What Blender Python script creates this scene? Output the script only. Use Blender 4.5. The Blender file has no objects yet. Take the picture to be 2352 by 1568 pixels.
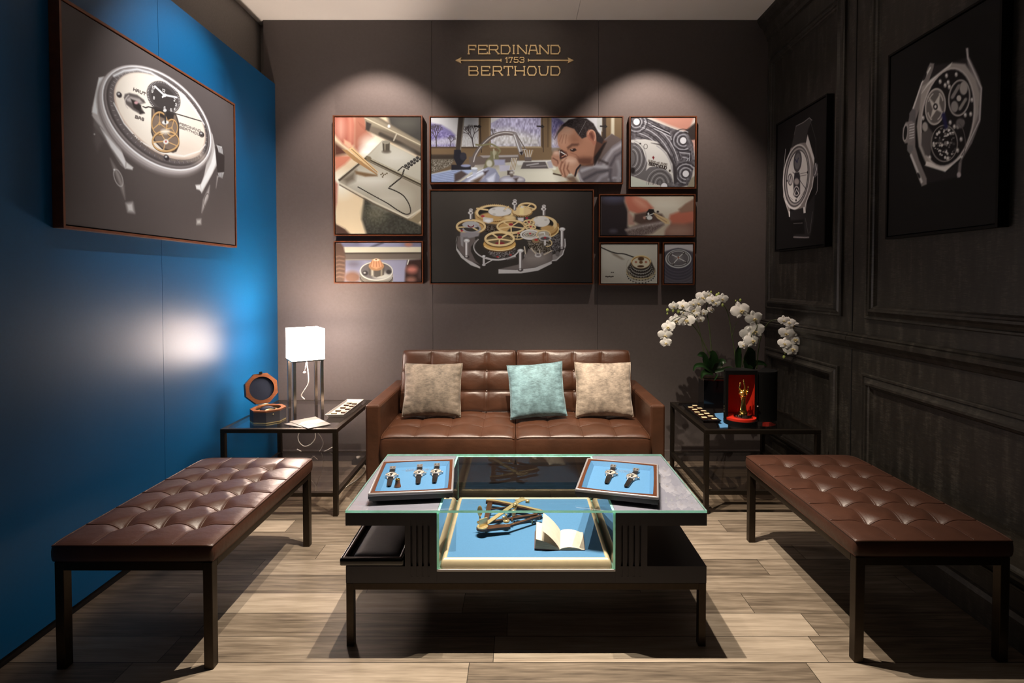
import bpy, math, random
import numpy as np
from mathutils import Vector, Matrix
PI = math.pi
random.seed(7); RNG = np.random.RandomState(5)
scene = bpy.context.scene
COL = scene.collection

# ------------------------------------------------------------------ camera, world, lights, exposure
F_PX, TILT, EYE = 1200.0, math.atan(.024), 1.25
SHX, SHY = -15 / 2352, -112.2 / 2352
cam_data = bpy.data.cameras.new('camera'); cam = bpy.data.objects.new('camera', cam_data); COL.objects.link(cam)
cam_data.sensor_width = 36; cam_data.lens = F_PX / 2352 * 36
cam_data.shift_x = SHX; cam_data.shift_y = SHY; cam_data.clip_start = .05
cam.location = (0, 0, EYE); cam.rotation_euler = (PI / 2 - TILT, 0, 0)
scene.camera = cam
world = bpy.data.worlds.new('world'); scene.world = world; world.use_nodes = True
world.node_tree.nodes['Background'].inputs[0].default_value = (1, .86, .74, 1)
world.node_tree.nodes['Background'].inputs[1].default_value = .008
scene.view_settings.view_transform = 'Standard'; scene.view_settings.look = 'None'
scene.view_settings.exposure = 0; scene.view_settings.gamma = 1
def spot(name, loc, to, watts, ang, blend, col, rad=.02):
    l = bpy.data.lights.new(name, 'SPOT'); o = bpy.data.objects.new(name, l); COL.objects.link(o)
    l.energy = watts; l.spot_size = math.radians(ang); l.spot_blend = blend; l.color = col; l.shadow_soft_size = rad
    o.location = loc; o.rotation_euler = (Vector(to) - Vector(loc)).to_track_quat('-Z', 'Y').to_euler()
    return o
WARM = (1, .80, .64)
spot('wall_washer_left', (-.97, 3.02, 2.95), (-.97, 3.55, 1.80), 84, 82, .55, (1, .80, .69), .02)
spot('wall_washer_right', (.90, 3.02, 2.95), (.90, 3.55, 1.80), 74, 82, .55, (1, .80, .69), .02)
spot('wall_washer_centre', (0.0, 2.60, 2.95), (0.0, 3.60, 1.95), 60, 40, .9, (1, .80, .69), .02)
spot('picture_spot_left', (-.80, 2.55, 2.95), (-1.62, 2.60, 2.05), 135, 60, .85, (1, .86, .78), .02)
spot('picture_spot_right', (1.10, 2.2, 2.95), (1.66, 2.7, 1.7), 7, 74, .9, WARM, .03)
spot('down_light_left', (-.36, 2.04, 2.95), (-.55, 2.30, 0), 240, 62, .75, (1, .86, .70), .012)
spot('down_light_middle', (.02, 2.04, 2.95), (.02, 2.40, 0), 420, 66, .6, (1, .86, .70), .012)
spot('down_light_right', (.36, 2.06, 2.95), (.72, 2.50, 0), 230, 66, .7, (1, .86, .70), .012)

spot('added_sign_fill', (0, 1.3, 2.95), (-.02, 3.6, 2.72), 30, 24, .9, (1, .84, .66), .03)  # added lamp without a known fixture, put in to brighten the brass letters

# ------------------------------------------------------------------ helpers
def at(px, py, x=None, y=None, z=None):
    """a point of the photograph (2352x1568) carried onto a real plane x=, y= or z= of the room"""
    r = (px - 1176) / F_PX - 15 / F_PX; u = -(py - 784) / F_PX - 112.2 / F_PX
    d = (r, math.cos(TILT) + u * math.sin(TILT), -math.sin(TILT) + u * math.cos(TILT))
    k = x / d[0] if x is not None else y / d[1] if y is not None else (z - EYE) / d[2]
    return Vector((d[0] * k, d[1] * k, EYE + d[2] * k))
def lin(c): return tuple(((v / 255) / 12.92 if v <= 10.3 else ((v / 255 + .055) / 1.055) ** 2.4) for v in c)
def origin(p):
    o = Vector((0, 0, 0))
    while p is not None: o += Vector(p.location); p = p.parent
    return o
def tag(o, label=None, cat=None, group=None, kind=None):
    if label: o['label'] = label
    if cat: o['category'] = cat
    if group: o['group'] = group
    if kind: o['kind'] = kind
    return o
def thing(name, label, cat, loc=(0, 0, 0), group=None):
    o = bpy.data.objects.new(name, None); COL.objects.link(o); o.location = loc; o.empty_display_size = .05
    return tag(o, label, cat, group)
def copy_tree(o, parent=None):
    c = o.copy(); COL.objects.link(c)
    if parent: c.parent = parent
    for ch in list(o.children): copy_tree(ch, c)
    return c
class MB:
    def __init__(s): s.v = []; s.f = []; s.m = []; s.sm = []
    def add(s, vs, fs, smooth=False, mi=0):
        b = len(s.v); s.v += [tuple(v) for v in vs]
        for f in fs: s.f.append([b + i for i in f]); s.sm.append(smooth); s.m.append(mi)
        return s
    def box(s, x0, x1, y0, y1, z0, z1, M=None, mi=0):
        vs = [Vector((x, y, z)) for x in (x0, x1) for y in (y0, y1) for z in (z0, z1)]
        if M is not None: vs = [M @ v for v in vs]
        return s.add(vs, [(0, 1, 3, 2), (4, 6, 7, 5), (0, 4, 5, 1), (2, 3, 7, 6), (0, 2, 6, 4), (1, 5, 7, 3)], mi=mi)
    def tube(s, pts, r, n=10, cap=True, M=None, mi=0, flat=None):
        pts = [Vector(p) for p in pts]; k = len(pts)
        rs = r if isinstance(r, (list, tuple)) else [r] * k
        vs = []; up = None
        for i, p in enumerate(pts):
            t = (pts[min(i + 1, k - 1)] - pts[max(i - 1, 0)]).normalized()
            if up is None:
                up = t.orthogonal().normalized()
            else:
                up = (up - t * up.dot(t)); up = up.normalized() if up.length > 1e-6 else t.orthogonal().normalized()
            sd = t.cross(up)
            for j in range(n):
                a = 2 * PI * j / n; vs.append(p + (up * math.cos(a) + sd * math.sin(a)) * rs[i])
        if M is not None: vs = [M @ v for v in vs]
        fs = [(i * n + j, i * n + (j + 1) % n, (i + 1) * n + (j + 1) % n, (i + 1) * n + j) for i in range(k - 1) for j in range(n)]
        if cap: fs += [tuple(range(n))[::-1], tuple(range((k - 1) * n, k * n))]
        return s.add(vs, fs, True, mi)
    def lathe(s, prof, n=32, M=None, smooth=True, mi=0, a0=0, a1=2 * PI, cap=True):
        full = abs(a1 - a0 - 2 * PI) < 1e-6; m = n if full else n + 1; vs = []
        for r, z in prof:
            for j in range(m):
                a = a0 + (a1 - a0) * j / n; vs.append(Vector((r * math.cos(a), r * math.sin(a), z)))
        if M is not None: vs = [M @ v for v in vs]
        fs = [(i * m + j, i * m + (j + 1) % m, (i + 1) * m + (j + 1) % m, (i + 1) * m + j) for i in range(len(prof) - 1) for j in range(n)]
        if cap and full:
            if prof[0][0] > 1e-6: fs.append(tuple(range(m))[::-1])
            if prof[-1][0] > 1e-6: fs.append(tuple(range((len(prof) - 1) * m, len(prof) * m)))
        return s.add(vs, fs, smooth, mi)
    def prism(s, poly, z0, z1, M=None, mi=0):
        n = len(poly); vs = [Vector((x, y, z)) for z in (z0, z1) for x, y in poly]
        if M is not None: vs = [M @ v for v in vs]
        return s.add(vs, [tuple(range(n))[::-1], tuple(range(n, 2 * n))] + [(i, (i + 1) % n, n + (i + 1) % n, n + i) for i in range(n)], mi=mi)
    def ball(s, c, r, n=10, sc=(1, 1, 1), M=None, mi=0):
        T = Matrix.Translation(Vector(c)) @ Matrix.Diagonal((sc[0], sc[1], sc[2], 1))
        if M is not None: T = M @ T
        k = max(4, n // 2)
        return s.lathe([(r * math.sin(PI * i / k) + 1e-7, -r * math.cos(PI * i / k)) for i in range(k + 1)], n, T, mi=mi, cap=False)
    def grid(s, fn, nu, nv, smooth=True, mi=0, flip=False):
        vs = [fn(i / nu, j / nv) for j in range(nv + 1) for i in range(nu + 1)]
        w = nu + 1
        fs = [(j * w + i, j * w + i + 1, (j + 1) * w + i + 1, (j + 1) * w + i) for j in range(nv) for i in range(nu)]
        if flip: fs = [f[::-1] for f in fs]
        return s.add(vs, fs, smooth, mi)
    def build(s, name, mats, parent=None, bevel=0, local=False, weld=False, sub=0):
        me = bpy.data.meshes.new(name)
        o3 = Vector((0, 0, 0)) if local else origin(parent)
        me.from_pydata([(v[0] - o3.x, v[1] - o3.y, v[2] - o3.z) for v in s.v], [], s.f)
        if not isinstance(mats, (list, tuple)): mats = [mats]
        for m in mats: me.materials.append(m)
        me.polygons.foreach_set('use_smooth', s.sm); me.polygons.foreach_set('material_index', s.m); me.update()
        o = bpy.data.objects.new(name, me); COL.objects.link(o)
        if parent: o.parent = parent
        if weld:
            w = o.modifiers.new('weld', 'WELD'); w.merge_threshold = 1e-5
        if bevel:
            b = o.modifiers.new('bevel', 'BEVEL'); b.width = bevel; b.segments = 2; b.limit_method = 'ANGLE'; b.angle_limit = .6
        if sub:
            q = o.modifiers.new('sub', 'SUBSURF'); q.levels = sub; q.render_levels = sub
        return o
def frame_of(p, x, z):
    """matrix with origin p, local x axis along x and local z axis along z"""
    z = Vector(z).normalized(); x = Vector(x); x = (x - z * x.dot(z)).normalized(); y = z.cross(x)
    M = Matrix((x, y, z)).transposed().to_4x4(); M.translation = Vector(p); return M
def smooth_path(pts, n=8):
    P = [Vector(p) for p in pts]; P = [P[0] * 2 - P[1]] + P + [P[-1] * 2 - P[-2]]; out = []
    for i in range(1, len(P) - 2):
        for k in range(n):
            t = k / n; a, b, c, d = P[i - 1:i + 3]
            out.append(.5 * ((2 * b) + (c - a) * t + (2 * a - 5 * b + 4 * c - d) * t * t + (3 * b - a - 3 * c + d) * t ** 3))
    out.append(P[-2]); return out

# ------------------------------------------------------------------ materials
def newmat(name):
    m = bpy.data.materials.new(name); m.use_nodes = True; nt = m.node_tree
    return m, nt, nt.nodes['Principled BSDF']
def bump(nt, b, h, strength, dist=.001):
    n = nt.nodes.new('ShaderNodeBump'); n.inputs['Strength'].default_value = strength; n.inputs['Distance'].default_value = dist
    nt.links.new(h, n.inputs['Height']); nt.links.new(n.outputs[0], b.inputs['Normal'])
def pos(nt, scale=(1, 1, 1), obj=False):
    if obj: src = nt.nodes.new('ShaderNodeTexCoord').outputs['Object']
    else: src = nt.nodes.new('ShaderNodeNewGeometry').outputs['Position']
    mp = nt.nodes.new('ShaderNodeMapping'); mp.inputs['Scale'].default_value = scale; nt.links.new(src, mp.inputs[0]); return mp.outputs[0]
def noise(nt, vec, scale, detail=4, rough=.5):
    n = nt.nodes.new('ShaderNodeTexNoise'); n.inputs['Scale'].default_value = scale; n.inputs['Detail'].default_value = detail
    n.inputs['Roughness'].default_value = rough; nt.links.new(vec, n.inputs['Vector']); return n.outputs[0]
def ramp(nt, fac, stops):
    r = nt.nodes.new('ShaderNodeValToRGB'); nt.links.new(fac, r.inputs[0]); e = r.color_ramp.elements
    e[0].position, e[1].position = stops[0][0], stops[-1][0]
    e[0].color, e[1].color = (*stops[0][1], 1), (*stops[-1][1], 1)
    for p, c in stops[1:-1]: q = e.new(p); q.color = (*c, 1)
    return r.outputs[0]
def mth(nt, op, a, b=None, c=None):
    n = nt.nodes.new('ShaderNodeMath'); n.operation = op
    for i, v in enumerate((a, b, c)):
        if v is None: continue
        if isinstance(v, (int, float)): n.inputs[i].default_value = v
        else: nt.links.new(v, n.inputs[i])
    return n.outputs[0]
def plain(name, col, rough=.5, metal=0, spec=.5, var=0, nscale=30, bmp=0, coat=0, sheen=0, obj=True, bd=.001, stretch=(1, 1, 1)):
    m, nt, b = newmat(name)
    b.inputs['Base Color'].default_value = (*col, 1); b.inputs['Roughness'].default_value = rough
    b.inputs['Metallic'].default_value = metal; b.inputs['Specular IOR Level'].default_value = spec
    b.inputs['Coat Weight'].default_value = coat; b.inputs['Coat Roughness'].default_value = .2
    if sheen: b.inputs['Sheen Weight'].default_value = sheen; b.inputs['Sheen Roughness'].default_value = .4
    n = noise(nt, pos(nt, stretch, obj), nscale)
    v = max(var, .02)
    c = ramp(nt, n, [(.3, tuple(x * (1 - v) for x in col)), (.7, tuple(min(1, x * (1 + v)) for x in col))])
    nt.links.new(c, b.inputs['Base Color'])
    if bmp: bump(nt, b, n, bmp, bd)
    return m
M = {}
M['wall'] = plain('charcoal_wall_fabric', (.108, .091, .087), .62, spec=.35, var=.05, nscale=60, bmp=.15, obj=False)
M['wallup'] = plain('grey_upper_wall', (.22, .20, .19), .6, spec=.4, var=.08, nscale=90, bmp=.3, obj=False)
M['blue'] = plain('blue_wall_lacquer', (.0005, .074, .205), .385, spec=.36, var=.04, nscale=120, bmp=.03, obj=False)
M['kick'] = plain('black_kick_board', (.008, .008, .009), .6)
M['ceiling'] = plain('ceiling_paint', (.76, .73, .68), .9, spec=.1, var=.03, nscale=2, obj=False)
def right_wall_mat():
    m, nt, b = newmat('dark_patina_panelling')
    g = noise(nt, pos(nt, (2, 9, 1.5)), 3, 6, .6); f = noise(nt, pos(nt, (14, 14, 90)), 3, 4, .6)
    mx = mth(nt, 'ADD', mth(nt, 'MULTIPLY', g, .55), mth(nt, 'MULTIPLY', f, .45))
    c = ramp(nt, mx, [(.32, (.010, .009, .0075)), (.52, (.022, .0195, .016)), (.68, (.065, .058, .048))])
    nt.links.new(c, b.inputs['Base Color']); b.inputs['Roughness'].default_value = .42; b.inputs['Specular IOR Level'].default_value = .45
    bump(nt, b, f, .25, .001); return m
M['panel'] = right_wall_mat()
def floor_mat():
    m, nt, b = newmat('greige_oak_planks')
    g = nt.nodes.new('ShaderNodeNewGeometry'); sp = nt.nodes.new('ShaderNodeSeparateXYZ'); nt.links.new(g.outputs['Position'], sp.inputs[0])
    X, Y = sp.outputs[0], sp.outputs[1]
    ry = mth(nt, 'DIVIDE', mth(nt, 'SUBTRACT', Y, 1.6782), .1266); row = mth(nt, 'FLOOR', ry); fy = mth(nt, 'SUBTRACT', ry, row)
    w1 = nt.nodes.new('ShaderNodeTexWhiteNoise'); w1.noise_dimensions = '1D'; nt.links.new(row, w1.inputs['W'])
    rx = mth(nt, 'ADD', mth(nt, 'DIVIDE', X, 1.1), mth(nt, 'MULTIPLY', w1.outputs[0], 7.0)); cl = mth(nt, 'FLOOR', rx); fx = mth(nt, 'SUBTRACT', rx, cl)
    idn = mth(nt, 'ADD', mth(nt, 'MULTIPLY', row, 13.17), mth(nt, 'MULTIPLY', cl, 5.31))
    w2 = nt.nodes.new('ShaderNodeTexWhiteNoise'); w2.noise_dimensions = '1D'; nt.links.new(idn, w2.inputs['W'])
    cb = nt.nodes.new('ShaderNodeCombineXYZ'); nt.links.new(mth(nt, 'MULTIPLY', X, 1.3), cb.inputs[0]); nt.links.new(mth(nt, 'MULTIPLY', Y, 20), cb.inputs[1])
    nt.links.new(mth(nt, 'MULTIPLY', w2.outputs[0], 40), cb.inputs[2])
    n1 = noise(nt, cb.outputs[0], 2.2, 6, .62)
    cb2 = nt.nodes.new('ShaderNodeCombineXYZ'); nt.links.new(mth(nt, 'MULTIPLY', X, 3), cb2.inputs[0]); nt.links.new(mth(nt, 'MULTIPLY', Y, 9), cb2.inputs[1])
    nt.links.new(mth(nt, 'MULTIPLY', w2.outputs[0], 17), cb2.inputs[2])
    n2 = noise(nt, cb2.outputs[0], 1.6, 3, .5)
    wv = nt.nodes.new('ShaderNodeTexWave'); wv.wave_type = 'RINGS'; wv.inputs['Scale'].default_value = 1.1; wv.inputs['Distortion'].default_value = 9
    wv.inputs['Detail'].default_value = 3; wv.inputs['Detail Scale'].default_value = .8; nt.links.new(cb2.outputs[0], wv.inputs[0])
    cb3 = nt.nodes.new('ShaderNodeCombineXYZ'); nt.links.new(mth(nt, 'MULTIPLY', X, 5), cb3.inputs[0]); nt.links.new(mth(nt, 'MULTIPLY', Y, 130), cb3.inputs[1]); nt.links.new(mth(nt, 'MULTIPLY', w2.outputs[0], 23), cb3.inputs[2])
    n3 = noise(nt, cb3.outputs[0], 1.5, 4, .6)
    t = mth(nt, 'ADD', mth(nt, 'ADD', mth(nt, 'MULTIPLY', n1, .38), mth(nt, 'MULTIPLY', n2, .20)), mth(nt, 'ADD', mth(nt, 'MULTIPLY', wv.outputs['Fac'], .06), mth(nt, 'MULTIPLY', n3, .36)))
    t = mth(nt, 'ADD', t, mth(nt, 'MULTIPLY', mth(nt, 'SUBTRACT', w2.outputs[0], .5), .26))
    c = ramp(nt, t, [(.27, (.070, .053, .038)), (.42, (.165, .130, .096)), (.56, (.28, .228, .173)), (.75, (.42, .350, .275))])
    e = mth(nt, 'MAXIMUM', mth(nt, 'LESS_THAN', fy, .022), mth(nt, 'LESS_THAN', fx, .0022))
    mx = nt.nodes.new('ShaderNodeMixRGB'); nt.links.new(e, mx.inputs[0]); nt.links.new(c, mx.inputs[1]); mx.inputs[2].default_value = (.035, .026, .018, 1)
    nt.links.new(mx.outputs[0], b.inputs['Base Color']); b.inputs['Roughness'].default_value = .5; b.inputs['Specular IOR Level'].default_value = .3
    bump(nt, b, mth(nt, 'SUBTRACT', n1, mth(nt, 'MULTIPLY', e, 1.5)), .25, .001); return m
M['floor'] = floor_mat()
def leather(name, col, rough=.36):
    m, nt, b = newmat(name)
    n = noise(nt, pos(nt, obj=True), 260, 3); n2 = noise(nt, pos(nt, obj=True), 9, 3)
    c = ramp(nt, n2, [(.3, tuple(x * .82 for x in col)), (.7, tuple(x * 1.15 for x in col))])
    nt.links.new(c, b.inputs['Base Color']); b.inputs['Roughness'].default_value = rough; b.inputs['Specular IOR Level'].default_value = .55
    n3 = noise(nt, pos(nt, (1, 1.6, 1.6), obj=True), 26, 2); h = mth(nt, 'ADD', mth(nt, 'ADD', mth(nt, 'MULTIPLY', n, .08), n2), mth(nt, 'MULTIPLY', n3, .45)); bump(nt, b, h, .5, .005); return m
M['leather'] = leather('brown_leather', (.060, .0225, .0105), .40)
M['leather_b'] = leather('brown_bench_leather', (.062, .0245, .0150), .40)
M['iron'] = plain('dark_bronze_metal', (.040, .029, .020), .38, .75, var=.1, nscale=60)
M['iron_r'] = plain('blackened_bronze_metal', (.030, .023, .017), .35, .7, var=.1, nscale=60)
M['steel'] = plain('brushed_nickel', (.50, .43, .36), .22, 1, var=.05, nscale=40)
M['chrome'] = plain('polished_steel', (.62, .60, .59), .18, .75)
M['brass'] = plain('brass', (.74, .60, .32), .25, .6, var=.08, nscale=50)
M['rim_brass'] = plain('brushed_brass_rim', (.82, .68, .44), .4, .45, var=.05)
M['sign_brass'] = plain('satin_brass_letters', (.95, .72, .40), .42, .6, var=.05)
M['darkwood'] = plain('dark_walnut', (.060, .026, .013), .35, var=.25, nscale=20, stretch=(1, 1, 8))
M['wood'] = plain('polished_cherry_wood', (.085, .028, .012), .3, var=.25, nscale=14, stretch=(2, 14, 2))
M['wood_o'] = plain('honey_brown_wood', (.20, .072, .028), .32, var=.2, nscale=14, stretch=(1, 1, 6))
M['grey_lacquer'] = plain('charcoal_lacquer', (.054, .053, .066), .45, spec=.4)
M['lit_top'] = plain('charcoal_lacquer_lit_top', (.27, .26, .33), .42, spec=.4)  # same lacquer as the table body, light from above put into the colour
M['tray_grey'] = plain('grey_tray_edge', (.30, .29, .31), .28, .3)
M['tray_dark'] = plain('charcoal_tray_side', (.03, .031, .036), .4)
M['blue_cloth'] = plain('sky_blue_suede', (.074, .200, .375), .75, spec=.2, var=.04, nscale=200, bmp=.05)
M['navy'] = plain('navy_suede', (.004, .010, .028), .7, spec=.3)
M['black'] = plain('gloss_black', (.004, .004, .005), .12, spec=.6)
M['matte_black'] = plain('matt_black', (.004, .004, .004), .5, spec=.12)
M['red'] = plain('red_lining', (.50, .020, .008), .5, spec=.3)
M['gold'] = plain('polished_gold', (.95, .60, .16), .16, 1)
M['white'] = plain('white_porcelain', (.42, .40, .38), .3)
M['white_edge'] = plain('pale_polished_strip', (.85, .85, .92), .3)
M['dark_chrome'] = plain('dark_chrome', (.42, .40, .40), .12, 1)
M['paper'] = plain('aged_paper', (.64, .58, .49), .8, spec=.2, var=.06, nscale=40)
M['paper_edge'] = plain('aged_page_edges', (.42, .33, .22), .8, var=.35, nscale=30, stretch=(1, 1, 60))
M['cover'] = plain('brown_book_cover', (.12, .035, .025), .5)
M['card'] = plain('grey_card', (.11, .102, .094), .45)
M['cord'] = plain('white_cord', (.75, .72, .68), .5)
M['choc'] = plain('dark_chocolate', (.06, .02, .01), .4)
M['choc_top'] = plain('gold_dusted_icing', (.72, .60, .36), .5, var=.15, nscale=300)
M['strap'] = plain('black_crocodile_strap', (.008, .007, .007), .32, var=.3, nscale=220, bmp=.3)
M['dial'] = plain('silvered_dial', (.70, .66, .58), .25, .5)
M['green'] = plain('orchid_leaf', (.012, .035, .010), .35, var=.3, nscale=12)
M['stem'] = plain('orchid_stem', (.055, .075, .025), .45, var=.3, nscale=20)
M['bud'] = plain('orchid_bud', (.38, .46, .12), .5)
M['petal'] = plain('orchid_petal', (.86, .85, .80), .55, var=.04, nscale=60)
M['lip'] = plain('orchid_lip', (.70, .56, .28), .5, var=.5, nscale=300)
M['soil'] = plain('bark_soil', (.03, .02, .012), .9, var=.5, nscale=80, bmp=.8)
for k, c in dict(pil_taupe=(.175, .140, .108), pil_blue=(.155, .265, .295), pil_beige=(.34, .275, .215)).items():
    m, nt, b = newmat(k + '_velvet'); n = noise(nt, pos(nt, (1, 1, 1), True), 14, 5, .65); n2 = noise(nt, pos(nt, (9, 1, 60), True), 6, 3, .6)
    t = mth(nt, 'ADD', mth(nt, 'MULTIPLY', n, .6), mth(nt, 'MULTIPLY', n2, .4))
    cc = ramp(nt, t, [(.40, tuple(x * .55 for x in c)), (.52, c), (.63, tuple(min(1, x * 1.45) for x in c))])
    nt.links.new(cc, b.inputs['Base Color']); b.inputs['Roughness'].default_value = .75; b.inputs['Sheen Weight'].default_value = .35; b.inputs['Sheen Roughness'].default_value = .35
    bump(nt, b, t, .3, .003); M[k] = m
def glass_mat():
    m, nt, b = newmat('clear_glass'); nt.nodes.remove(b); out = nt.nodes['Material Output']
    fr = nt.nodes.new('ShaderNodeFresnel'); fr.inputs[0].default_value = 1.52; ge = nt.nodes.new('ShaderNodeNewGeometry')
    fac = mth(nt, 'MULTIPLY', fr.outputs[0], mth(nt, 'SUBTRACT', 1, ge.outputs['Backfacing']))
    fac = mth(nt, 'MINIMUM', mth(nt, 'MULTIPLY', fac, 1.7), 1)
    tr = nt.nodes.new('ShaderNodeBsdfTransparent'); tr.inputs[0].default_value = (.975, .99, .985, 1)
    gl = nt.nodes.new('ShaderNodeBsdfGlossy'); gl.inputs['Roughness'].default_value = .0
    mx = nt.nodes.new('ShaderNodeMixShader'); nt.links.new(fac, mx.inputs[0]); nt.links.new(tr.outputs[0], mx.inputs[1]); nt.links.new(gl.outputs[0], mx.inputs[2])
    nt.links.new(mx.outputs[0], out.inputs[0]); return m
M['glass'] = glass_mat()
M['glass_edge'] = plain('green_glass_edge', (.42, .85, .70), .12, spec=.9, var=.3, nscale=40)
_nt = M['glass_edge'].node_tree; _t = _nt.nodes.new('ShaderNodeBsdfTranslucent'); _t.inputs[0].default_value = (.22, .55, .42, 1); _a = _nt.nodes.new('ShaderNodeAddShader')
_nt.links.new(_nt.nodes['Principled BSDF'].outputs[0], _a.inputs[0]); _nt.links.new(_t.outputs[0], _a.inputs[1]); _nt.links.new(_a.outputs[0], _nt.nodes['Material Output'].inputs[0])
def tinted():
    m, nt, b = newmat('smoked_table_glass'); nt.nodes.remove(b); out = nt.nodes['Material Output']
    fr = nt.nodes.new('ShaderNodeFresnel'); fr.inputs[0].default_value = 1.55; ge = nt.nodes.new('ShaderNodeNewGeometry')
    fac = mth(nt, 'MINIMUM', mth(nt, 'MULTIPLY', mth(nt, 'MULTIPLY', fr.outputs[0], mth(nt, 'SUBTRACT', 1, ge.outputs['Backfacing'])), 1.8), 1)
    tr = nt.nodes.new('ShaderNodeBsdfTransparent'); tr.inputs[0].default_value = (.80, .78, .76, 1)
    gl = nt.nodes.new('ShaderNodeBsdfGlossy'); gl.inputs['Roughness'].default_value = .01
    mx = nt.nodes.new('ShaderNodeMixShader'); nt.links.new(fac, mx.inputs[0]); nt.links.new(tr.outputs[0], mx.inputs[1]); nt.links.new(gl.outputs[0], mx.inputs[2])
    nt.links.new(mx.outputs[0], out.inputs[0]); return m
M['tint'] = tinted()
def emit(name, col, s):
    m, nt, b = newmat(name); b.inputs['Base Color'].default_value = (.9, .88, .85, 1)
    b.inputs['Emission Color'].default_value = (*col, 1); b.inputs['Emission Strength'].default_value = s; return m
M['shade'] = emit('glowing_lamp_shade', (1, .80, .69), 40)
def print_mat():
    m, nt, b = newmat('photo_print'); a = nt.nodes.new('ShaderNodeVertexColor'); a.layer_name = 'print'
    nt.links.new(a.outputs[0], b.inputs['Base Color']); b.inputs['Roughness'].default_value = .55; b.inputs['Specular IOR Level'].default_value = .15; return m
M['print'] = print_mat()

# ------------------------------------------------------------------ setting
WY, WL, WR, CZ = 3.595, -1.66, 1.70, 3.017
def struct(mb, name, mat, bevel=0): o = mb.build(name, mat, None, bevel); o['kind'] = 'structure'; return o
struct(MB().box(-1.9, 1.95, -1.6, 3.8, -.05, 0), 'floor', M['floor'])
struct(MB().box(-1.86, .391, -1.6, 3.8, CZ, CZ + .05).box(.393, 1.90, -1.6, 3.8, CZ, CZ + .05), 'ceiling', M['ceiling'])
b = MB()
for x0, x1 in ((-1.736, -.592), (-.590, .544), (.546, WR)): b.box(x0, x1, WY, WY + .03, 0, CZ - .001)
struct(b, 'wall_back', M['wall'])
struct(MB().box(-1.85, -1.70, WY + .075, WY + .1, 0, CZ - .001), 'wall_back_recess', M['wallup'])
b = MB()
for y0, y1 in ((-1.2, .01), (.012, 1.222), (1.224, 2.433), (2.435, WY - .001)): b.box(WL - .07, WL, y0, y1, .035, 2.585)
struct(b, 'wall_left', M['blue'])
struct(MB().box(WL - .06, WL - .008, -1.2, WY - .002, .0005, .034), 'trim_kick_board', M['kick'])
struct(MB().box(-1.83, -1.79, -1.2, 2.548, 0.001, CZ - .001).box(-1.83, -1.79, 2.551, WY + .074, 0.001, CZ - .001), 'wall_left_upper', M['wallup'])
struct(MB().box(WR, WR + .05, -1.2, WY - .001, .0005, CZ - .001), 'wall_right', M['panel'])
struct(MB().box(-1.659, WR - .02, WY - .012, WY - .0005, .0005, .075), 'baseboard_back', M['wall'], .002)
def sweep_rect(mb, y0, y1, z0, z1, prof):
    """mitred moulding frame lying on the right wall; prof = (inset, height) pairs"""
    rings = [[(WR - h, y0 + d, z0 + d), (WR - h, y1 - d, z0 + d), (WR - h, y1 - d, z1 - d), (WR - h, y0 + d, z1 - d)] for d, h in prof]
    vs = [p for r in rings for p in r]
    mb.add(vs, [(i * 4 + j, i * 4 + (j + 1) % 4, (i + 1) * 4 + (j + 1) % 4, (i + 1) * 4 + j) for i in range(len(rings) - 1) for j in range(4)])
PROF = [(0, 0), (0, .012), (.004, .016), (.012, .016), (.016, .010), (.030, .016), (.040, .026), (.050, .026), (.054, .018), (.062, .014), (.066, .006), (.070, 0)]
for i, (y0, y1, z0, z1) in enumerate(((2.735, 3.57, 1.060, 2.75), (1.30, 2.545, 1.060, 2.75), (2.755, 3.57, .20, .795), (1.30, 2.56, .20, .795), (-.6, 1.12, 1.06, 2.75), (-.6, 1.12, .2, .795))):
    b = MB(); sweep_rect(b, y0, y1, z0, z1, PROF); struct(b, 'trim_%d' % (i + 1), M['panel'])
def run(mb, prof, y0, y1):
    n = len(prof); vs = [(WR - h, y, z) for y in (y0, y1) for h, z in prof]
    mb.add(vs, [(i, i + 1, n + i + 1, n + i) for i in range(n - 1)] + [tuple(range(n)), tuple(range(n, 2 * n))[::-1]])
for i, (y0, y1) in enumerate(((2.656, WY - .001), (-1.2, 2.653))):
    b = MB(); run(b, [(0, .905), (.010, .910), (.014, .925), (.022, .935), (.034, .945), (.036, .962), (.026, .968), (.030, .975), (.020, .982), (0, .984)], y0, y1); struct(b, 'trim_chair_rail_%d' % (i + 1), M['panel'])
b = MB(); run(b, [(0, CZ - .15), (.012, CZ - .145), (.014, CZ - .12), (.03, CZ - .10), (.035, CZ - .07), (.06, CZ - .05), (.075, CZ - .02), (.08, CZ - .002), (0, CZ - .002)], -1.2, WY - .001); struct(b, 'trim_crown', M['panel'])
b = MB(); run(b, [(0, .001), (.018, .001), (.018, .10), (.010, .118), (0, .124)], -1.2, WY - .013); struct(b, 'baseboard_right', M['panel'])
b = MB(); b.box(WR - .004, WR, 2.6525, 2.6565, .125, .90).box(WR - .004, WR, 2.6525, 2.6565, .99, CZ - .16); struct(b, 'trim_panel_joint', M['kick'])

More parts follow.
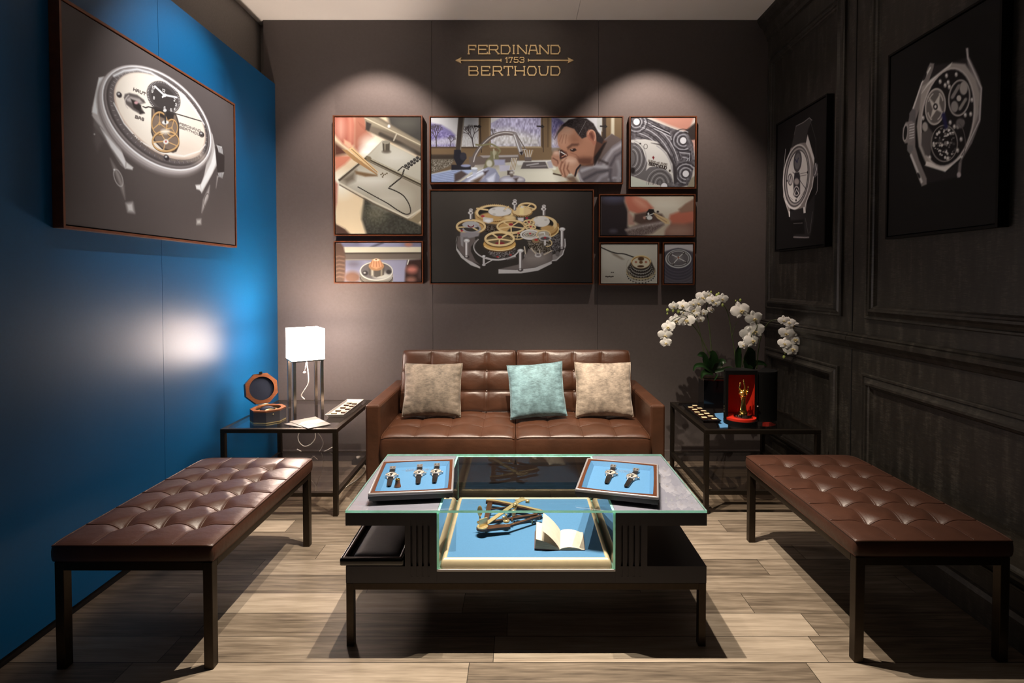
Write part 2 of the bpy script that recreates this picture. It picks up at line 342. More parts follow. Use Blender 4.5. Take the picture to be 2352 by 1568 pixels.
# ------------------------------------------------------------------ stroke lettering (used for the wall sign and printed captions)
FONT = {
 'A': (1.0, [[(0, 0), (.22, 1), (.78, 1), (1, 0)], [(.1, .42), (.9, .42)]]), 'B': (.95, [[(0, 0), (0, 1), (.8, 1), (.9, .85), (.9, .65), (.8, .52), (0, .52)], [(.8, .52), (.95, .36), (.95, .15), (.85, 0), (0, 0)]]),
 'C': (.9, [[(.9, .8), (.75, 1), (.2, 1), (0, .8), (0, .2), (.2, 0), (.75, 0), (.9, .2)]]), 'D': (1.0, [[(0, 0), (0, 1), (.8, 1), (1, .7), (1, .3), (.8, 0), (0, 0)]]),
 'E': (.9, [[(.9, .85), (.9, 1), (0, 1), (0, 0), (.92, 0), (.92, .16)], [(0, .52), (.75, .52)]]), 'F': (.85, [[(.85, .82), (.85, 1), (0, 1), (0, 0)], [(0, .52), (.7, .52)]]),
 'H': (1.0, [[(0, 0), (0, 1)], [(1, 0), (1, 1)], [(0, .5), (1, .5)]]), 'I': (.0, [[(0, 0), (0, 1)]]), 'L': (.8, [[(0, 1), (0, 0), (.8, 0)]]),
 'M': (1.1, [[(0, 0), (0, 1), (.55, .3), (1.1, 1), (1.1, 0)]]), 'N': (.95, [[(0, 0), (0, 1), (.9, 0), (.95, 0), (.95, 1)]]),
 'O': (1.0, [[(.18, 0), (0, .3), (0, .7), (.18, 1), (.82, 1), (1, .7), (1, .3), (.82, 0), (.18, 0)]]),
 'R': (1.0, [[(0, 0), (0, 1), (.82, 1), (.92, .85), (.92, .62), (.8, .48), (0, .48)], [(.6, .48), (1, 0)]]), 'S': (.85, [[(.82, .8), (.7, 1), (.15, 1), (0, .85), (0, .62), (.15, .5), (.7, .5), (.85, .38), (.85, .15), (.7, 0), (.15, 0), (0, .2)]]),
 'T': (1.0, [[(0, .8), (0, 1), (1, 1), (1, .8)], [(.5, 1), (.5, 0)]]), 'U': (1.0, [[(0, 1), (.06, .25), (.22, 0), (.78, 0), (.94, .25), (1, 1)]]), 'V': (1.0, [[(0, 1), (.5, 0), (1, 1)]]),
 '1': (.3, [[(0, .8), (.2, 1), (.2, 0)]]), '7': (.75, [[(0, .8), (0, 1), (.75, 1), (.3, 0)]]), '5': (.8, [[(.75, 1), (.08, 1), (.05, .58), (.6, .6), (.8, .45), (.8, .15), (.65, 0), (.1, 0), (0, .18)]]),
 '3': (.8, [[(0, .85), (.1, 1), (.7, 1), (.8, .85), (.8, .65), (.65, .52), (.3, .52)], [(.65, .52), (.8, .4), (.8, .15), (.68, 0), (.1, 0), (0, .15)]]),
 '2': (.8, [[(0, .8), (.15, 1), (.65, 1), (.8, .8), (.75, .55), (0, 0), (.8, 0)]]), '4': (.8, [[(.6, 0), (.6, 1), (0, .3), (.8, .3)]]), '6': (.8, [[(.75, .9), (.6, 1), (.2, 1), (0, .7), (0, .2), (.2, 0), (.6, 0), (.8, .2), (.8, .4), (.6, .55), (.05, .5)]]),
 '8': (.8, [[(.2, .52), (.05, .7), (.15, 1), (.65, 1), (.75, .7), (.6, .52), (.2, .52), (0, .3), (.15, 0), (.65, 0), (.8, .3), (.6, .52)]]), '9': (.8, [[(.05, .1), (.2, 0), (.6, 0), (.8, .3), (.8, .8), (.6, 1), (.2, 1), (0, .8), (0, .6), (.2, .45), (.75, .5)]]),
 '0': (.8, [[(.2, 0), (0, .3), (0, .7), (.2, 1), (.6, 1), (.8, .7), (.8, .3), (.6, 0), (.2, 0)]]), '-': (.5, [[(0, .5), (.5, .5)]]), ' ': (.5, [])}
FEET = {'F': [(0, 0)], 'R': [(0, 0), (1, 0)], 'I': [(0, 0), (0, 1)], 'N': [(0, 0), (0, 1), (.95, 1)], 'A': [(0, 0), (1, 0)], 'H': [(0, 0), (0, 1), (1, 0), (1, 1)], 'T': [(.5, 0)], 'U': [(0, 1), (1, 1)], '1': [(.2, 0)], '7': [(.3, 0)]}

# ------------------------------------------------------------------ photographic prints: pictures drawn on a fine mesh of coloured points
class Print:
    def __init__(s, w, h, mp, base): s.w, s.h, s.mp = w, h, mp; s.a = np.empty((h, w, 3), np.float32); s.a[:] = base
    def P(s, pts): return np.array([s.mp(x, y) for x, y in pts], np.float32)
    def blend(s, y0, y1, x0, x1, cov, col):
        R = s.a[y0:y1, x0:x1]; R += (np.array(col, np.float32) - R) * cov[..., None]
    def window(s, q, m):
        x0, y0 = np.floor(q.min(0) - m).astype(int); x1, y1 = np.ceil(q.max(0) + m).astype(int) + 1
        x0, y0, x1, y1 = max(x0, 0), max(y0, 0), min(x1, s.w), min(y1, s.h)
        if x1 <= x0 or y1 <= y0: return None
        X, Y = np.meshgrid(np.arange(x0, x1) + .5, np.arange(y0, y1) + .5); return x0, y0, x1, y1, X.astype(np.float32), Y.astype(np.float32)
    @staticmethod
    def seg(X, Y, a, b):
        d = b - a; L = max(float(d @ d), 1e-9); t = np.clip(((X - a[0]) * d[0] + (Y - a[1]) * d[1]) / L, 0, 1)
        return np.hypot(X - a[0] - t * d[0], Y - a[1] - t * d[1])
    def poly(s, pts, col, blur=1.2, op=1, raw=False):
        q = pts if raw else s.P(pts); W = s.window(q, blur)
        if W is None: return
        x0, y0, x1, y1, X, Y = W; d = np.full(X.shape, 1e9, np.float32); ins = np.zeros(X.shape, bool)
        for i in range(len(q)):
            a, b = q[i - 1], q[i]; d = np.minimum(d, s.seg(X, Y, a, b))
            c = (a[1] > Y) != (b[1] > Y)
            if c.any(): ins ^= c & (X < (b[0] - a[0]) * (Y - a[1]) / (b[1] - a[1] + 1e-9) + a[0])
        s.blend(y0, y1, x0, x1, np.clip(.5 + np.where(ins, d, -d) / blur, 0, 1) * op, col)
    def ell(s, cx, cy, rx, ry, col, blur=1.2, rot=0, op=1):
        c, n = math.cos(rot), math.sin(rot)
        s.poly([(cx + rx * math.cos(a) * c - ry * math.sin(a) * n, cy + rx * math.cos(a) * n + ry * math.sin(a) * c) for a in np.linspace(0, 2 * PI, 41)[:-1]], col, blur, op)
    def line(s, pts, w, col, blur=1.2, op=1):
        q = s.P(pts); W = s.window(q, w / 2 + blur)
        if W is None: return
        x0, y0, x1, y1, X, Y = W; d = np.full(X.shape, 1e9, np.float32)
        for i in range(len(q) - 1): d = np.minimum(d, s.seg(X, Y, q[i], q[i + 1]))
        s.blend(y0, y1, x0, x1, np.clip(.5 + (w / 2 - d) / blur, 0, 1) * op, col)
    def arc(s, cx, cy, rx, ry, w, col, a0=0, a1=360, rot=0, blur=1.2, op=1, n=48):
        c, m = math.cos(rot), math.sin(rot)
        s.line([(cx + rx * math.cos(a) * c - ry * math.sin(a) * m, cy + rx * math.cos(a) * m + ry * math.sin(a) * c) for a in np.radians(np.linspace(a0, a1, n))], w, col, blur, op)
    def grain(s, amp, sx=1, sy=1, box=None, seed=1):
        r = np.random.RandomState(seed); h, w = s.h // sy + 3, s.w // sx + 3
        g = r.rand(h, w).astype(np.float32) - .5
        yi = np.arange(s.h) / sy; xi = np.arange(s.w) / sx; y0 = yi.astype(int); x0 = xi.astype(int); fy = (yi - y0)[:, None]; fx = (xi - x0)[None]
        G = (g[y0][:, x0] * (1 - fx) + g[y0][:, x0 + 1] * fx) * (1 - fy) + (g[y0 + 1][:, x0] * (1 - fx) + g[y0 + 1][:, x0 + 1] * fx) * fy
        if box is not None:
            m = np.zeros((s.h, s.w), np.float32); q = s.P(box); X, Y = np.meshgrid(np.arange(s.w) + .5, np.arange(s.h) + .5); ins = np.zeros(X.shape, bool)
            for i in range(len(q)):
                a, b = q[i - 1], q[i]; ins ^= ((a[1] > Y) != (b[1] > Y)) & (X < (b[0] - a[0]) * (Y - a[1]) / (b[1] - a[1] + 1e-9) + a[0])
            G = G * ins
        s.a += G[..., None] * amp
    def text(s, t, o, ex, ey, w, col, gap=.32, op=1):
        x = 0
        for ch in t:
            wd, st = FONT[ch]
            for pl in st: s.line([(o[0] + (x + px * .8) * ex[0] + py * ey[0], o[1] + (x + px * .8) * ex[1] + py * ey[1]) for px, py in pl], w, col, 1.0, op)
            x += wd * .8 + gap
    def gear(s, cx, cy, rx, ry, w, col, teeth=0, spokes=4, rot=.4, dark=None):
        if dark: s.arc(cx, cy + w * 1.2, rx, ry, w * 1.3, dark)
        s.arc(cx, cy, rx, ry, w, col)
        for k in range(teeth):
            a = 2 * PI * k / teeth; s.line([(cx + rx * math.cos(a), cy + ry * math.sin(a)), (cx + rx * 1.06 * math.cos(a), cy + ry * 1.06 * math.sin(a))], w * .45, col)
        for k in range(spokes):
            a = rot + 2 * PI * k / spokes; s.line([(cx, cy), (cx + rx * math.cos(a), cy + ry * math.sin(a))], w * .7, col)
        s.ell(cx, cy, rx * .14, ry * .18, col)
    def mesh(s, name, parent, p00, p10, p01, gain=1.0, cap=.9):
        """flat print between corners p00 (top left), p10 (top right), p01 (bottom left)"""
        w, h = s.w, s.h; p00, p10, p01 = [np.array(p, np.float64) for p in (p00, p10, p01)]; og = np.array(origin(parent))
        U, V = np.meshgrid(np.linspace(0, 1, w), np.linspace(0, 1, h))
        co = (p00 - og)[None, None] + U[..., None] * (p10 - p00) + V[..., None] * (p01 - p00)
        idx = np.arange(w * h).reshape(h, w); f = np.stack([idx[1:, :-1], idx[1:, 1:], idx[:-1, 1:], idx[:-1, :-1]], -1).reshape(-1, 4)
        me = bpy.data.meshes.new(name); me.vertices.add(w * h); me.vertices.foreach_set('co', co.reshape(-1).astype(np.float32))
        me.loops.add(f.size); me.loops.foreach_set('vertex_index', f.reshape(-1).astype(np.int32))
        me.polygons.add(len(f)); me.polygons.foreach_set('loop_start', (np.arange(len(f)) * 4).astype(np.int32)); me.update(calc_edges=True)
        c = np.clip(s.a, 0, 255) / 255; c = np.where(c <= .04045, c / 12.92, ((c + .055) / 1.055) ** 2.4) * gain * np.array([.74, .92, 1.07]); g_ = c.mean(-1, keepdims=True); c = np.minimum(g_ + (c - g_) * .86, cap)
        ca = me.color_attributes.new('print', 'FLOAT_COLOR', 'POINT'); ca.data.foreach_set('color', np.concatenate([c.reshape(-1, 3), np.ones((w * h, 1))], 1).astype(np.float32).reshape(-1))
        me.materials.append(M['print']); o = bpy.data.objects.new(name, me); COL.objects.link(o); o.parent = parent; return o
def picture(label, cat, a, ex, ey, nrm, W, H, depth, frame_mat, lip=.010, gap=.006, group='framed photographs'):
    """shadow-gap framed print: a = outer top-left corner on the wall, ex/ey unit vectors right and down, nrm out of the wall"""
    a, ex, ey, nrm = map(Vector, (a, ex, ey, nrm)); t = thing('framed_picture', label, cat, a + ex * W / 2 + ey * H, group)
    def pt(u, v, d): return a + ex * u + ey * v + nrm * d
    b = MB()
    def bx(u0, u1, v0, v1, d0, d1):
        vs = [pt(u, v, d) for u in (u0, u1) for v in (v0, v1) for d in (d0, d1)]
        b.add(vs, [(0, 1, 3, 2), (4, 6, 7, 5), (0, 4, 5, 1), (2, 3, 7, 6), (0, 2, 6, 4), (1, 5, 7, 3)])
    bx(0, W, 0, lip, .001, depth); bx(0, W, H - lip, H, .001, depth); bx(0, lip, lip, H - lip, .001, depth); bx(W - lip, W, lip, H - lip, .001, depth)
    b.build('frame', frame_mat, t)
    b = MB(); bx(lip, W - lip, lip, H - lip, .0015, depth - .022); b.build('backing', M['matte_black'], t)
    g = lip + gap
    b = MB(); bx(g, W - g, g, H - g, depth - .0219, depth - .0045); cv = b.build('canvas_block', M['matte_black'], t)
    return t, [tuple(pt(u, v, depth - .0042)) for u, v in ((g, g), (W - g, g), (g, H - g))]
def gallery(label, x0, y0, x1, y1, cx, cy, sc, draw, base, gain=1.0, res=1.3):
    """frame given by its outline on the back wall; drawing coordinates are those of an enlargement with origin cx, cy and scale sc"""
    dp = .042; A = at(x0, y0, y=WY - dp); B = at(x1, y1, y=WY - dp)
    t, q = picture(label, 'picture', (A.x, WY, A.z), (1, 0, 0), (0, 0, -1), (0, -1, 0), B.x - A.x, A.z - B.z, dp, M['wood_f'], .0072, .0052, 'framed photographs in the cluster over the sofa')
    ix0, iy0, ix1, iy1 = x0 + 5, y0 + 5, x1 - 5, y1 - 5; w, h = int((ix1 - ix0) * res), int((iy1 - iy0) * res)
    c = Print(w, h, lambda x, y: ((x / sc + cx - ix0) * res, (y / sc + cy - iy0) * res), base); draw(c); c.mesh('photo_print', t, *q, gain=gain); return t
M['wood_f'] = plain('walnut_picture_frame', (.12, .038, .015), .38, var=.2, nscale=10, stretch=(3, 3, 3))

def d_tweezers(c):
    c.poly([(60, 560), (340, 800), (320, 1080), (60, 1080)], (246, 214, 166), 20)
    c.ell(120, 640, 90, 90, (252, 240, 215), 50)
    c.poly([(60, 400), (230, 400), (160, 470), (72, 530)], (212, 120, 88), 10)
    c.poly([(60, 600), (95, 640), (85, 800), (60, 900)], (196, 120, 96), 8)
    c.poly([(240, 60), (335, 60), (350, 190), (405, 235), (330, 330), (270, 380), (235, 330)], (178, 104, 78), 12)
    for k in range(14): c.line([(270 + k * 8, 110 + k * 6), (290 + k * 8, 150 + k * 8)], 1, (150, 84, 60), 1.5, .5)
    c.ell(390, 300, 80, 55, (255, 246, 226), 40); c.ell(350, 370, 60, 40, (255, 250, 238), 30)
    c.poly([(60, 60), (232, 60), (242, 140), (236, 300), (200, 340), (140, 300), (60, 210)], (184, 96, 74), 8)
    c.ell(125, 170, 26, 80, (226, 158, 132), 26); c.ell(205, 180, 18, 110, (214, 132, 104), 16); c.poly([(150, 260), (205, 290), (225, 325), (190, 335), (150, 300)], (238, 170, 130), 6)
    c.poly([(66, 280), (130, 330), (190, 380), (90, 400), (66, 400)], (96, 54, 40), 12)
    c.poly([(520, 60), (820, 60), (820, 320), (640, 240), (550, 180)], (64, 60, 55), 14); c.ell(680, 130, 90, 50, (84, 80, 70), 40)
    c.poly([(325, 66), (430, 60), (820, 296), (820, 400), (780, 400), (640, 330), (455, 240), (350, 190)], (116, 100, 82), 6)
    c.poly([(325, 66), (380, 60), (820, 290), (820, 330), (600, 215), (345, 130)], (150, 134, 108), 8); c.line([(330, 80), (560, 190), (820, 316)], 3, (214, 194, 160), 3)
    c.poly([(340, 110), (385, 130), (365, 190), (335, 180)], (60, 50, 44), 5); c.line([(460, 215), (620, 290), (810, 395)], 10, (70, 60, 50), 6); c.ell(535, 150, 12, 14, (225, 220, 210), 4)
    c.line([(600, 215), (575, 270)], 4, (190, 175, 150), 3)
    c.poly([(320, 755), (440, 800), (700, 935), (820, 1000), (820, 1080), (340, 1080), (296, 940)], (66, 62, 52), 10)
    c.ell(420, 890, 90, 80, (104, 98, 78), 40)
    c.grain(26, 4, 4, [(330, 790), (680, 940), (790, 1000), (790, 1070), (350, 1070), (310, 930)], 3)
    c.poly([(66, 975), (150, 1020), (210, 1080), (66, 1080)], (84, 56, 44), 8); c.line([(76, 975), (150, 1018)], 2, (230, 190, 150), 2)
    c.poly([(100, 600), (330, 415), (480, 268), (600, 330), (820, 440), (820, 845), (720, 930), (680, 936), (108, 640)], (176, 162, 138), 3)
    c.poly([(345, 415), (480, 272), (820, 440), (820, 620)], (196, 186, 164), 6); c.ell(600, 420, 110, 60, (216, 208, 190), 50)
    c.ell(380, 610, 170, 60, (232, 224, 204), 60); c.ell(560, 760, 130, 60, (206, 196, 174), 60); c.poly([(130, 600), (250, 520), (240, 610), (170, 640)], (120, 104, 84), 16)
    c.line([(110, 605), (345, 412)], 7, (84, 70, 54), 4); c.line([(105, 596), (335, 408)], 2, (214, 200, 170), 2)
    c.line([(108, 632), (400, 792), (690, 928), (815, 850)], 5, (222, 206, 178), 3); c.line([(110, 648), (400, 812), (690, 944)], 3, (108, 90, 70), 3)
    c.line([(345, 425), (560, 530), (820, 655)], 11, (78, 66, 50), 3); c.line([(345, 413), (560, 516), (820, 640)], 2.5, (206, 192, 158), 2); c.line([(345, 434), (560, 540), (820, 664)], 2, (160, 146, 118), 2)
    c.ell(360, 425, 22, 20, (120, 104, 78), 4)
    c.poly([(478, 285), (542, 285), (540, 362), (482, 362)], (84, 74, 60), 3); c.ell(510, 285, 32, 16, (150, 140, 118), 3); c.line([(500, 300), (500, 362)], 2.5, (170, 156, 130), 3); c.ell(512, 366, 36, 12, (96, 84, 70), 8)
    for k in range(5):
        for j in range(2): c.ell(676 + k * 25 + j * 24, 484 - k * 17 + j * 10, 13, 12, (40, 36, 34), 2.5); c.ell(673 + k * 25 + j * 24, 479 - k * 17 + j * 10, 4, 4, (150, 146, 138), 2)
    c.line([(610, 528), (650, 492), (700, 515)], 3, (52, 44, 36), 2)
    c.poly([(240, 528), (430, 562), (435, 574), (330, 578), (250, 556)], (128, 96, 62), 6)
    c.poly([(130, 345), (175, 352), (436, 556), (430, 564), (230, 440)], (176, 128, 76), 2); c.poly([(185, 345), (218, 325), (442, 540), (436, 546), (300, 450)], (232, 186, 124), 2); c.line([(215, 345), (430, 540)], 1.6, (120, 84, 48), 1.6)
    for x, y in ((465, 560), (478, 550), (485, 565), (478, 580), (500, 558), (515, 550)): c.ell(x, y, 6, 6, (92, 70, 40), 2)
    def chain(pts, w):
        pts = smooth_path([(x, y, 0) for x, y in pts], 10); c.line([(p[0], p[1]) for p in pts], w, (52, 44, 36), 1.4)
        for p in pts[::1]: c.ell(p[0], p[1], 5, 5, (34, 28, 24), 1.5)
        for p in pts[::2]: c.ell(p[0] + 2, p[1] - 4, 2.4, 2.4, (180, 164, 140), 1)
    chain([(268, 666), (400, 740), (520, 806), (600, 860), (670, 896), (714, 884), (706, 820), (660, 745), (600, 705), (528, 675)], 2.2)
    chain([(540, 664), (600, 615), (640, 580), (662, 520)], 4)
    c.poly([(686, 945), (720, 935), (820, 860), (820, 935), (780, 975)], (150, 130, 98), 4)
def d_dome(c):
    c.poly([(70, 1140), (820, 1140), (820, 1195), (70, 1195)], (126, 118, 138), 4); c.ell(480, 1160, 160, 40, (160, 156, 182), 40); c.line([(380, 1190), (480, 1150)], 6, (90, 84, 96), 6)
    c.poly([(150, 1290), (700, 1290), (690, 1490), (150, 1490)], (150, 144, 164), 12); c.ell(230, 1330, 60, 40, (110, 100, 108), 30)
    c.poly([(130, 1186), (820, 1186), (820, 1232), (160, 1236)], (226, 210, 176), 3); c.poly([(150, 1236), (820, 1232), (820, 1290), (150, 1296)], (112, 96, 82), 4); c.line([(150, 1240), (820, 1238)], 3, (70, 56, 44), 4); c.line([(160, 1294), (820, 1288)], 2, (168, 154, 134), 3)
    c.ell(700, 1165, 32, 18, (190, 120, 96), 8)
    c.poly([(70, 1150), (125, 1156), (150, 1190), (162, 1260), (160, 1400), (150, 1490), (70, 1490)], (104, 74, 58), 6)
    for k in range(6): c.line([(80, 1270 + k * 34), (110, 1262 + k * 34), (150, 1270 + k * 34)], 3, (146, 108, 84), 5)
    c.ell(220, 1440, 70, 50, (134, 92, 70), 14)
    c.poly([(690, 1300), (820, 1286), (820, 1490), (666, 1490), (672, 1380)], (62, 38, 32), 8); c.ell(728, 1375, 46, 30, (206, 116, 96), 16); c.ell(720, 1460, 40, 24, (150, 96, 78), 12); c.ell(800, 1410, 20, 40, (88, 62, 56), 10); c.line([(700, 1296), (690, 1330)], 3, (230, 220, 200), 2)
    c.poly([(284, 1390), (566, 1390), (566, 1500), (284, 1500)], (126, 112, 96), 3)
    c.ell(425, 1385, 141, 78, (150, 140, 130), 2); c.ell(425, 1385, 130, 70, (104, 94, 88), 3); c.ell(480, 1430, 80, 30, (196, 186, 168), 14); c.arc(425, 1388, 138, 76, 3, (208, 196, 176)); c.arc(425, 1440, 138, 60, 2, (70, 58, 46), 0, 180)
    c.ell(330, 1405, 24, 20, (58, 50, 46), 4); c.ell(530, 1395, 22, 18, (60, 52, 48), 4); c.ell(325, 1402, 10, 8, (170, 160, 150), 3)
    c.poly([(358, 1330), (495, 1330), (490, 1420), (425, 1440), (362, 1420)], (94, 82, 70), 3); c.poly([(380, 1340), (400, 1340), (400, 1430), (382, 1425)], (196, 182, 156), 6); c.line([(470, 1340), (468, 1425)], 4, (168, 150, 120), 4)
    c.ell(425, 1345, 66, 40, (176, 120, 76), 3); c.poly([(368, 1345), (392, 1292), (425, 1284), (458, 1292), (484, 1345), (425, 1372)], (222, 150, 100), 4); c.ell(425, 1294, 26, 10, (250, 214, 170), 3); c.ell(424, 1292, 8, 5, (130, 70, 40), 2)
    for k in range(5): c.line([(385 + k * 20, 1308), (376 + k * 25, 1350)], 1.5, (160, 92, 54), 2)
    c.arc(425, 1470, 140, 44, 3, (214, 200, 172), 10, 170)
def d_maker(c):
    c.poly([(80, 90), (2300, 90), (2300, 850), (80, 850)], (120, 96, 70), 2)
    for x0, x1 in ((80, 650), (785, 1360), (1480, 2060)):
        c.poly([(x0, 90), (x1, 90), (x1, 438), (x0, 438)], (214, 208, 206), 2)
    c.poly([(80, 160), (220, 185), (330, 250), (380, 300), (380, 438), (80, 438)], (128, 116, 170), 8)
    c.poly([(785, 170), (880, 115), (960, 90), (1360, 90), (1360, 438), (785, 438)], (168, 160, 190), 5)
    c.poly([(785, 250), (1000, 230), (1360, 330), (1360, 438), (785, 438)], (204, 198, 196), 26)
    c.poly([(1480, 90), (1560, 110), (1640, 170), (1640, 438), (1480, 438)], (120, 110, 160), 6); c.ell(1500, 380, 60, 60, (200, 194, 204), 30)
    c.grain(80, 3, 6, [(785, 185), (880, 125), (970, 95), (1350, 95), (1350, 430), (785, 430)], 11); c.grain(80, 2, 4, [(80, 200), (380, 310), (640, 320), (640, 430), (80, 430)], 12); c.grain(60, 3, 5, [(1485, 110), (1640, 180), (1640, 430), (1485, 430)], 13)
    c.poly([(80, 360), (300, 330), (640, 340), (640, 400), (80, 420)], (226, 222, 216), 12, .6)
    r = random.Random(4)
    def tree(x, y, L, a, w, n):
        if n == 0: return
        x2, y2 = x + math.cos(a) * L, y - math.sin(a) * L; c.line([(x, y), (x2, y2)], w, (70, 58, 60), 1.3)
        for k in (-1, 1, .2): tree(x2, y2, L * r.uniform(.6, .78), a + k * r.uniform(.3, .6), w * .65, n - 1)
    tree(165, 435, 95, 1.6, 3.2, 5); tree(590, 435, 90, 1.75, 3.2, 5); tree(320, 435, 50, 1.4, 2, 4); tree(810, 330, 40, 1.5, 1.6, 4)
    for x0, x1 in ((650, 785), (1360, 1480), (2050, 2300)):
        c.poly([(x0, 90), (x1, 90), (x1, 580), (x0, 580)], (124, 96, 64), 3); c.line([(x0 + 14, 90), (x0 + 14, 580)], 3, (78, 58, 38), 3); c.line([(x1 - 14, 90), (x1 - 14, 580)], 2, (166, 136, 98), 2)
    c.poly([(2000, 90), (2060, 90), (2060, 260), (2000, 220)], (196, 192, 184), 5); c.line([(2085, 90), (2085, 330)], 10, (58, 44, 36), 4); c.line([(2180, 90), (2180, 300)], 10, (206, 190, 160), 5); c.line([(1440, 90), (1440, 580)], 2, (84, 62, 42), 2)
    c.poly([(80, 438), (1480, 438), (1480, 580), (80, 580)], (128, 100, 68), 3); c.poly([(80, 520), (400, 520), (400, 580), (80, 580)], (66, 54, 44), 6); c.line([(785, 436), (1360, 436)], 4, (172, 146, 108), 3); c.line([(80, 440), (640, 440)], 4, (84, 64, 44), 3)
    for x in (600, 1320, 2040): c.line([(x, 200), (x + 70, 205)], 4, (34, 28, 30), 2); c.ell(x + 55, 203, 14, 20, (38, 32, 32), 2)
    c.line([(668, 210), (680, 495)], 2, (60, 44, 34)); c.line([(1385, 210), (1388, 490)], 2, (60, 44, 34))
    c.poly([(80, 570), (380, 570), (320, 650), (90, 740)], (120, 108, 92), 4); c.grain(110, 2, 2, [(95, 580), (370, 575), (310, 650), (95, 735)], 15)
    c.poly([(535, 545), (1110, 525), (1110, 600), (1060, 640), (540, 640)], (112, 96, 86), 3); c.poly([(660, 530), (1100, 522), (1100, 545), (700, 556)], (176, 166, 162), 3)
    c.poly([(80, 742), (560, 640), (1080, 600), (1480, 590), (1560, 640), (2300, 850), (80, 850)], (206, 198, 178), 3); c.poly([(1060, 590), (1480, 580), (1480, 600), (1100, 640)], (226, 220, 210), 4)
    c.poly([(1000, 690), (1500, 680), (1560, 850), (1200, 850), (1000, 760)], (232, 224, 200), 20)
    c.poly([(90, 745), (350, 690), (600, 690), (360, 850), (90, 850)], (168, 184, 220), 5)
    for k in range(6): c.line([(95, 760 + k * 16), (420, 700 + k * 22)], 1.2, (120, 130, 170), 1.5)
    c.ell(740, 620, 170, 60, (110, 92, 84), 20, op=.5)
    c.poly([(418, 95), (486, 95), (440, 480), (384, 480)], (74, 62, 54), 3); c.line([(480, 100), (440, 470)], 3, (150, 136, 120), 3)
    c.poly([(368, 466), (440, 466), (450, 500), (500, 510), (510, 560), (450, 640), (400, 640), (362, 560)], (34, 34, 44), 3); c.ell(470, 540, 36, 44, (54, 52, 62), 5)
    c.poly([(335, 634), (560, 640), (560, 690), (335, 694)], (40, 38, 46), 3); c.ell(500, 645, 56, 16, (150, 156, 190), 4)
    c.poly([(370, 740), (450, 700), (520, 740), (440, 800), (370, 830)], (86, 70, 66), 6)
    c.line([(p[0], p[1]) for p in smooth_path([(580, 640, 0), (600, 540, 0), (680, 420, 0), (800, 320, 0), (930, 280, 0), (1050, 285, 0)], 8)], 12, (110, 96, 90), 2)
    c.line([(p[0], p[1]) for p in smooth_path([(590, 600, 0), (615, 520, 0), (690, 410, 0), (805, 312, 0), (930, 274, 0), (1050, 280, 0)], 8)], 3, (206, 196, 190), 2)
    c.line([(1062, 290), (1135, 500)], 13, (140, 130, 128), 2); c.line([(1056, 300), (1122, 490)], 3, (226, 222, 220), 2); c.line([(1085, 300), (1190, 470)], 3, (108, 96, 90)); c.line([(1120, 470), (1190, 460)], 2, (200, 190, 180)); c.poly([(1115, 490), (1155, 485), (1140, 530)], (40, 36, 40), 2)
    c.line([(p[0], p[1]) for p in smooth_path([(620, 408, 0), (680, 415, 0), (790, 402, 0), (880, 455, 0), (890, 490, 0), (860, 520, 0), (860, 580, 0)], 6)], 5, (140, 132, 92), 2)
    c.poly([(780, 480), (870, 480), (880, 580), (800, 660), (700, 680), (730, 590), (780, 540)], (128, 120, 84), 3); c.ell(770, 620, 34, 40, (206, 200, 180), 5); c.ell(830, 500, 22, 26, (176, 168, 130), 4); c.line([(820, 460), (825, 560)], 4, (190, 182, 150), 2)
    c.poly([(820, 575), (950, 575), (950, 640), (830, 640)], (170, 168, 196), 5); c.poly([(880, 640), (1040, 640), (1060, 700), (890, 710)], (200, 196, 210), 5)
    c.poly([(1170, 540), (1255, 540), (1250, 595), (1176, 595)], (112, 98, 92), 3)
    for k in range(8): c.line([(1190 + k * 8, 545), (1170 + k * 15, 470)], 2.2, (160, 126, 84) if k % 2 else (220, 212, 200)); c.line([(1000 + k * 8, 690), (1025 + k * 9, 560)], 2, (178, 150, 104) if k % 2 else (224, 216, 206))
    c.poly([(1160, 606), (1410, 600), (1445, 676), (1130, 680)], (96, 86, 84), 3); c.line([(1200, 640), (1330, 620)], 4, (180, 172, 170), 3); c.line([(1240, 656), (1420, 646)], 3, (150, 140, 138), 3); c.poly([(1430, 600), (1480, 590), (1500, 670), (1450, 670)], (176, 170, 176), 3)
    c.poly([(975, 700), (1040, 700), (1040, 750), (975, 750)], (84, 70, 62), 3)
    c.poly([(410, 850), (600, 720), (760, 660), (840, 680), (890, 770), (880, 850)], (150, 152, 176), 3); c.poly([(470, 850), (640, 730), (740, 690), (700, 780), (600, 850)], (226, 230, 246), 8); c.poly([(700, 710), (760, 700), (720, 750)], (70, 56, 60), 6); c.poly([(560, 820), (720, 740), (640, 850)], (110, 86, 70), 8); c.poly([(740, 790), (840, 730), (820, 850), (760, 850)], (220, 222, 238), 8); c.line([(520, 780), (700, 690)], 3, (250, 250, 255), 3)
    c.ell(600, 700, 34, 34, (170, 174, 190), 3); c.ell(600, 675, 34, 12, (236, 238, 246), 3); c.poly([(580, 720), (620, 720), (615, 770), (585, 770)], (190, 194, 214), 4)
    c.ell(1030, 810, 152, 56, (150, 142, 156), 3); c.ell(980, 806, 70, 30, (232, 232, 244), 14); c.ell(1110, 800, 50, 24, (222, 214, 214), 10); c.poly([(1050, 790), (1100, 780), (1080, 830)], (84, 66, 66), 6); c.ell(1028, 726, 30, 20, (176, 162, 150), 3); c.ell(1026, 758, 20, 16, (120, 104, 96), 3); c.ell(1024, 720, 14, 6, (240, 234, 226), 3)
